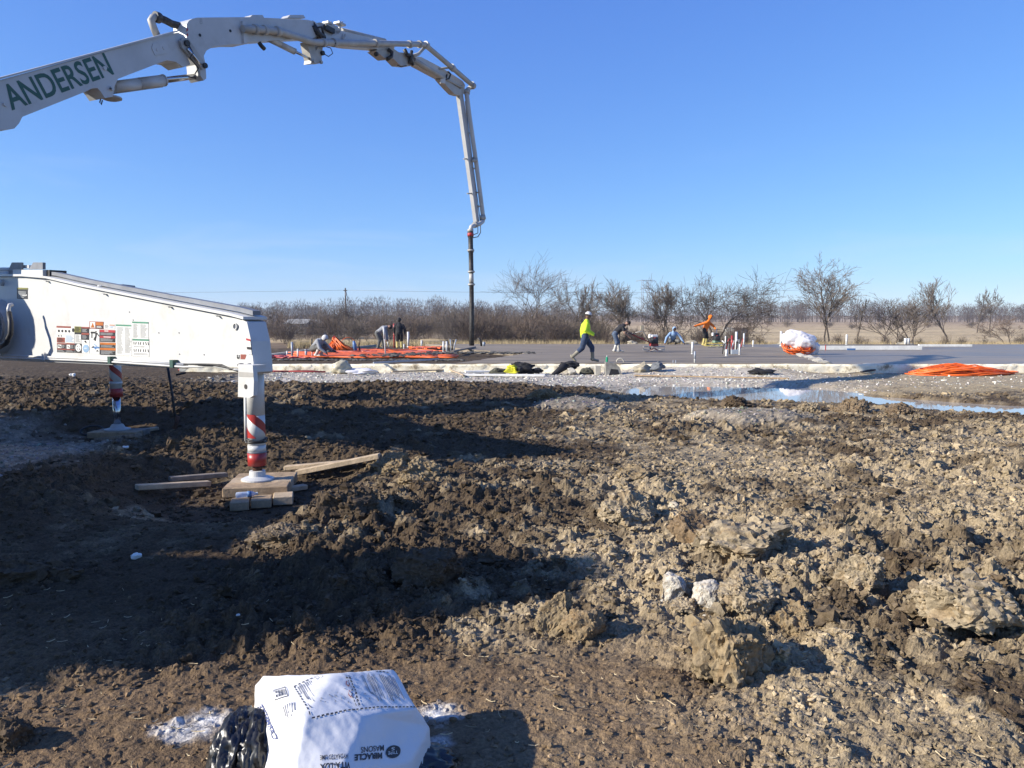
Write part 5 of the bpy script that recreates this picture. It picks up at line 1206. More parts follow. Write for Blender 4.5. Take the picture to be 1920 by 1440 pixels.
# ---------------------------------------------------------------- plastic wrapped bundle of tube
m, n, l, p = _nodes('plastic_sheet'); p.inputs['Base Color'].default_value = (0.78, 0.76, 0.76, 1); p.inputs['Roughness'].default_value = 0.28; p.inputs['Alpha'].default_value = 0.78; M['plastic_sheet'] = m
b = SP_(1495, 664); t = thing('wrapped_bundle', 'bundle of orange tube wrapped in crumpled white plastic on the slab', 'bundle', b)
def crumple(BV, seed, dims, amp=0.22, f=2.2):
    V = BV * (1 + amp * 2 * (vn3(BV * f + seed, seed) - 0.5))[:, None]
    q = np.abs(vn3(BV * f * 2 + seed, seed + 4) - 0.5) + 0.5 * np.abs(vn3(BV * f * 4.6 + seed, seed + 5) - 0.5); V = V * (1 + amp * 0.9 * (0.25 - q))[:, None]
    return V * np.array(dims)
V = crumple(I5[0], 5, (0.74, 0.5, 0.46), 0.22); V[:, 0] += 0.05; V[:, 2] = np.maximum(V[:, 2] + 0.60 - 0.12 * V[:, 0], 0.22 - 0.25 * np.clip(V[:, 0], -1, 1)); me = np_mesh('plastic_wrap', V, I5[1], ['plastic_sheet'], smooth=True); link('plastic_wrap', me, t, b)
rr = random.Random(3)
for i in range(20):
    c0 = b + Vector((rr.uniform(-0.45, 0.3), rr.uniform(-0.3, 0.1), 0)); w_ = rr.uniform(0.2, 0.4)
    MB().tube([c0 + Vector((w_ * math.cos(a), 0.22 * math.sin(a) - 0.15, 0.18 + 0.18 * math.sin(a + rr.uniform(-.2, .2)) + 0.01 * i)) for a in np.linspace(0, 6.28, 14)], 0.026, 5, cap=False).build('tube_loop', 'tube_orange', t)
MB().bbox(b + Vector((0.2, -0.35, 0.32)), (0.42, 0.1, 0.2)).build('label_card', 'tube_orange', t)
V = crumple(I4[0], 9, (0.20, 0.14, 0.34), 0.35); V = V + np.array((0.72, -0.15, 0.22)); link('plastic_tail', np_mesh('plastic_tail', V, I4[1], ['plastic_sheet'], smooth=True), t, b)

# ---------------------------------------------------------------- loose things before the wall
def plank(p0, p1, w, th, m_, label, dz=0.0, name='plank', cat='plank', onz=None, flat=True):
    a, c = onground(*p0), onground(*p1)
    if onz is not None: a, c = atz(*p0, onz), atz(*p1, onz)
    else:
        k = np.linspace(0, 1, 9); zz = gz(a.x + (c.x - a.x) * k, a.y + (c.y - a.y) * k); zl = np.polyfit(k, zz, 1); e = max(zz - np.polyval(zl, k)) * 0.5
        a.z = zl[1] + e; c.z = zl[1] + zl[0] + e
    ax = (c - a).normalized(); sd = Vector((-ax.y, ax.x, 0)).normalized(); up = ax.cross(sd)
    L = (c - a).length
    return MB().bbox((a + c) / 2 + up * (th / 2 + dz), (L, w, th), ax=(ax, sd, up), b=0.006).build(name, m_, None, label, cat)
plank((735, 701), (870, 694.5), 0.10, 0.045, 'wood_pale', 'long thin plank slanting before the wall left of the white boards', 0.03)
plank((840, 693), (925, 691), 0.10, 0.045, 'wood_pale', 'thin plank behind the white boards', 0.05)
plank((843, 697), (870, 708), 0.08, 0.03, 'wood_pale', 'short crossed lath at the left end of the white boards', 0.06)
plank((868, 706), (1022, 706), 0.28, 0.06, 'foam_white', 'lower long white board lying on the gravel', 0.01, 'white_board', 'board')
plank((872, 701.5), (1003, 701), 0.25, 0.06, 'foam_white', 'upper long white board with the jacket on it', 0.05, 'white_board', 'board')
plank((1000, 696), (1090, 697), 0.1, 0.05, 'wood_pale', 'plank end sticking out right of the yellow vest', 0.04)
plank((1190, 706), (1480, 711.5), 0.12, 0.04, 'wood', 'longest plank lying on the gravel before the slab', 0.02)
plank((1615, 701), (1657, 691), 0.10, 0.05, 'dark_steel', 'dark angled bar left of the orange coils', 0.02, 'steel_bar', 'bar')
plank((1655, 693), (1718, 692), 0.10, 0.05, 'dark_steel', 'dark straight bar touching the orange coils', 0.03, 'steel_bar', 'bar')
plank((1590, 702), (1625, 698), 0.04, 0.02, 'wood_grey', 'grey lath leading to the dark angled bar', 0.02)
plank((700, 682), (822, 675), 0.05, 0.06, 'pvc_grey', 'grey conduit lying on top of the foundation wall', 0.0, 'conduit', 'pipe', onz=0.33)
plank((848, 660.5), (890, 652), 0.16, 0.08, 'wood_grey', 'dark board leading to the foot of the hanging hose', 0.0, onz=0.33)
mk('cloth_black', (0.016, 0.016, 0.019), 0.9, var=0.2, bump=0.3, bscale=25)
mk('cloth_vis', (0.62, 0.60, 0.02), 0.7, var=0.1)
mk('cloth_camo', (0.085, 0.085, 0.06), 0.95, var=0.4, scale=9)
mk('cloth_grey', (0.16, 0.17, 0.18), 0.9, var=0.2)
mk('canvas', (0.42, 0.37, 0.27), 0.9, var=0.15, scale=5, dirt=0.4)
mk('stone_grey', (0.30, 0.285, 0.25), 0.9, var=0.2, scale=4, dirt=0.3)
def G_(px, py): return onground(px, py)
def atw(px, py, Y=25.2): p = aty(px, py, Y); p.z = zat(p.x, Y); return p
jb = atw(978, 698, 24.6); jb.z += 0.10; t = thing('jacket', 'black jacket thrown over the white boards', 'jacket', jb)
lump('jacket_body', jb, 0.75, 0.5, 0.42, 'cloth_black', None, None, 61, 0.35, parent=t); lump('sleeve', jb + Vector((0.42, 0, -0.02)), 0.5, 0.3, 0.2, 'cloth_black', None, None, 62, 0.3, parent=t)
vb = atw(962, 697, 24.35); vb.z += 0.12; t = thing('safety_vest', 'bright yellow safety vest lying against the black jacket', 'vest', vb)
lump('vest_body', vb, 0.5, 0.3, 0.28, 'cloth_vis', None, None, 63, 0.3, parent=t); lump('vest_collar', vb + Vector((0.2, -0.1, 0.05)), 0.2, 0.16, 0.18, 'cloth_black', None, None, 64, 0.25, parent=t)
lump('folded_tarp', atw(932, 697, 25.0), 0.6, 0.4, 0.26, 'cloth_camo', 'drab folded tarp left of the yellow vest', 'tarp', 65, 0.3)
MB().bbox(atw(899, 692, 25.3) + Vector((0, 0, 0.06)), (0.3, 0.2, 0.12)).build('concrete_block', 'stone_grey', None, 'small grey block left of the folded tarp', 'block')
MB().bbox(atw(1008, 690, 25.4) + Vector((0, 0, 0.1)), (0.24, 0.14, 0.2), 0.1).build('white_block', 'foam_white', None, 'white block right of the black jacket', 'block')
db = atw(1066, 688, 25.3); db.z += 0.16; t = thing('jacket', 'dark coat draped over stones at the feet of the walking worker', 'jacket', db)
lump('jacket_body', db + Vector((0.05, 0, 0.0)), 0.62, 0.35, 0.3, 'cloth_black', None, None, 66, 0.3, parent=t); MB().tube([db + Vector((-0.1, -0.1, 0.12)), db + Vector((-0.3, -0.2, 0.0)), db + Vector((-0.5, -0.3, -0.15)), db + Vector((-0.62, -0.35, -0.2))], [0.13, 0.11, 0.08, 0.06], 8).build('sleeve', 'cloth_black', t)
lump('block_stone', atw(1072, 699, 25.0), 0.42, 0.3, 0.28, 'cement_pale', 'pale broken stone under the dark coat', 'stone', 67, 0.15)
lump('block_stone', atw(1102, 697, 25.2), 0.55, 0.3, 0.26, 'cloth_camo', 'dark rag covered stone right of the dark coat', 'stone', 68, 0.25)
bk = atw(1136, 701, 24.7); t = thing('concrete_block', 'grey upright block with a hollow dark side before the slab', 'block', bk)
MB().prism([bk + Vector(v) for v in ((-0.02, -0.15, -0.05), (-0.02, -0.15, 0.42), (0.28, -0.15, 0.38), (0.42, -0.15, 0.25), (0.52, -0.15, -0.05))], (0, 0.35, 0)).build('body', 'stone_grey', t)
MB().prism([bk + Vector(v) for v in ((0.07, -0.156, -0.04), (0.14, -0.156, 0.2), (0.36, -0.156, 0.18), (0.44, -0.156, -0.04))], (0, 0.01, 0)).build('hollow', 'cloth_black', t)
MB().bbox(atw(1125, 700, 24.9) + Vector((-0.08, 0, 0.14)), (0.18, 0.25, 0.3)).build('concrete_block', 'cement_pale', None, 'pale block left of the hollow grey block', 'block')
bo = bk + Vector((0.03, 0, 0.42)); t = thing('drink_bottle', 'small green bottle standing on the hollow grey block', 'bottle', bo)
mk('bottle_green', (0.03, 0.35, 0.18), 0.2); MB().lathe(bo, UP, [(0, 0.04), (0.12, 0.04), (0.15, 0.02), (0.17, 0.02)], 10).build('body', 'bottle_green', t); MB().lathe(bo + Vector((0, 0, 0.17)), UP, [(0, 0.022), (0.025, 0.022)], 10).build('cap', 'pvc', t)
sk = atw(1205, 696, 25.0); t = thing('cement_sack', 'pale open sack with a dark jacket on its right side', 'sack', sk)
lump('sack_body', sk, 0.75, 0.45, 0.34, 'canvas', None, None, 71, 0.25, parent=t); lump('jacket', sk + Vector((0.42, -0.05, 0.05)), 0.5, 0.35, 0.32, 'cloth_grey', None, None, 72, 0.25, parent=t)
MB().tube([atw(1163, 680.5, 25.9) + Vector((0.12 * math.cos(a), 0, 0.28 + 0.12 * math.sin(a))) for a in np.linspace(0, 3.14, 10)], 0.03, 6).build('handle_loop', 'cement_pale', None, 'small pale handle arching over the slab edge', 'handle')
lump('jacket', atw(1427, 703, 24.3), 0.85, 0.45, 0.22, 'cloth_black', 'black jacket lying alone on the gravel', 'jacket', 74, 0.35)
pb = atw(640, 694, 25.1); t = thing('plastic_bag', 'yellowed plastic sheet bunched against the wall on the left', 'plastic', pb)
mk('plastic_yellow', (0.55, 0.50, 0.36), 0.35, var=0.15, scale=4)
V = crumple(I4[0], 15, (0.30, 0.22, 0.24), 0.3) + np.array((0, 0, 0.18)); link('bunched_end', np_mesh('bunched_end', V, I4[1], ['plastic_yellow'], smooth=True), t, pb)
V = crumple(I4[0], 17, (0.55, 0.25, 0.10), 0.35) + np.array((0.6, 0, 0.06)); link('spread_end', np_mesh('spread_end', V, I4[1], ['plastic_sheet'], smooth=True), t, pb)
plank((688, 697), (708, 684), 0.03, 0.03, 'wood_grey', 'thin stick leaning on the wall right of the bunched plastic', 0.02, 'stick', 'stick')
# red-tinted stake and steel rod left of the near leg
a_ = G_(331, 802); top = aty(314, 686, a_.y + 0.15)
t = thing('steel_stake', 'dark leaning steel stake between the two outrigger legs', 'stake', a_)
MB().tube([a_ + Vector((0, 0, -0.08)), a_.lerp(top, 0.5) + Vector((0.01, 0, 0)), top], [0.024, 0.022, 0.022], 7).build('rod', 'dark_steel', t); MB().tube([a_ + Vector((-0.03, -0.03, -0.06)), a_ + Vector((0.03, 0, 0.2))], 0.035, 7).build('muddy_end', 'rust', t)
MB().tube([aty(330, 703, 13.8), aty(348, 699, 13.9)], 0.02, 6).build('tie_wire', 'dark_steel', t)

# ---------------------------------------------------------------- timber under the near foot
PZ = PAD_Z; gx = Vector((1, 0, 0))
axm = Vector((0.985, 0.17, 0)).normalized(); sdm = Vector((-axm.y, axm.x, 0))
mc = Vector((LX + 0.03, LY + 0.02, PZ - 0.054))
t = thing('timber_mat', 'thick timber mat under the near outrigger foot', 'timber mat', (mc.x, mc.y, PZ - 0.16))
for i in range(3): MB().bbox(mc + sdm * (-0.28 + 0.28 * i) + Vector((0.01 * i, 0, 0.003 * (i % 2))), (0.66, 0.274, 0.102), ax=(axm, sdm, UP), b=0.008).build('timber', 'wood' if i != 1 else 'wood_pale', t)
def plankz(p0, p1, w, th, m_, label, z):
    a, c = atz(*p0, z + th), atz(*p1, z + th); ax = (c - a).normalized(); sd = Vector((-ax.y, ax.x, 0))
    return MB().bbox((a + c) / 2 - UP * th / 2, ((c - a).length, w, th), ax=(ax, sd, UP), b=0.005).build('plank', m_, None, label, 'plank')
zb = PZ - 0.16
plank((255, 926), (392, 918), 0.10, 0.055, 'wood_pale', 'pale plank lying in shadow left of the timber mat', 0.05)
plank((318, 909), (424, 902), 0.10, 0.05, 'wood_grey', 'grey plank behind the pale one left of the timber mat', 0.05)
plankz((490, 921), (573, 908), 0.10, 0.05, 'wood_pale', 'short plank along the front of the timber mat', zb + 0.03)
plank((536, 890), (676, 875), 0.10, 0.05, 'wood_pale', 'upper of two planks right of the timber mat', 0.06)
plank((560, 899), (716, 874), 0.11, 0.06, 'wood_pale', 'lower and longer of two planks right of the timber mat', 0.07)
for i, (x0, x1, yy, lb) in enumerate(((432, 468, 938, 'left'), (471, 510, 934, 'middle'), (512, 550, 929, 'right'))):
    a, c = atz(x0, yy, zb + 0.09), atz(x1, yy - 2, zb + 0.09); cc = (a + c) / 2; w_ = (c - a).length
    MB().bbox(cc - UP * 0.045 + Vector((0, 0, 0.004 * i)), (w_ * 0.98, 0.24, 0.09), math.atan2(c.y - a.y, c.x - a.x), b=0.008).build('timber_block', ('wood', 'wood', 'wood_pale')[i], None, f'{lb} of three timber blocks in front of the mat', 'timber block')
# water bottle lying on the blocks
m, n, l, p = _nodes('bottle_clear'); p.inputs['Base Color'].default_value = (0.72, 0.82, 0.95, 1); p.inputs['Roughness'].default_value = 0.12; p.inputs['Alpha'].default_value = 0.45; M['bottle_clear'] = m
q0, q1 = atz(442, 929, zb + 0.127), atz(483, 925, zb + 0.127); ax = (q1 - q0).normalized(); L = (q1 - q0).length
t = thing('water_bottle', 'clear plastic water bottle with blue label lying on the timber blocks', 'bottle', q0 - UP * 0.035)
s_ = L / 0.22
MB().lathe(q0, ax, [(0, 0.018 * s_), (0.006 * s_, 0.031 * s_), (0.06 * s_, 0.032 * s_), (0.10 * s_, 0.03 * s_), (0.15 * s_, 0.032 * s_), (0.175 * s_, 0.026 * s_), (0.195 * s_, 0.013 * s_), (0.205 * s_, 0.013 * s_)], 18, 0, True).build('body', 'bottle_clear', t)
MB().lathe(q0 + ax * 0.115 * s_, ax, [(0, 0.0328 * s_), (0.04 * s_, 0.0328 * s_)], 18, 0, True).build('label_band', 'pvc_blue', t)
MB().lathe(q0 + ax * 0.205 * s_, ax, [(0, 0.0155 * s_), (0.016 * s_, 0.0155 * s_)], 14).build('cap', 'pvc', t)
# far pad
fp = Vector((FXc, FY, fz(806))); t = thing('timber_mat', 'timber mat under the far outrigger foot', 'timber mat', fp - UP * 0.15)
MB().bbox(fp + Vector((0.02, -0.13, -0.055)), (0.78, 0.25, 0.10), 0.05).build('timber', 'wood', t); MB().bbox(fp + Vector((0.02, 0.14, -0.058)), (0.78, 0.25, 0.10), 0.05).build('timber', 'wood_grey', t)
plank((240, 818), (296, 808), 0.1, 0.05, 'wood_pale', 'short plank right of the far timber mat', 0.03); plank((182, 826), (260, 822), 0.1, 0.05, 'wood_grey', 'dark plank in front of the far timber mat', 0.02)
c0 = G_(172, 815); MB().tube([c0 + Vector((0.18 * math.cos(a), 0.12 * math.sin(a), 0.07 + 0.06 * math.sin(a))) for a in np.linspace(0, 6.2832, 20)], 0.016, 6, cap=False).build('hose_loop', 'rubber', None, 'black hose loop left of the far timber mat', 'hose')
# litter
def scrap(px, py, s, label, m_='plastic_sheet', seed=1, fl=0.35):
    c = G_(px, py); V = crumple(I3[0], seed, (s, s * 0.7, s * fl), 0.4, 1.6); V[:, 2] += s * fl * 0.6
    link('litter', np_mesh('litter', V, I3[1], [m_], smooth=False), None, c, label, 'litter')
scrap(256, 1046, 0.035, 'crumpled white scrap lying in the truck shadow', 'foam_white', 21, 0.6)
scrap(234, 840, 0.05, 'small pale scrap on the gravel behind the far planks', 'foam_white', 22)
scrap(136, 706, 0.09, 'small white litter on the dark bank at the left', 'foam_white', 23, 0.7)
scrap(445, 1156, 0.018, 'tiny white scrap at the edge of the truck shadow', 'foam_white', 24)
# ---------------------------------------------------------------- people
mk('skin', (0.36, 0.20, 0.13), 0.6, var=0.08, scale=20)
mk('skin_dark', (0.16, 0.085, 0.055), 0.6, var=0.08, scale=20)
mk('hair', (0.02, 0.015, 0.012), 0.7)
mk('shirt_lime', (0.62, 0.86, 0.03), 0.8, var=0.06, scale=6, bump=0.35, bscale=14)
mk('shirt_black', (0.022, 0.022, 0.026), 0.9, var=0.2, scale=8, bump=0.3, bscale=14)
mk('hoodie_blue', (0.28, 0.42, 0.62), 0.9, var=0.1, scale=8, bump=0.3, bscale=14)
mk('hoodie_orange', (0.95, 0.22, 0.015), 0.85, var=0.08, scale=8, bump=0.3, bscale=14)
mk('hoodie_grey', (0.30, 0.31, 0.33), 0.9, var=0.12, scale=8, bump=0.3, bscale=14)
mk('hood_white', (0.62, 0.61, 0.6), 0.9, var=0.05)
mk('jeans', (0.035, 0.06, 0.12), 0.9, var=0.25, scale=7, bump=0.3, bscale=16)
mk('jeans_worn', (0.09, 0.13, 0.20), 0.9, var=0.3, scale=7, dirt=0.4, dirtcol=(0.3, 0.27, 0.22))
mk('pants_dark', (0.035, 0.03, 0.028), 0.9, var=0.3, scale=7, dirt=0.3)
mk('pants_grey', (0.15, 0.15, 0.14), 0.9, var=0.25, scale=7, dirt=0.3)
mk('boot_khaki', (0.30, 0.27, 0.20), 0.6, var=0.2, scale=6, dirt=0.4)
mk('boot_white', (0.55, 0.53, 0.48), 0.55, var=0.15, scale=6, dirt=0.4)
mk('boot_yellow', (0.62, 0.50, 0.16), 0.55, var=0.15, scale=6, dirt=0.35)
mk('cap_white', (0.78, 0.77, 0.74), 0.8, var=0.05)
mk('cap_black', (0.02, 0.02, 0.022), 0.85, var=0.1)
mk('glove', (0.05, 0.045, 0.04), 0.8, var=0.2)
def capsule(mb, a, b, ra, rb, n=12, sq=None):
    a, b = Vector(a), Vector(b); d = b - a; L = max(d.length, 1e-4); t = d / L
    u = t.orthogonal().normalized() if sq is None else (Vector(sq[0]) - t * Vector(sq[0]).dot(t)).normalized(); w = t.cross(u); kx = 1.0 if sq is None else sq[1]
    rings = [(-ra, 0.0)] + [(-ra * math.cos(e), ra * math.sin(e)) for e in (0.5, 1.0)] + [(0, ra), (L, rb)] + [(L + rb * math.sin(e), rb * math.cos(e)) for e in (0.55, 1.05)] + [(L + rb, 0.0)]
    vs, fs = [], []
    for h, r in rings:
        r = max(r, 0.002)
        for j in range(n): an = 6.28318 * j / n; vs.append(a + t * h + u * (math.cos(an) * r * kx) + w * (math.sin(an) * r))
    k = len(rings)
    for i in range(k - 1):
        for j in range(n): p, q = i * n + j, i * n + (j + 1) % n; fs.append((p, q, q + n, p + n))
    fs.append(tuple(range(n))[::-1]); fs.append(tuple((k - 1) * n + j for j in range(n))); mb.add(vs, fs)
def person(label, base, ang, J, mats, sc=1.0, headdir=0.0, hat=None, hood=None, belly=0.0, gloves=False, short_sleeve=False, boot_h=0.34, stoop=0.0):
    """J: joints in (forward, left, up) metres; one continuous body mesh, coloured by the nearest bone"""
    base = Vector(base); ca, sa = math.cos(ang), math.sin(ang)
    def W(p): f, l, u = (x * sc for x in p); return base + Vector((ca * f - sa * l, sa * f + ca * l, u))
    fw, lf = Vector((ca, sa, 0)), Vector((-sa, ca, 0))
    j = {k: W(v) for k, v in J.items()}
    pel, che, nk, hd = j['pelvis'], j['chest'], j['neck'], j['head']
    bones = []  # (a, b, ra, rb, material, squash)
    SH, PT, BT, SK = mats['shirt'], mats['pants'], mats['boots'], mats['skin']
    GL = 'glove' if gloves else SK
    wid = (lf, 1.32)
    bones.append((pel, pel.lerp(che, 0.5), 0.15 * sc, 0.15 * sc + belly, SH if not mats.get('tuck') else PT, wid))
    bones.append((pel.lerp(che, 0.5), che, 0.15 * sc + belly, 0.165 * sc, SH, wid))
    bones.append((che, nk.lerp(che, 0.25), 0.165 * sc, 0.09 * sc, SH, wid))
    bones.append((nk.lerp(che, 0.2), hd, 0.058 * sc, 0.055 * sc, SK if not hood else hood, None))
    up = (hd - nk).normalized(); hf = (fw * math.cos(headdir) + lf * math.sin(headdir)); hf = (hf - up * hf.dot(up)).normalized(); hl = up.cross(hf)
    bones.append((hd - up * 0.02 * sc, hd + up * 0.045 * sc, 0.085 * sc, 0.09 * sc, SK, (hl, 0.86)))
    bones.append((hd - up * 0.085 * sc + hf * 0.035 * sc, hd + hf * 0.02 * sc, 0.048 * sc, 0.065 * sc, SK, (hl, 0.9)))
    bones.append((hd + hf * 0.095 * sc - up * 0.015 * sc, hd + hf * 0.088 * sc + up * 0.02 * sc, 0.018 * sc, 0.012 * sc, SK, None))
    for s_ in (-1, 1): bones.append((hd + hl * 0.082 * s_ * sc - up * 0.02 * sc, hd + hl * 0.084 * s_ * sc + up * 0.015 * sc, 0.016 * sc, 0.018 * sc, SK, None))
    for S_ in ('L', 'R'):
        sg = 1 if S_ == 'L' else -1
        sh = j.get('sh' + S_, che + lf * 0.19 * sg * sc + (nk - che) * 0.35); el, wr = j['el' + S_], j['wr' + S_]
        bones.append((che + lf * 0.08 * sg * sc, sh, 0.11 * sc, 0.075 * sc, SH, None))
        if short_sleeve: bones.append((sh, sh.lerp(el, 0.6), 0.07 * sc, 0.066 * sc, SH, None)); bones.append((sh.lerp(el, 0.55), el, 0.05 * sc, 0.045 * sc, SK, None))
        else: bones.append((sh, el, 0.085 * sc, 0.07 * sc, SH, None))
        bones.append((el, wr, (0.046 if short_sleeve else 0.068) * sc, (0.032 if short_sleeve else 0.048) * sc, SK if short_sleeve else SH, None))
        fd = (wr - el).normalized(); pd = fd.cross(Vector((0, 0, 1))); pd = pd.normalized() if pd.length > 0.1 else fw.copy()
        palm = wr + fd * 0.085 * sc; bones.append((wr, palm, 0.034 * sc, 0.036 * sc, GL, (pd, 1.25)))
        cur = Vector((0, 0, -1)) if abs(fd.z) < 0.8 else fw
        for q, ln in ((-1.5, 0.06), (-0.5, 0.072), (0.5, 0.068), (1.5, 0.05)):
            f0 = palm + pd * q * 0.0215 * sc; f1 = f0 + (fd * 0.8 + cur * 0.35).normalized() * ln * 0.6 * sc; f2 = f1 + (fd * 0.35 + cur * 0.9).normalized() * ln * 0.6 * sc
            bones.append((f0, f1, 0.0105 * sc, 0.0095 * sc, GL, None)); bones.append((f1, f2, 0.0095 * sc, 0.008 * sc, GL, None))
        t0 = wr + fd * 0.035 * sc + pd * 0.036 * sc * sg; t1 = t0 + (pd * sg * 0.7 + fd * 0.6 + cur * 0.3).normalized() * 0.045 * sc
        bones.append((t0, t1, 0.0125 * sc, 0.0105 * sc, GL, None)); bones.append((t1, t1 + (fd + cur * 0.4).normalized() * 0.026 * sc, 0.0105 * sc, 0.009 * sc, GL, None))
        hip = pel + lf * 0.095 * sg * sc - (che - pel).normalized() * 0.03 * sc; kn, an, toe = j['kn' + S_], j['an' + S_], j['toe' + S_]
        bones.append((hip, kn, 0.125 * sc, 0.094 * sc, PT, None))
        L = (an - kn).length; cut = max(0.05, 1 - boot_h * sc / L)
        bones.append((kn, kn.lerp(an, cut), 0.094 * sc, 0.084 * sc, PT, None)); bones.append((kn.lerp(an, cut), an, 0.074 * sc, 0.062 * sc, BT, None))
        heel = an - (toe - an).normalized() * 0.05 * sc; bones.append((heel + Vector((0, 0, -0.035 * sc)) if False else heel, toe, 0.046 * sc, 0.042 * sc, BT, None))
    mb = MB()
    for b in bones: capsule(mb, b[0], b[1], b[2], b[3], 12, b[5])
    me = bpy.data.meshes.new('tmp'); me.from_pydata([(v[0] - base.x, v[1] - base.y, v[2] - base.z) for v in mb.v], [], mb.f)
    ob = bpy.data.objects.new('tmp', me); COL.objects.link(ob)
    rm = ob.modifiers.new('r', 'REMESH'); rm.mode = 'VOXEL'; rm.voxel_size = 0.0145 * sc
    sm = ob.modifiers.new('s', 'SMOOTH'); sm.iterations = 2; sm.factor = 0.5
    dg = bpy.context.evaluated_depsgraph_get(); bm_ = bpy.data.meshes.new_from_object(ob.evaluated_get(dg))
    bpy.data.objects.remove(ob); bpy.data.meshes.remove(me)
    n = len(bm_.polygons); C = np.zeros(n * 3); bm_.polygons.foreach_get('center', C); C = C.reshape(-1, 3) + np.array(base)
    best = np.full(n, 1e9); mi = np.zeros(n, int); names = []
    for a, b, ra, rb, m_, _ in bones:
        if m_ not in names: names.append(m_)
        A, B_ = np.array(a), np.array(b); d = B_ - A; t = np.clip(((C - A) @ d) / max(d @ d, 1e-9), 0, 1)
        ds = np.linalg.norm(C - A - t[:, None] * d, axis=1) - (ra + (rb - ra) * t); k = ds < best; best = np.where(k, ds, best); mi = np.where(k, names.index(m_), mi)
    bm_.materials.clear()
    for m_ in names: bm_.materials.append(M[m_])
    bm_.polygons.foreach_set('material_index', mi.astype(np.int32)); bm_.polygons.foreach_set('use_smooth', np.ones(n, bool)); bm_.name = 'body'; bm_.update()
    t = thing('person', label, 'person', base); link('body', bm_, t, base)
    # eyes, hair and headwear
    for s_ in (-1, 1):
        e_ = MB(); capsule(e_, hd + hf * 0.082 * sc + hl * 0.032 * s_ * sc + up * 0.012 * sc, hd + hf * 0.084 * sc + hl * 0.033 * s_ * sc + up * 0.012 * sc, 0.012 * sc, 0.012 * sc, 8); e_.build('eye', 'hair', t)
    def shell(name, m_, r, z0, z1, grow=1.0, fr=1.0):
        BV, BF = I4; V = BV.copy(); keep = (V[BF].mean(1)[:, 2] > z0) & (V[BF].mean(1)[:, 0] < fr); F2 = BF[keep]; us = np.unique(F2); rmp = np.full(len(V), -1); rmp[us] = np.arange(len(us)); V = V[us]
        X_, Y_, Z_ = np.array(hf), np.array(hl), np.array(up); P = np.array(hd + up * 0.03 * sc) + (V[:, :1] * X_ * 1.08 + V[:, 1:2] * Y_ * 0.93 + V[:, 2:] * Z_ * 1.12) * r * sc
        link(name, np_mesh(name, P - np.array(base), rmp[F2], [m_], smooth=True), t, base)
    if hood: shell('hood', hood, 0.121, -0.95, 1, fr=0.55)
    else: shell('hair', 'hair', 0.103, -0.35, 1, fr=0.25)
    if hat:
        shell('cap', hat[0], 0.110, 0.12, 1)
        c0 = hd + up * 0.05 * sc; d_ = hf * hat[2]
        vs = [c0 + hl * 0.08 * sc + d_ * 0.05 * sc, c0 + hl * 0.075 * sc + d_ * 0.15 * sc - up * 0.01, c0 + d_ * 0.19 * sc - up * 0.015, c0 - hl * 0.075 * sc + d_ * 0.15 * sc - up * 0.01, c0 - hl * 0.08 * sc + d_ * 0.05 * sc]
        MB().prism(vs, up * 0.012).build('cap_brim', hat[1], t)
    return t
def feet(px, py, z=SLAB_Z): return atz(px, py, z)
P1 = feet(1096, 679.5)
person('worker in bright lime shirt and white cap striding along the slab edge', P1, 0.05, dict(pelvis=(0, 0, 0.92), chest=(0.03, 0, 1.25), neck=(0.07, 0, 1.47), head=(0.11, 0, 1.61),
    elL=(0.12, 0.26, 1.12), wrL=(0.34, 0.2, 0.98), elR=(-0.02, -0.30, 1.12), wrR=(0.25, -0.26, 0.96),
    knL=(0.27, 0.1, 0.52), anL=(0.30, 0.1, 0.10), toeL=(0.49, 0.11, 0.05), knR=(-0.10, -0.1, 0.50), anR=(-0.44, -0.1, 0.20), toeR=(-0.33, -0.1, 0.06)),
    dict(shirt='shirt_lime', pants='jeans', boots='boot_khaki', skin='skin_dark'), sc=1.0, hat=('cap_white', 'cap_black', 1), belly=0.035, boot_h=0.30)
P2 = feet(1155, 661)
person('worker in black shirt and jeans bending over the power trowel handle', P2, 0.0, dict(pelvis=(-0.06, 0, 0.90), chest=(0.22, 0, 1.17), neck=(0.40, 0, 1.32), head=(0.53, 0, 1.38),
    elL=(0.52, 0.24, 1.02), wrL=(0.72, 0.16, 0.90), elR=(0.36, -0.27, 0.92), wrR=(0.56, -0.2, 0.76),
    knL=(0.10, 0.12, 0.50), anL=(0.16, 0.12, 0.09), toeL=(0.36, 0.13, 0.05), knR=(0.02, -0.12, 0.49), anR=(-0.10, -0.12, 0.09), toeR=(0.10, -0.12, 0.05)),
    dict(shirt='shirt_black', pants='jeans_worn', boots='boot_white', skin='skin'), sc=1.0, hat=('cap_black', 'cap_black', 1), short_sleeve=True, boot_h=0.32)
P3 = feet(1262, 646.5)
person('worker in light blue hooded top kneeling at the back of the slab', P3, -1.45, dict(pelvis=(-0.22, 0, 0.30), chest=(0.02, 0, 0.62), neck=(0.10, 0, 0.80), head=(0.17, 0, 0.92),
    elL=(0.10, 0.42, 0.42), wrL=(0.25, 0.56, 0.12), elR=(0.10, -0.44, 0.42), wrR=(0.25, -0.58, 0.12),
    knL=(0.28, 0.26, 0.22), anL=(-0.12, 0.24, 0.10), toeL=(-0.28, 0.24, 0.05), knR=(0.28, -0.26, 0.22), anR=(-0.12, -0.24, 0.10), toeR=(-0.28, -0.24, 0.05)),
    dict(shirt='hoodie_blue', pants='pants_grey', boots='pants_dark', skin='skin_dark'), sc=1.12, hood='hoodie_blue', boot_h=0.2)
P4 = feet(1322, 649)
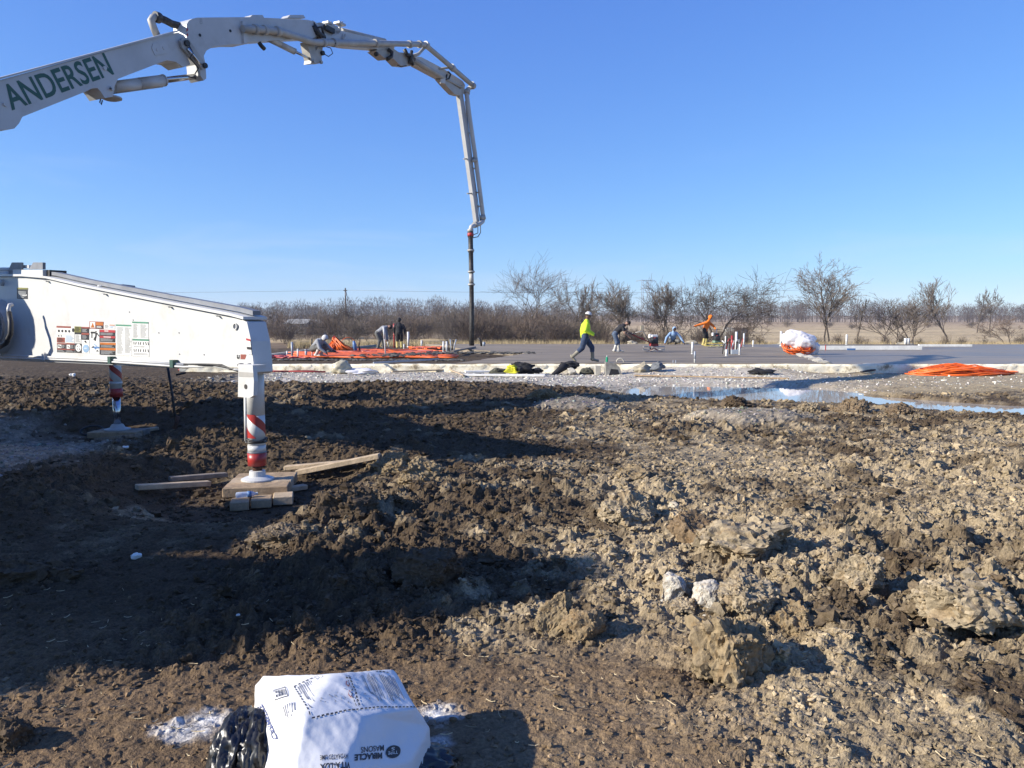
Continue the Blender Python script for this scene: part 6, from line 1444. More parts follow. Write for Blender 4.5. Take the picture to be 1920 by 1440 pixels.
person('worker in orange hooded top guiding the green power trowel', P4, -0.55, dict(pelvis=(-0.02, 0, 0.95), chest=(0.12, 0, 1.28), neck=(0.2, 0, 1.49), head=(0.27, 0, 1.63),
    elL=(0.40, 0.20, 1.15), wrL=(0.55, 0.10, 0.98), elR=(-0.22, -0.42, 1.22), wrR=(-0.42, -0.66, 1.14),
    knL=(0.08, 0.12, 0.5), anL=(0.02, 0.13, 0.09), toeL=(0.2, 0.14, 0.05), knR=(0.0, -0.12, 0.5), anR=(-0.08, -0.13, 0.09), toeR=(0.1, -0.14, 0.05)),
    dict(shirt='hoodie_orange', pants='pants_dark', boots='boot_yellow', skin='skin_dark'), sc=1.08, hood='hoodie_orange', boot_h=0.4)
P5 = feet(598, 670, 0.24)
person('worker in grey top with white hood squatting among the pipe stubs', P5, -0.25, dict(pelvis=(-0.22, 0, 0.36), chest=(0.02, 0, 0.62), neck=(0.14, 0, 0.74), head=(0.26, 0, 0.78),
    elL=(0.28, 0.28, 0.42), wrL=(0.48, 0.24, 0.30), elR=(0.20, -0.30, 0.38), wrR=(0.42, -0.26, 0.22),
    knL=(0.20, 0.2, 0.46), anL=(-0.02, 0.18, 0.10), toeL=(0.18, 0.2, 0.05), knR=(0.18, -0.2, 0.44), anR=(-0.04, -0.18, 0.10), toeR=(0.15, -0.2, 0.05)),
    dict(shirt='hoodie_grey', pants='pants_grey', boots='boot_white', skin='skin_dark'), sc=1.05, hood='hood_white', gloves=True, boot_h=0.3)
P6 = feet(714, 655, 0.27)
person('worker in grey and black bending low left of the red stake', P6, 0.05, dict(pelvis=(-0.16, 0, 0.86), chest=(0.16, 0, 1.10), neck=(0.36, 0, 1.20), head=(0.48, 0, 1.18),
    elL=(0.30, 0.2, 0.82), wrL=(0.34, 0.16, 0.56), elR=(0.28, -0.22, 0.80), wrR=(0.30, -0.18, 0.54),
    knL=(0.08, 0.12, 0.48), anL=(0.12, 0.13, 0.09), toeL=(0.32, 0.14, 0.05), knR=(-0.04, -0.12, 0.48), anR=(-0.14, -0.13, 0.09), toeR=(0.06, -0.14, 0.05)),
    dict(shirt='hoodie_grey', pants='pants_grey', boots='pants_grey', skin='skin'), sc=1.05, hat=('cap_black', 'cap_black', 1), boot_h=0.3)
P7 = feet(749, 654, 0.27)
person('worker in black jacket and yellow boots standing with his back turned', P7, 1.65, dict(pelvis=(0, 0, 0.92), chest=(0.02, 0, 1.26), neck=(0.03, 0, 1.48), head=(0.05, 0, 1.62),
    elL=(0.04, 0.30, 1.14), wrL=(0.12, 0.29, 0.90), elR=(-0.02, -0.31, 1.14), wrR=(0.03, -0.32, 0.88),
    knL=(0.04, 0.11, 0.5), anL=(0.0, 0.12, 0.09), toeL=(0.2, 0.14, 0.05), knR=(0.05, -0.11, 0.5), anR=(0.0, -0.12, 0.09), toeR=(0.2, -0.14, 0.05)),
    dict(shirt='shirt_black', pants='pants_dark', boots='boot_yellow', skin='skin'), sc=1.0, hat=('cap_black', 'cap_black', 1), hood='shirt_black', boot_h=0.36)

# ---------------------------------------------------------------- power trowels and tools
mk('engine_black', (0.025, 0.025, 0.027), 0.45, var=0.2, scale=12)
mk('machine_red', (0.45, 0.05, 0.035), 0.45, var=0.15, scale=8, dirt=0.3)
mk('machine_green', (0.20, 0.30, 0.20), 0.6, var=0.2, scale=5, dirt=0.5, dirtcol=(0.5, 0.47, 0.4))
mk('machine_yellow', (0.60, 0.48, 0.10), 0.5, var=0.15, scale=6, dirt=0.4)
def trowel(label, c, rad, handle, mats):
    t = thing('power_trowel', label, 'power trowel', c); c = Vector(c)
    for zz in (0.10, 0.26): MB().tube([c + Vector((rad * math.cos(a), rad * math.sin(a), zz)) for a in np.linspace(0, 2 * math.pi, 41)], 0.014, 6, cap=False).build('guard_ring', mats['ring'], t)
    for i in range(8):
        a = i * math.pi / 4 + 0.2; MB().tube([c + Vector((rad * math.cos(a), rad * math.sin(a), 0.10)), c + Vector((rad * math.cos(a), rad * math.sin(a), 0.26))], 0.01, 5).build('guard_post', mats['ring'], t)
    for i in range(4):
        a = i * math.pi / 2 + 0.4; X = Vector((math.cos(a), math.sin(a), 0)); Y_ = Vector((-math.sin(a), math.cos(a), 0)); Z_ = UP
        MB().box(c + X * rad * 0.55 + UP * 0.02, (rad * 0.75, 0.15, 0.012), ax=(X, Y_, Z_)).build('blade', 'steel_grey', t)
        MB().tube([c + UP * 0.2, c + X * rad * 0.6 + UP * 0.05], 0.016, 6).build('blade_arm', mats['arm'], t)
        MB().tube([c + UP * 0.28, c + X * rad + UP * 0.26], 0.012, 6).build('guard_spoke', mats['ring'], t)
    MB().bbox(c + UP * 0.33, (0.36, 0.32, 0.14), 0.2, b=0.03).build('gearbox', mats['deck'], t)
    e = MB().bbox(c + UP * 0.55, (0.36, 0.32, 0.32), 0.2, b=0.04).build('engine', 'engine_black', t)
    MB().lathe(c + Vector((0.02, -0.17, 0.55)), (0, -1, 0), [(0, 0.13), (0.04, 0.13), (0.06, 0.09)], 18).build('recoil_starter', 'engine_black', e)
    MB().bbox(c + Vector((0.0, -0.19, 0.68)), (0.1, 0.02, 0.06)).build('engine_plate', 'machine_red', e)
    MB().bbox(c + UP * 0.77, (0.32, 0.22, 0.13), 0.2, b=0.05).build('fuel_tank', mats.get('tank', 'cap_white'), t)
    MB().lathe(c + Vector((-0.2, 0, 0.68)), UP, [(0, 0.075), (0.16, 0.075), (0.18, 0.05)], 14).build('air_filter', 'cap_white', t)
    h0, h1 = c + UP * 0.36, Vector(handle); MB().tube([h0, h0.lerp(h1, 0.5) + UP * 0.01, h1], 0.028, 8).build('handle_tube', mats['handle'], t)
    side = (h1 - h0).cross(UP).normalized()
    MB().tube([h1 + side * 0.28 + UP * 0.04, h1, h1 - side * 0.28 + UP * 0.04], 0.02, 8).build('handle_bar', 'engine_black', t)
    MB().bbox(h0.lerp(h1, 0.55) + UP * 0.04, (0.12, 0.08, 0.07), b=0.01).build('control_box', mats['handle'], t)
    return t
T1 = feet(1229, 660.5); T1.y += 0.4
trowel('red power trowel with black engine pushed by the bending worker', T1, 0.52, P2 + Vector((0.74, -0.02, 0.86)), dict(ring='boot_white', arm='machine_red', deck='machine_red', handle='machine_red'))
T2 = feet(1347, 652); T2.y += 0.5
trowel('green power trowel with black engine beside the orange worker', T2, 0.68, P4 + Vector((0.62, -0.25, 1.02)), dict(ring='machine_yellow', arm='machine_green', deck='machine_green', handle='steel_grey', tank='engine_black'))
a_ = T1 + Vector((-0.05, 0.5, 0.0)); t = thing('float_tool', 'dark stand with pale head behind the red power trowel', 'tool', a_)
MB().tube([a_ + Vector((0, 0, 0)), a_ + Vector((-0.12, 0, 0.55)), a_ + Vector((-0.42, 0, 1.02))], 0.03, 7).build('pole', 'engine_black', t); MB().bbox(a_ + Vector((-0.46, 0, 1.16)), (0.16, 0.1, 0.24), b=0.02).build('head', 'canvas', t); MB().tube([a_ + Vector((-0.42, 0, 1.0)), a_ + Vector((-0.78, 0, 0.93))], 0.02, 6).build('grip', 'boot_white', t)
b = SP_(667, 659, .25); t = thing('hand_tools', 'blue and black pair of tools standing right of the upright orange loop', 'tool', b)
MB().tube([b, b + Vector((-0.06, 0, 0.35)), b + Vector((-0.10, 0, 0.55))], [0.09, 0.10, 0.05], 8).build('grip', 'pvc_blue', t); MB().tube([b + Vector((0.22, 0, 0)), b + Vector((0.16, 0, 0.3)), b + Vector((0.24, 0, 0.62))], [0.05, 0.04, 0.025], 8).build('pole', 'rust', t)
lump('tool_bag', SP_(618, 663, .25), 0.7, 0.4, 0.34, 'engine_black', 'dark tool bag in front of the squatting worker', 'bag', 81, 0.25)
lump('rag', SP_(606, 664, .25) + Vector((0.05, -0.35, 0.12)), 0.22, 0.2, 0.3, 'cloth_vis', 'yellow rag beside the squatting worker', 'rag', 82, 0.2)
# ---------------------------------------------------------------- bare trees, brush and the far woods
def seg_mesh(name, segs, m_, n=3):
    """segs: list of (p0, p1, r0, r1) -> one mesh of tapered n-sided twigs"""
    A = np.array([s[0] for s in segs]); B = np.array([s[1] for s in segs]); ra = np.array([s[2] for s in segs]); rb = np.array([s[3] for s in segs])
    T = B - A; T /= np.maximum(np.linalg.norm(T, axis=1, keepdims=True), 1e-9)
    ref = np.where(np.abs(T[:, 2:3]) < 0.9, np.array([[0, 0, 1.0]]), np.array([[1.0, 0, 0]])); U = np.cross(ref, T); U /= np.linalg.norm(U, axis=1, keepdims=True); W = np.cross(T, U)
    k = len(segs); V = np.zeros((k, 2, n, 3))
    for j in range(n):
        a = 2 * math.pi * j / n; D = U * math.cos(a) + W * math.sin(a); V[:, 0, j] = A + D * ra[:, None]; V[:, 1, j] = B + D * rb[:, None]
    base = (np.arange(k) * 2 * n)[:, None]
    F = np.concatenate([np.stack([base[:, 0] + j, base[:, 0] + (j + 1) % n, base[:, 0] + n + (j + 1) % n, base[:, 0] + n + j], 1) for j in range(n)])
    return np_mesh(name, V.reshape(-1, 3), F, [m_])
def grow(rr, p, d, L, r, depth, maxd, spread, trop, kids, out, wob=0.18, first=0.35, decay=0.72):
    n = 4 if depth == 0 else 3 if depth < 3 else 2
    pts = [p]; dirs = [d]; q, dd = p.copy(), d.copy()
    for i in range(n):
        dd = dd + np.array([rr.gauss(0, wob), rr.gauss(0, wob), rr.gauss(0, wob) + trop * 0.3]); dd /= np.linalg.norm(dd)
        q2 = q + dd * L / n; r0 = r * (1 - 0.55 * i / n); r1 = r * (1 - 0.55 * (i + 1) / n)
        out.append((q, q2, r0, r1, depth)); q = q2; pts.append(q); dirs.append(dd)
    if depth >= maxd: return
    k = kids[min(depth, len(kids) - 1)]
    for c in range(k):
        t = first + (1 - first) * (c + rr.random() * 0.8) / k if depth == 0 else 0.25 + 0.75 * (c + rr.random()) / k
        t = min(t, 0.999); i = min(int(t * n), n - 1); f = t * n - i; bp_ = pts[i] + (pts[i + 1] - pts[i]) * f
        az = rr.uniform(0, 6.283); ax = np.cross(dirs[i + 1], np.array([math.cos(az), math.sin(az), 0.3])); ax /= max(np.linalg.norm(ax), 1e-6)
        an = rr.gauss(spread, 0.16); nd = dirs[i + 1] * math.cos(an) + ax * math.sin(an); nd[2] += trop; nd /= np.linalg.norm(nd)
        grow(rr, bp_, nd, L * decay * rr.uniform(0.7, 1.15) * (1.05 - 0.35 * t if depth == 0 else 1), r * 0.55 * (1.05 - 0.4 * t), depth + 1, maxd, spread, trop, kids, out, wob, first, decay)
def tree_segs(seed, H, Wd, rt, maxd=5, spread=0.6, trop=0.12, kids=(6, 4, 4, 3, 3), first=0.3, lean=(0, 0), decay=0.66, twig=0.011, wob=0.16, tf=0.62):
    rr = random.Random(seed); out = []
    grow(rr, np.zeros(3), np.array([lean[0], lean[1], 1.0]), H * tf, rt, 0, maxd, spread, trop, kids, out, wob, first, decay)
    P = np.array([[*s[0], *s[1]] for s in out]); zt = np.percentile(P[:, 5], 98.5); xw = (np.percentile(P[:, 3], 96.5) - np.percentile(P[:, 3], 3.5))
    sz, sx = H / zt, Wd / xw; S_ = np.array([sx, sx, sz])
    return [(s[0] * S_, s[1] * S_, max(s[2], twig), max(s[3], twig * 0.8), s[4]) for s in out]
def tree(label, px, ytop, ybase, Y, wpx_, seed, rt=None, mats=('bark', 'twig'), name='bare_tree', group=None, stems=1, **kw):
    x = (px - 960) / F_PX * Y * 1.0; zg = zat(x, Y); zt = aty(px, ytop, Y).z; H = zt - zg; Wd = wpx_ / F_PX * Y
    t = thing(name, label, 'tree', (x, Y, zg - 0.05), group); rt = rt or H * 0.013
    tr, cw = [], []; rr = random.Random(seed + 99)
    for s in range(stems):
        off = np.array([rr.uniform(-0.35, 0.35), rr.uniform(-0.3, 0.3), 0]) * (stems > 1)
        lean = kw.get('lean', (0, 0)) if stems == 1 else (rr.uniform(-1, 1) * kw.get('fan', 0.22), rr.uniform(-0.15, 0.15))
        k2 = {k: v for k, v in kw.items() if k not in ('lean', 'fan')}
        sg = tree_segs(seed + s * 7, H * (1 if s == 0 else rr.uniform(0.7, 0.95)), Wd * (1 if stems == 1 else 0.75), rt, lean=lean, **k2)
        for q in sg: (tr if q[4] == 0 else cw).append((q[0] + off, q[1] + off, q[2], q[3]))
    me = seg_mesh('trunk', tr, mats[0], 8); link('trunk', me, t, ORI[t.name])
    link('crown', seg_mesh('crown', cw, mats[1], 3), t, ORI[t.name]); return t
tree('broad bare tree with a vase shaped crown, tallest left of the walking worker', 984, 493, 640, 68, 132, 3, maxd=5, spread=0.50, trop=0.04, kids=(5, 4, 4, 4, 2), first=0.6, decay=0.84, tf=0.34, rt=0.13, twig=0.009)
tree('round bare tree directly behind the walking worker', 1074, 530, 640, 66, 78, 8, mats=('bark_dark', 'bark'), maxd=5, spread=0.65, trop=0.08, kids=(6, 5, 4, 3, 3), first=0.5, decay=0.78, tf=0.4, rt=0.1)
tree('bare tree with fan shaped crown left of the lattice pylon', 1163, 530, 645, 64, 76, 15, stems=2, maxd=5, spread=0.5, trop=0.14, kids=(4, 4, 4, 4, 3), first=0.55, decay=0.78, tf=0.42, rt=0.07, mats=('bark_dark', 'bark'))
tree('bare tree just right of the lattice pylon', 1250, 528, 645, 64, 80, 22, stems=2, maxd=5, spread=0.55, trop=0.12, kids=(5, 4, 4, 3, 3), first=0.4, decay=0.75, tf=0.45, rt=0.06, mats=('bark', 'bark'))
tree('twisted wide bare tree behind the orange worker', 1338, 517, 645, 63, 132, 31, stems=2, maxd=5, spread=0.72, trop=0.05, kids=(5, 4, 4, 4, 3), first=0.5, decay=0.8, tf=0.42, rt=0.09, mats=('bark_dark', 'bark_dark'), wob=0.26)
tree('tall upright bare tree with several stems, tallest on the right', 1552, 487, 645, 62, 110, 44, stems=2, fan=0.05, maxd=4, spread=0.62, trop=0.10, kids=(14, 5, 4, 3), first=0.38, decay=0.55, rt=0.075, tf=0.7, wob=0.1, mats=('bark_dark', 'bark'))
tree('thin bare tree right of the tallest right hand tree', 1607, 556, 645, 62, 30, 51, maxd=4, spread=0.45, trop=0.15, kids=(5, 3, 3, 2), mats=('bark_dark', 'bark'))
tree('clump of crooked bare stems behind the long form board', 1668, 556, 645, 62, 88, 60, stems=4, maxd=4, spread=0.5, trop=0.16, kids=(5, 4, 3, 2), first=0.4, mats=('bark', 'twig'))
tree('grey bare sapling cluster right of the crooked clump', 1712, 550, 645, 62, 60, 66, stems=3, maxd=4, spread=0.4, trop=0.2, kids=(6, 4, 3, 2), first=0.3, mats=('bark', 'twig'))
tree('narrow upright bare tree like a broom on the right', 1778, 521, 645, 61, 52, 71, maxd=4, spread=0.38, trop=0.24, kids=(16, 5, 4, 3), first=0.3, decay=0.52, mats=('bark_dark', 'twig'))
tree('distant bare tree crown right of the broom shaped tree', 1830, 545, 606, 150, 34, 77, maxd=4, spread=0.6, kids=(5, 4, 4, 3), twig=0.03, mats=('bark_dark', 'bark_dark'))
tree('distant bare tree crown nearest the right edge', 1853, 543, 606, 155, 26, 79, maxd=4, spread=0.6, kids=(5, 4, 4, 3), twig=0.03, mats=('bark_dark', 'bark_dark'))
tree('stunted bare tree with a broken trunk at the right edge', 1893, 585, 646, 60, 62, 83, stems=2, maxd=4, spread=0.7, kids=(5, 4, 3, 3), mats=('bark_dark', 'twig_red'))
tree('small dark bare tree behind the unpoured bay on the left', 528, 585, 632, 88, 60, 90, stems=2, maxd=4, spread=0.6, kids=(5, 4, 3, 3), mats=('bark_dark', 'bark_dark'))
tree('dark bare tree behind the pointed heap of orange tube', 640, 575, 636, 86, 84, 93, maxd=4, spread=0.65, kids=(6, 4, 4, 3), mats=('bark_dark', 'bark_dark'))
tree('dark bare tree between the orange heap and the bent worker', 690, 580, 636, 86, 64, 96, maxd=4, spread=0.6, kids=(6, 4, 3, 3), mats=('bark_dark', 'bark'))
# brush: six kinds of many-stemmed shrub, copied along the back of the site
def shrub_mesh(seed, H, m_, n=26):
    rr = random.Random(seed); out = []
    for i in range(n):
        a = rr.uniform(0, 6.28); lean = rr.uniform(0.05, 0.75); d = np.array([math.cos(a) * lean, math.sin(a) * lean, 1.0]); d /= np.linalg.norm(d)
        grow(rr, np.array([math.cos(a) * rr.random() * 0.35, math.sin(a) * rr.random() * 0.35, -0.1]), d, H * rr.uniform(0.35, 0.7), 0.016, 0, 3, 0.45, 0.10, (4, 3, 3), out, 0.14, 0.2, 0.66)
    return seg_mesh('stems', [(s[0], s[1], max(s[2] * 0.8, 0.008), max(s[3] * 0.8, 0.007)) for s in out], m_)
shr = [shrub_mesh(200 + i, 3.6, ('twig', 'twig_red', 'twig', 'twig_tan', 'twig_red', 'bark')[i]) for i in range(6)]
def shrub(x, Y, H, kind, label, group, wide=1.0):
    t = bpy.data.objects.new('shrub', None); COL.objects.link(t); t.location = (x, Y, zat(x, Y)); tag(t, label, 'shrub', group)
    o = bpy.data.objects.new('stems', shr[kind]); COL.objects.link(o); o.parent = t; k = H / 3.6; o.scale = (k * wide, k * wide, k); o.rotation_euler = (0, 0, rs.uniform(0, 6.28)); return t
rs = random.Random(77)
def pxX(px, Y): return (px - 960) / F_PX * Y
L1, Gp1 = 'leafless brown shrub in the thicket behind the left half of the site', 'shrubs of the left thicket'
for i in range(32):
    Y = rs.uniform(78, 104); px = 480 + 400 * (i + rs.random()) / 32; shrub(pxX(px, Y), Y, rs.uniform(1.9, 4.2), rs.choice((0, 1, 2, 4, 5, 5)), L1, Gp1, 1.15)
L2, Gp2 = 'tangled brown shrub in the dense thicket behind the walking worker', 'shrubs of the middle thicket'
for i in range(30):
    Y = rs.uniform(60, 80); px = 855 + 275 * (i + rs.random()) / 30; shrub(pxX(px, Y), Y, rs.uniform(2.8, 3.9) * (1 if px < 1040 else 0.85), rs.choice((0, 1, 2, 3, 4)), L2, Gp2, 1.1)
L3, Gp3 = 'low leafless shrub behind the working men in the middle', 'shrubs behind the trowels'
for i in range(20):
    Y = rs.uniform(57, 70); px = 1105 + 325 * (i + rs.random()) / 20; shrub(pxX(px, Y), Y, rs.uniform(1.1, 2.3), rs.choice((0, 1, 3, 4, 2)), L3, Gp3)
L4, Gp4 = 'low reddish shrub in the field edge behind the wet slab', 'shrubs behind the wet slab'
for i in range(16):
    Y = rs.uniform(57, 68); px = 1425 + 520 * (i + rs.random()) / 16; shrub(pxX(px, Y), Y, rs.uniform(0.7, 1.5), rs.choice((1, 4, 1, 3, 0)), L4, Gp4)
# shrubs nearer the frame edges go on out of view so that the thicket does not stop at the frame
L5, Gp5 = 'leafless shrub in the far hedge across the right hand field', 'far hedge shrubs'
for i in range(12):
    Y = rs.uniform(190, 260); px = 1380 + 560 * (i + rs.random()) / 12; shrub(pxX(px, Y), Y, rs.uniform(1.5, 2.6), rs.choice((0, 1, 2, 5)), L5, Gp5, 1.5)
# far woods: one mass of twiggy crowns
def woods(name, label, N, seed, y0, y1, hf, col_mats, xspan, per=90, xmax=None):
    r = np.random.default_rng(seed); Vt, mi = [], []
    Yt = r.uniform(y0, y1, N); Xt = r.uniform(-xspan, xmax if xmax is not None else xspan, N) * Yt; H = hf(Xt / Yt, r, N); Zg = gz(Xt, Yt, False)
    for i in range(N):
        h = H[i]; w = h * 0.34; k = per
        u = r.random(k); zc = h * (0.12 + 0.86 * u ** 0.8); rad = w * np.sqrt(np.clip(1 - ((zc / h - 0.6) / 0.47) ** 2, 0.02, 1)) * np.sqrt(r.random(k))
        a = r.uniform(0, 6.283, k); P = np.stack([Xt[i] + rad * np.cos(a), Yt[i] + rad * np.sin(a), Zg[i] + zc], 1)
        L = h * r.uniform(0.08, 0.2, k); D = np.stack([np.cos(a) * 0.5 + r.normal(0, 0.3, k), np.sin(a) * 0.5 + r.normal(0, 0.3, k), 0.8 + r.normal(0, 0.3, k)], 1); D *= (L / np.linalg.norm(D, axis=1))[:, None]
        sd = r.uniform(0, 6.283, k); S_ = np.stack([np.cos(sd), np.sin(sd), np.zeros(k)], 1) * (h * 0.010)
        Vt.append(np.stack([P - S_, P + S_, P + D], 1).reshape(-1, 3))
        tw = h * 0.016; z1 = h * 0.75; c = np.array((Xt[i], Yt[i], Zg[i])); Vt.append(np.array([c + (-tw, 0, -0.5), c + (tw, 0, -0.5), c + (0, 0, z1), c + (0, -tw, -0.5), c + (0, tw, -0.5), c + (0, 0, z1)]))
    V = np.concatenate(Vt); return link(name, np_mesh(name, V, np.arange(len(V)).reshape(-1, 3), col_mats, mi=r.integers(0, len(col_mats), len(V) // 3)), None, Vector((0, 0, 0)), label, None, None, 'stuff')
mk('wood_far', (0.085, 0.066, 0.056), 0.95, var=0.15, scale=0.02); mk('wood_far2', (0.115, 0.085, 0.066), 0.95, var=0.15, scale=0.02)
def hfar(u, r, n):
    base = 8.4 + 2.2 * np.exp(-((u + 0.15) / 0.13) ** 2) + 1.6 * np.exp(-((u - 0.42) / 0.14) ** 2) - 2.6 * np.exp(-((u - 0.16) / 0.10) ** 2)
    return base * r.uniform(0.72, 1.12, n)
woods('far_woods', 'long line of bare grey brown woods on the horizon', 2300, 5, 330, 560, hfar, ['wood_far', 'wood_far2'], 0.95, 95)
woods('field_edge_trees', 'bare brown wood edge across the left field', 300, 6, 190, 250, lambda u, r, n: 5.2 * r.uniform(0.6, 1.15, n), ['wood_far2', 'twig'], 0.9, 120, 0.06)
# dead grass behind the slab
def grass(name, label, N, seed, y0, y1, px0, px1, h0, h1, col):
    r = np.random.default_rng(seed); Y = y0 + (y1 - y0) * r.random(N) ** 1.3; X = (r.uniform(px0, px1, N) - 960) / F_PX * Y; k = vn(X * 0.6, Y * 0.4, seed) > 0.35 - 0.2 * r.random(N); X, Y = X[k], Y[k]; N = len(X)
    Z = gz(X, Y, False); h = r.uniform(h0, h1, N); a = r.uniform(0, 6.283, N); w = 0.012; ln = r.normal(0.12, 0.2, N) * h
    S_ = np.stack([np.cos(a) * w, np.sin(a) * w, np.zeros(N)], 1); P = np.stack([X, Y, Z - 0.03], 1); T = P + np.stack([ln, r.normal(0, 0.15, N) * h, h], 1)
    V = np.stack([P - S_, P + S_, T], 1).reshape(-1, 3); c = np.repeat(np.array(col)[None] * r.uniform(0.65, 1.25, (N, 1)), 3, 0)
    link(name, np_mesh(name, V, np.arange(len(V)).reshape(-1, 3), ['clod_soil'], c), None, Vector((0, 0, 0)), label, None, None, 'stuff')
grass('dead_grass', 'tan dead grass along the back edge of the slab', 30000, 3, 54.2, 63, 540, 1130, 0.25, 0.75, (0.44, 0.35, 0.20))
grass('dead_grass', 'tan dead grass in the field behind the wet slab', 34000, 4, 54.2, 72, 1130, 1960, 0.2, 0.65, (0.40, 0.315, 0.175))
# earth berm and rubble lumps at the back of the slab
for i, px in enumerate((1190, 1300, 1475, 1690)):
    lump('earth_lump', Vector((pxX(px, 54.4), 54.4, zat(pxX(px, 54.4), 54.4))), 1.6, 0.7, 0.55, 'canvas', ('low pale spoil heap behind the bending worker', 'low pale spoil heap left of the orange worker', 'low pale spoil heap behind the wrapped bundle', 'low pale spoil heap by the twin pipe fitting')[i], 'heap', 300 + i, 0.3)
# far things: pole with wire, pylon, pale buildings, shed
Y = 150.0; x = pxX(649.5, Y); z0 = zat(x, Y); zt = aty(649, 540, Y).z
t = thing('utility_pole', 'lone dark utility pole rising above the woods on the left', 'pole', (x, Y, z0))
MB().tube([(x, Y, z0 - 0.3), (x, Y, zt)], [0.17, 0.12], 8).build('post', 'bark_dark', t); MB().box((x, Y, zt - 0.5), (0.7, 0.12, 0.14)).build('crossarm', 'bark_dark', t); MB().lathe((x + 0.1, Y - 0.2, zt - 1.5), UP, [(0, 0.2), (0.7, 0.2)], 10).build('transformer', 'steel_grey', t)
for i, (yl, lb) in enumerate(((561, 'left'), (557, 'right'))):
    a_ = Vector((x, Y, zt - 0.4)); xe = -130 if i == 0 else 60; e = Vector((xe, Y, zt - 0.3)); pts = [a_.lerp(e, k / 12) - UP * (2.2 * (k / 12) * (1 - k / 12)) for k in range(13)]
    MB().tube(pts, 0.022, 4).build('overhead_wire', 'steel_grey', None, f'thin overhead wire running {lb} from the utility pole', 'wire')
Y = 620.0; x = pxX(1208.5, Y); zt = aty(1208, 526, Y).z; z0 = float(gz(np.array([x]), np.array([Y]), False)[0])
mk('pylon', (0.30, 0.32, 0.34), 0.6, var=0.05)
t = thing('lattice_pylon', 'far grey power pylon with two lattice legs and crossarms', 'pylon', (x, Y, z0))
for s_ in (-1, 1):
    cx = x + s_ * 2.3; mb = MB(); n = 14
    for dx in (-0.75, 0.75): mb.tube([(cx + dx, Y, z0), (cx + dx, Y, zt)], 0.16, 4)
    for i in range(n): za, zb_ = z0 + (zt - z0) * i / n, z0 + (zt - z0) * (i + 1) / n; q = -0.75 if i % 2 else 0.75; mb.tube([(cx + q, Y, za), (cx - q, Y, zb_)], 0.10, 4)
    o = mb.build('lattice_leg', 'pylon', t)
for hz_, w_ in ((zt, 7.5), (zt - 6.5, 4.6)): MB().tube([(x - w_, Y, hz_ - 0.4), (x, Y, hz_ + 0.3), (x + w_, Y, hz_ - 0.4)], 0.22, 4).build('crossarm', 'pylon', t)
mk('house_pale', (0.52, 0.50, 0.45), 0.8, var=0.05, scale=0.5); mk('house_roof', (0.38, 0.37, 0.33), 0.8, var=0.08, scale=0.5); mk('house_dark', (0.06, 0.06, 0.06), 0.6)
def house(label, px0, px1, yt, yb, Y):
    x0, x1 = pxX(px0, Y), pxX(px1, Y); z1 = aty(px0, yt, Y).z; z0 = zat((x0 + x1) / 2, Y) - 0.2; ze = z0 + (z1 - z0) * 0.72
    t = thing('far_building', label, 'building', ((x0 + x1) / 2, Y, z0)); MB().prism([(x0, Y, z0), (x1, Y, z0), (x1, Y, ze), (x0, Y, ze)], (0, 6, 0)).build('wall', 'house_pale', t)
    MB().prism([(x0 - 0.3, Y - 0.4, ze), (x0 - 0.3, Y + 3, z1), (x0 - 0.3, Y + 6.4, ze)], (x1 - x0 + 0.6, 0, 0)).build('roof', 'house_roof', t)
    for k in range(max(1, int((x1 - x0) / 2.5))): xx = x0 + (x1 - x0) * (k + 0.5) / max(1, int((x1 - x0) / 2.5)); MB().box((xx, Y - 0.03, z0 + (ze - z0) * 0.6), (0.8, 0.06, (ze - z0) * 0.3)).build('window', 'house_dark', t)
house('long pale building half hidden by trees on the left', 536, 573, 598, 607, 128); house('short pale building right of the long one on the left', 582, 597, 599, 606, 130)
Y = 74; x0, x1 = pxX(1372, Y), pxX(1398, Y); zt = aty(1380, 616, Y).z; zg = zat(x0, Y)
t = thing('field_shed', 'small dark open shed behind the pipe cluster', 'shed', ((x0 + x1) / 2, Y, zg))
MB().box(((x0 + x1) / 2, Y, (zt + zg) / 2), (x1 - x0, 1.4, zt - zg)).build('body', 'steel_grey', t); MB().box(((x0 + x1) / 2, Y, zt + 0.04), (x1 - x0 + 0.2, 1.7, 0.06)).build('roof', 'dark_steel', t); MB().box((x0 - 0.35, Y + 0.2, (zt + zg) / 2 + 0.1), (0.6, 1.0, zt - zg)).build('side_panel', 'house_pale', t)
# ---------------------------------------------------------------- the lime sack in the foreground
def PZq(px, py, z): return atz(px, py, z)
mk('sack_paper', (0.78, 0.775, 0.76), 0.55, var=0.03, scale=4, bump=0.25, bscale=9)
mk('ink', (0.035, 0.037, 0.045), 0.6); mk('ink_grey', (0.26, 0.27, 0.30), 0.6); mk('ink_blue', (0.10, 0.13, 0.30), 0.6); mk('ink_red', (0.45, 0.10, 0.10), 0.6)
V0 = dict(A=PZq(478, 1278, .22), A2=PZq(488, 1262, .25), B=PZq(632, 1252, .325), C=PZq(738, 1248, .245), D=PZq(782, 1322, .22), E=PZq(568, 1338, .335), K=PZq(806, 1358, .13), Q=PZq(690, 1335, .29),
          H=PZq(548, 1432, .24), N=PZq(640, 1440, .22), K2=PZq(770, 1425, .12))
sz0 = zat(V0['E'].x, V0['E'].y)
def low(p, dx=0, dy=0): return Vector((p.x + dx, p.y + dy, 0.0))
V0['A0'] = low(V0['A'], -0.03, 0.02); V0['C0'] = low(V0['C'], 0.06, 0.04); V0['K0'] = low(V0['K'], 0.0, -0.02); V0['K20'] = low(V0['K2'], 0.0, -0.02); V0['N0'] = low(V0['N'], 0, -0.06); V0['H0'] = low(V0['H'], -0.02, -0.05); V0['B0'] = low(V0['B'], 0, 0.10)
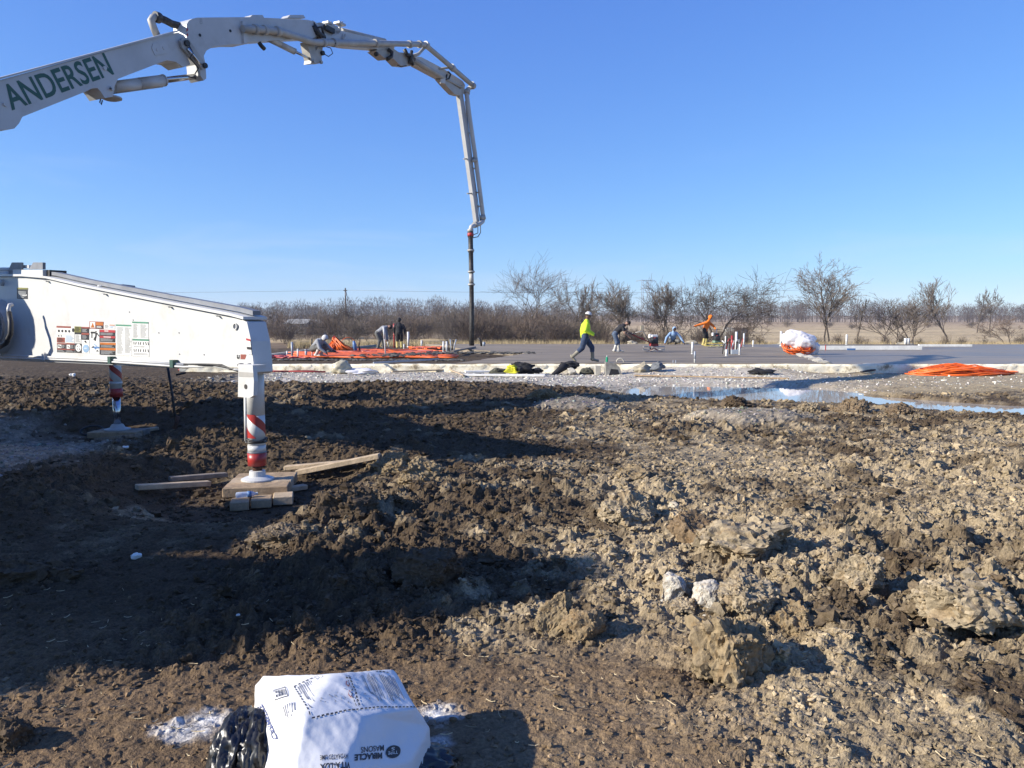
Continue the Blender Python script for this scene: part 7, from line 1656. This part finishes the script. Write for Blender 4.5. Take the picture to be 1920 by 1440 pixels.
keys = list(V0); ki = {k: i for i, k in enumerate(keys)}
fl_ = ['A A2 B E', 'B C D Q', 'B Q E', 'D K Q', 'Q K K2 N', 'E Q N H', 'A E H', 'A H H0 A0', 'H N N0 H0', 'N K2 K20 N0', 'K2 K K0 K20', 'K D C C0 K0', 'B A2 A A0 B0', 'C B B0 C0', 'A0 H0 N0 K20 K0 C0 B0']
bm = bmesh.new(); vs = [bm.verts.new(V0[k]) for k in keys]
for f in fl_: bm.faces.new([vs[ki[k]] for k in f.split()])
bmesh.ops.recalc_face_normals(bm, faces=bm.faces[:])
me = bpy.data.meshes.new('t'); bm.to_mesh(me); bm.free()
cr_ = me.attributes.new('crease_edge', 'FLOAT', 'EDGE'); cr_.data.foreach_set('value', np.full(len(me.edges), 0.62, np.float32))
ob = bpy.data.objects.new('t', me); COL.objects.link(ob); sm = ob.modifiers.new('s', 'SUBSURF'); sm.levels = sm.render_levels = 5
dg = bpy.context.evaluated_depsgraph_get(); sk_me = bpy.data.meshes.new_from_object(ob.evaluated_get(dg)); bpy.data.objects.remove(ob)
n = len(sk_me.vertices); Vv = np.zeros(n * 3); sk_me.vertices.foreach_get('co', Vv); Vv = Vv.reshape(-1, 3); Nn = np.zeros(n * 3); sk_me.vertices.foreach_get('normal', Nn); Nn = Nn.reshape(-1, 3)
rot_ = Vv @ np.array(((0.8, 0.5, 0.2), (-0.55, 0.8, 0.1), (-0.1, -0.2, 0.97)))
wr = np.abs(vn3(rot_ * np.array((6, 11, 14)) + 3, 7) - 0.5) * 0.013 + np.abs(vn3(rot_ * np.array((12, 34, 30)) + 8, 9) - 0.5) * 0.005 + np.abs(vn3(Vv * np.array((60, 40, 60)), 12) - 0.5) * 0.002
Vv = Vv - Nn * (wr - 0.004)[:, None]
lowk = np.clip(1 - Vv[:, 2] / 0.12, 0, 1); Vv = Vv + Nn * (lowk * 0.012)[:, None]
Vv[:, 2] += sz0 - 0.012
sk_me.vertices.foreach_set('co', Vv.ravel()); sk_me.polygons.foreach_set('use_smooth', np.ones(len(sk_me.polygons), bool)); sk_me.update()
base = Vector((V0['E'].x, V0['E'].y, sz0)); sack = thing('lime_sack', 'white printed paper lime sack slumped on the soil in the foreground', 'sack', base)
polys = [tuple(p.vertices) for p in sk_me.polygons]; bvh = BVHTree.FromPolygons([Vector(v) for v in Vv], polys)
sk_me.materials.clear(); sk_me.materials.append(M['sack_paper']); sk_me.transform(Matrix.Translation(-base)); sk_me.name = 'sack_body'; link('sack_body', sk_me, sack, base)
camc = Vector((0, 0, CAM_H))
def on_bag(p, lift=0.0024):
    """drop a printed point on the paper: nearest point of the surface"""
    co, nr, i_, d_ = bvh.find_nearest(p); return (co + nr * lift) if co else p
def patch(c00, c10, c11, c01):
    """print area given by four corners in the picture (u to the right, v up as read by eye), laid on the sack"""
    def hit(px, py):
        d = ray(px, py).normalized(); co, nr, i_, ds = bvh.ray_cast(camc, d); return co
    cs = [hit(*c) for c in (c00, c10, c11, c01)]
    def f(u, v): return on_bag(cs[0] * (1 - u) * (1 - v) + cs[1] * u * (1 - v) + cs[2] * u * v + cs[3] * (1 - u) * v)
    return f
def qmesh(mb, f, u0, v0, u1, v1, n=6, mi=0):
    n = max(1, n); o = len(mb.v)
    mb.add([f(u0 + (u1 - u0) * i / n, v) for i in range(n + 1) for v in (v0, v1)], [(2 * i, 2 * i + 2, 2 * i + 3, 2 * i + 1) for i in range(n)], mi)
def words(txt, f, m_, name, bold=0.01, space=1.0):
    tv, tf = text_mesh(txt, 1.0, bold, space=space, maxlen=0.35); xs2 = [v[0] for v in tv]; ys2 = [v[1] for v in tv]; a, b, c, d = min(xs2), max(xs2), min(ys2), max(ys2)
    mb = MB(); mb.add([f((v[0] - a) / (b - a), (v[1] - c) / (d - c)) for v in tv], tf); return mb.build(name, m_, sack)
# the print reads upside down from the camera: u runs to the left and v down in the picture
top = patch((738, 1262), (545, 1284), (575, 1336), (770, 1322))       # far edge .. near edge of the warning panel
rb = random.Random(12)
# small print columns (strokes run towards the camera)
mb = MB()
for c0, c1, dens in ((0.03, 0.20, 9), (0.24, 0.46, 13), (0.60, 0.78, 11), (0.82, 0.97, 8)):
    for i in range(dens):
        u = c0 + (c1 - c0) * i / dens; qmesh(mb, top, u, 0.12 + rb.uniform(0, 0.1), u + (c1 - c0) / dens * 0.42, rb.uniform(0.62, 0.95), 5)
for part_ in split_build(mb, 'small_print', 'ink_grey', sack)[:0]: pass
mb = MB()
def dash(p, q, n, f, w=0.012):
    for i in range(n):
        a, b = i / n, (i + 0.62) / n; du, dv = q[0] - p[0], q[1] - p[1]; L = math.hypot(du, dv); nu, nv = -dv / L * w, du / L * w * 2.2
        pts = [(p[0] + du * t + s_ * nu, p[1] + dv * t + s_ * nv) for t in (a, b) for s_ in (-1, 1)]
        mb.add([f(*x) for x in pts], [(0, 2, 3, 1)])
dash((-0.04, 1.06), (0.98, 1.12), 26, top, 0.006); dash((0.52, 0.05), (0.53, 1.05), 12, top, 0.006); dash((0.55, 0.05), (0.56, 1.05), 12, top, 0.004); dash((0.98, 0.1), (0.98, 1.1), 10, top, 0.005); dash((0.98, 0.1), (0.05, 0.02), 24, top, 0.005)
d_me = mb; dline = MB(); dline.v, dline.f, dline.m, dline.sm = mb.v, mb.f, mb.m, mb.sm; o_ = dline.build('dashed_line', 'ink', sack); o_['kind'] = 'stuff'
for v in (0.25, 0.5, 0.75):
    mb = MB(); mb.add([top(0.575, v - 0.09), top(0.595, v), top(0.575, v + 0.09), top(0.555, v)], [(0, 1, 2, 3)]); mb.add([top(0.575, v - 0.055), top(0.588, v), top(0.575, v + 0.055), top(0.562, v)], [(0, 1, 2, 3)], 1)
    mb.v[4:] = [tuple(Vector(x) + Vector((0, 0, 0.0008))) for x in mb.v[4:]]
    mb.build('hazard_symbol', ['ink_red', 'decal_white'], sack)
# left end panel: bar code, maker's name, small print
bc = patch((513, 1295), (535, 1288), (541, 1306), (517, 1314)); mb = MB()
qmesh(mb, bc, 0, 0, 1, 0.05, 3); qmesh(mb, bc, 0, 0.95, 1, 1, 3); qmesh(mb, bc, 0, 0, 0.04, 1, 2); qmesh(mb, bc, 0.96, 0, 1, 1, 2)
for i in range(10): u = 0.14 + 0.075 * i; qmesh(mb, bc, u, 0.18, u + 0.03 + 0.02 * (i % 3 == 0), 0.82, 2)
o_ = mb.build('bar_code', 'ink', sack); o_['kind'] = 'stuff'
nm = patch((514, 1388), (484, 1325), (492, 1320), (523, 1383)); words('CARMEUSE', lambda u, v: nm(u, 1 - v) if False else nm(u, v), 'ink_blue', 'maker_name', 0.004)
mb = MB(); ln = patch((521, 1386), (491, 1321), (493, 1320), (523, 1385)); qmesh(mb, ln, 0, 0.2, 1, 0.9, 8); mb.build('rule_line', 'ink_blue', sack)
fp_ = patch((530, 1325), (556, 1316), (560, 1342), (537, 1350)); mb = MB()
for i in range(6): qmesh(mb, fp_, 0.05 + 0.15 * i, 0.05, 0.11 + 0.15 * i, rb.uniform(0.6, 0.95), 3)
o_ = mb.build('small_print', 'ink_grey', sack); o_['kind'] = 'stuff'
# front panel, upside down
w1 = patch((719, 1397), (676, 1401), (676, 1412), (719, 1408)); words('MASONS', lambda u, v: w1(u, v), 'ink', 'printed_word', 0.006)
w2 = patch((716, 1411), (664, 1415), (664, 1427), (716, 1423)); words('MIRACLE', lambda u, v: w2(u, v), 'ink', 'printed_word', 0.035)
w3 = patch((652, 1414), (600, 1417), (600, 1426), (652, 1423)); words('HYDRATED LIME', lambda u, v: w3(u, v), 'ink', 'printed_word', 0.006)
w4 = patch((656, 1430), (600, 1433), (600, 1446), (656, 1443)); words('VITA-LUX', lambda u, v: w4(u, v), 'ink', 'printed_word', 0.03)
dc = patch((750, 1396), (722, 1400), (724, 1424), (751, 1420)); mb = MB(); n = 24; mb.add([dc(0.5, 0.5)] + [dc(0.5 + 0.5 * math.cos(6.2832 * i / n), 0.5 + 0.5 * math.sin(6.2832 * i / n)) for i in range(n)], [(0, 1 + i, 1 + (i + 1) % n) for i in range(n)]); mb.build('type_badge', 'ink', sack)
def up_(f, e): return lambda u, v: Vector(f(u, v)) + (camc - Vector(f(u, v))).normalized() * e
t1 = patch((745, 1408), (727, 1410), (727, 1416), (745, 1414)); words('TYPE', up_(t1, 0.0015), 'decal_white', 'printed_word', 0.01)
t2 = patch((739, 1401), (733, 1402), (733, 1408), (739, 1407)); words('S', up_(t2, 0.0015), 'decal_white', 'printed_word', 0.01)
# black plastic bag under and beside it
m, n, l, p = _nodes('black_plastic'); p.inputs['Base Color'].default_value = (0.014, 0.014, 0.015, 1); p.inputs['Roughness'].default_value = 0.34; p.inputs['Specular IOR Level'].default_value = 0.6; M['black_plastic'] = m
def sheet_lump(c, dims, seed, amp=0.16):
    BV = I5[0]; q = np.abs(vn3(BV * np.array((3.2, 3.2, 0.8)) * 1.6 + seed, seed) - 0.5); q2 = np.abs(vn3(BV * np.array((9, 9, 1.8)) + seed, seed + 1) - 0.5); q3 = np.abs(vn3(BV * np.array((19, 19, 5)) + seed, seed + 2) - 0.5)
    V = BV * (1 + amp * (0.9 - 2.4 * q - 1.7 * q2 - 1.0 * q3))[:, None] * np.array(dims); V[:, 2] = np.maximum(V[:, 2], -0.02); return V
pb = atz(452, 1425, 0.0); pb.z = zat(pb.x, pb.y); t = thing('black_plastic_bag', 'crumpled shiny black plastic bag under the left end of the lime sack', 'plastic bag', pb)
link('bag_bulge', np_mesh('bag_bulge', sheet_lump(pb, (0.10, 0.17, 0.17), 3), I5[1], ['black_plastic'], smooth=True), t, pb)
V = sheet_lump(pb, (0.09, 0.14, 0.19), 9) + np.array((0.085, -0.03, 0.0)); link('bag_fold', np_mesh('bag_fold', V, I5[1], ['black_plastic'], smooth=True), t, pb)
kb = atz(735, 1440, 0.0); kb.z = zat(kb.x, kb.y); V = sheet_lump(kb, (0.22, 0.16, 0.075), 14) ; link('dark_plastic_sheet', np_mesh('dark_plastic_sheet', V, I5[1], ['black_plastic'], smooth=True), None, kb, 'dark plastic sheet under the right end of the lime sack', 'plastic sheet')
# ---------------------------------------------------------------- thin spring haze
m = bpy.data.materials.new('haze'); m.use_nodes = True; nn, ll = m.node_tree.nodes, m.node_tree.links
nn.remove(nn['Principled BSDF']); pv = nn.new('ShaderNodeVolumePrincipled'); pv.inputs['Color'].default_value = (0.80, 0.87, 1.0, 1); pv.inputs['Density'].default_value = 0.0003; pv.inputs['Anisotropy'].default_value = 0.2
ll.new(pv.outputs['Volume'], nn['Material Output'].inputs['Volume'])
hb = MB().box((0, 350, 24), (1600, 900, 56)); M['haze'] = m
hb.build('haze', 'haze', None, 'thin pale haze over the whole site', None, None, 'stuff')
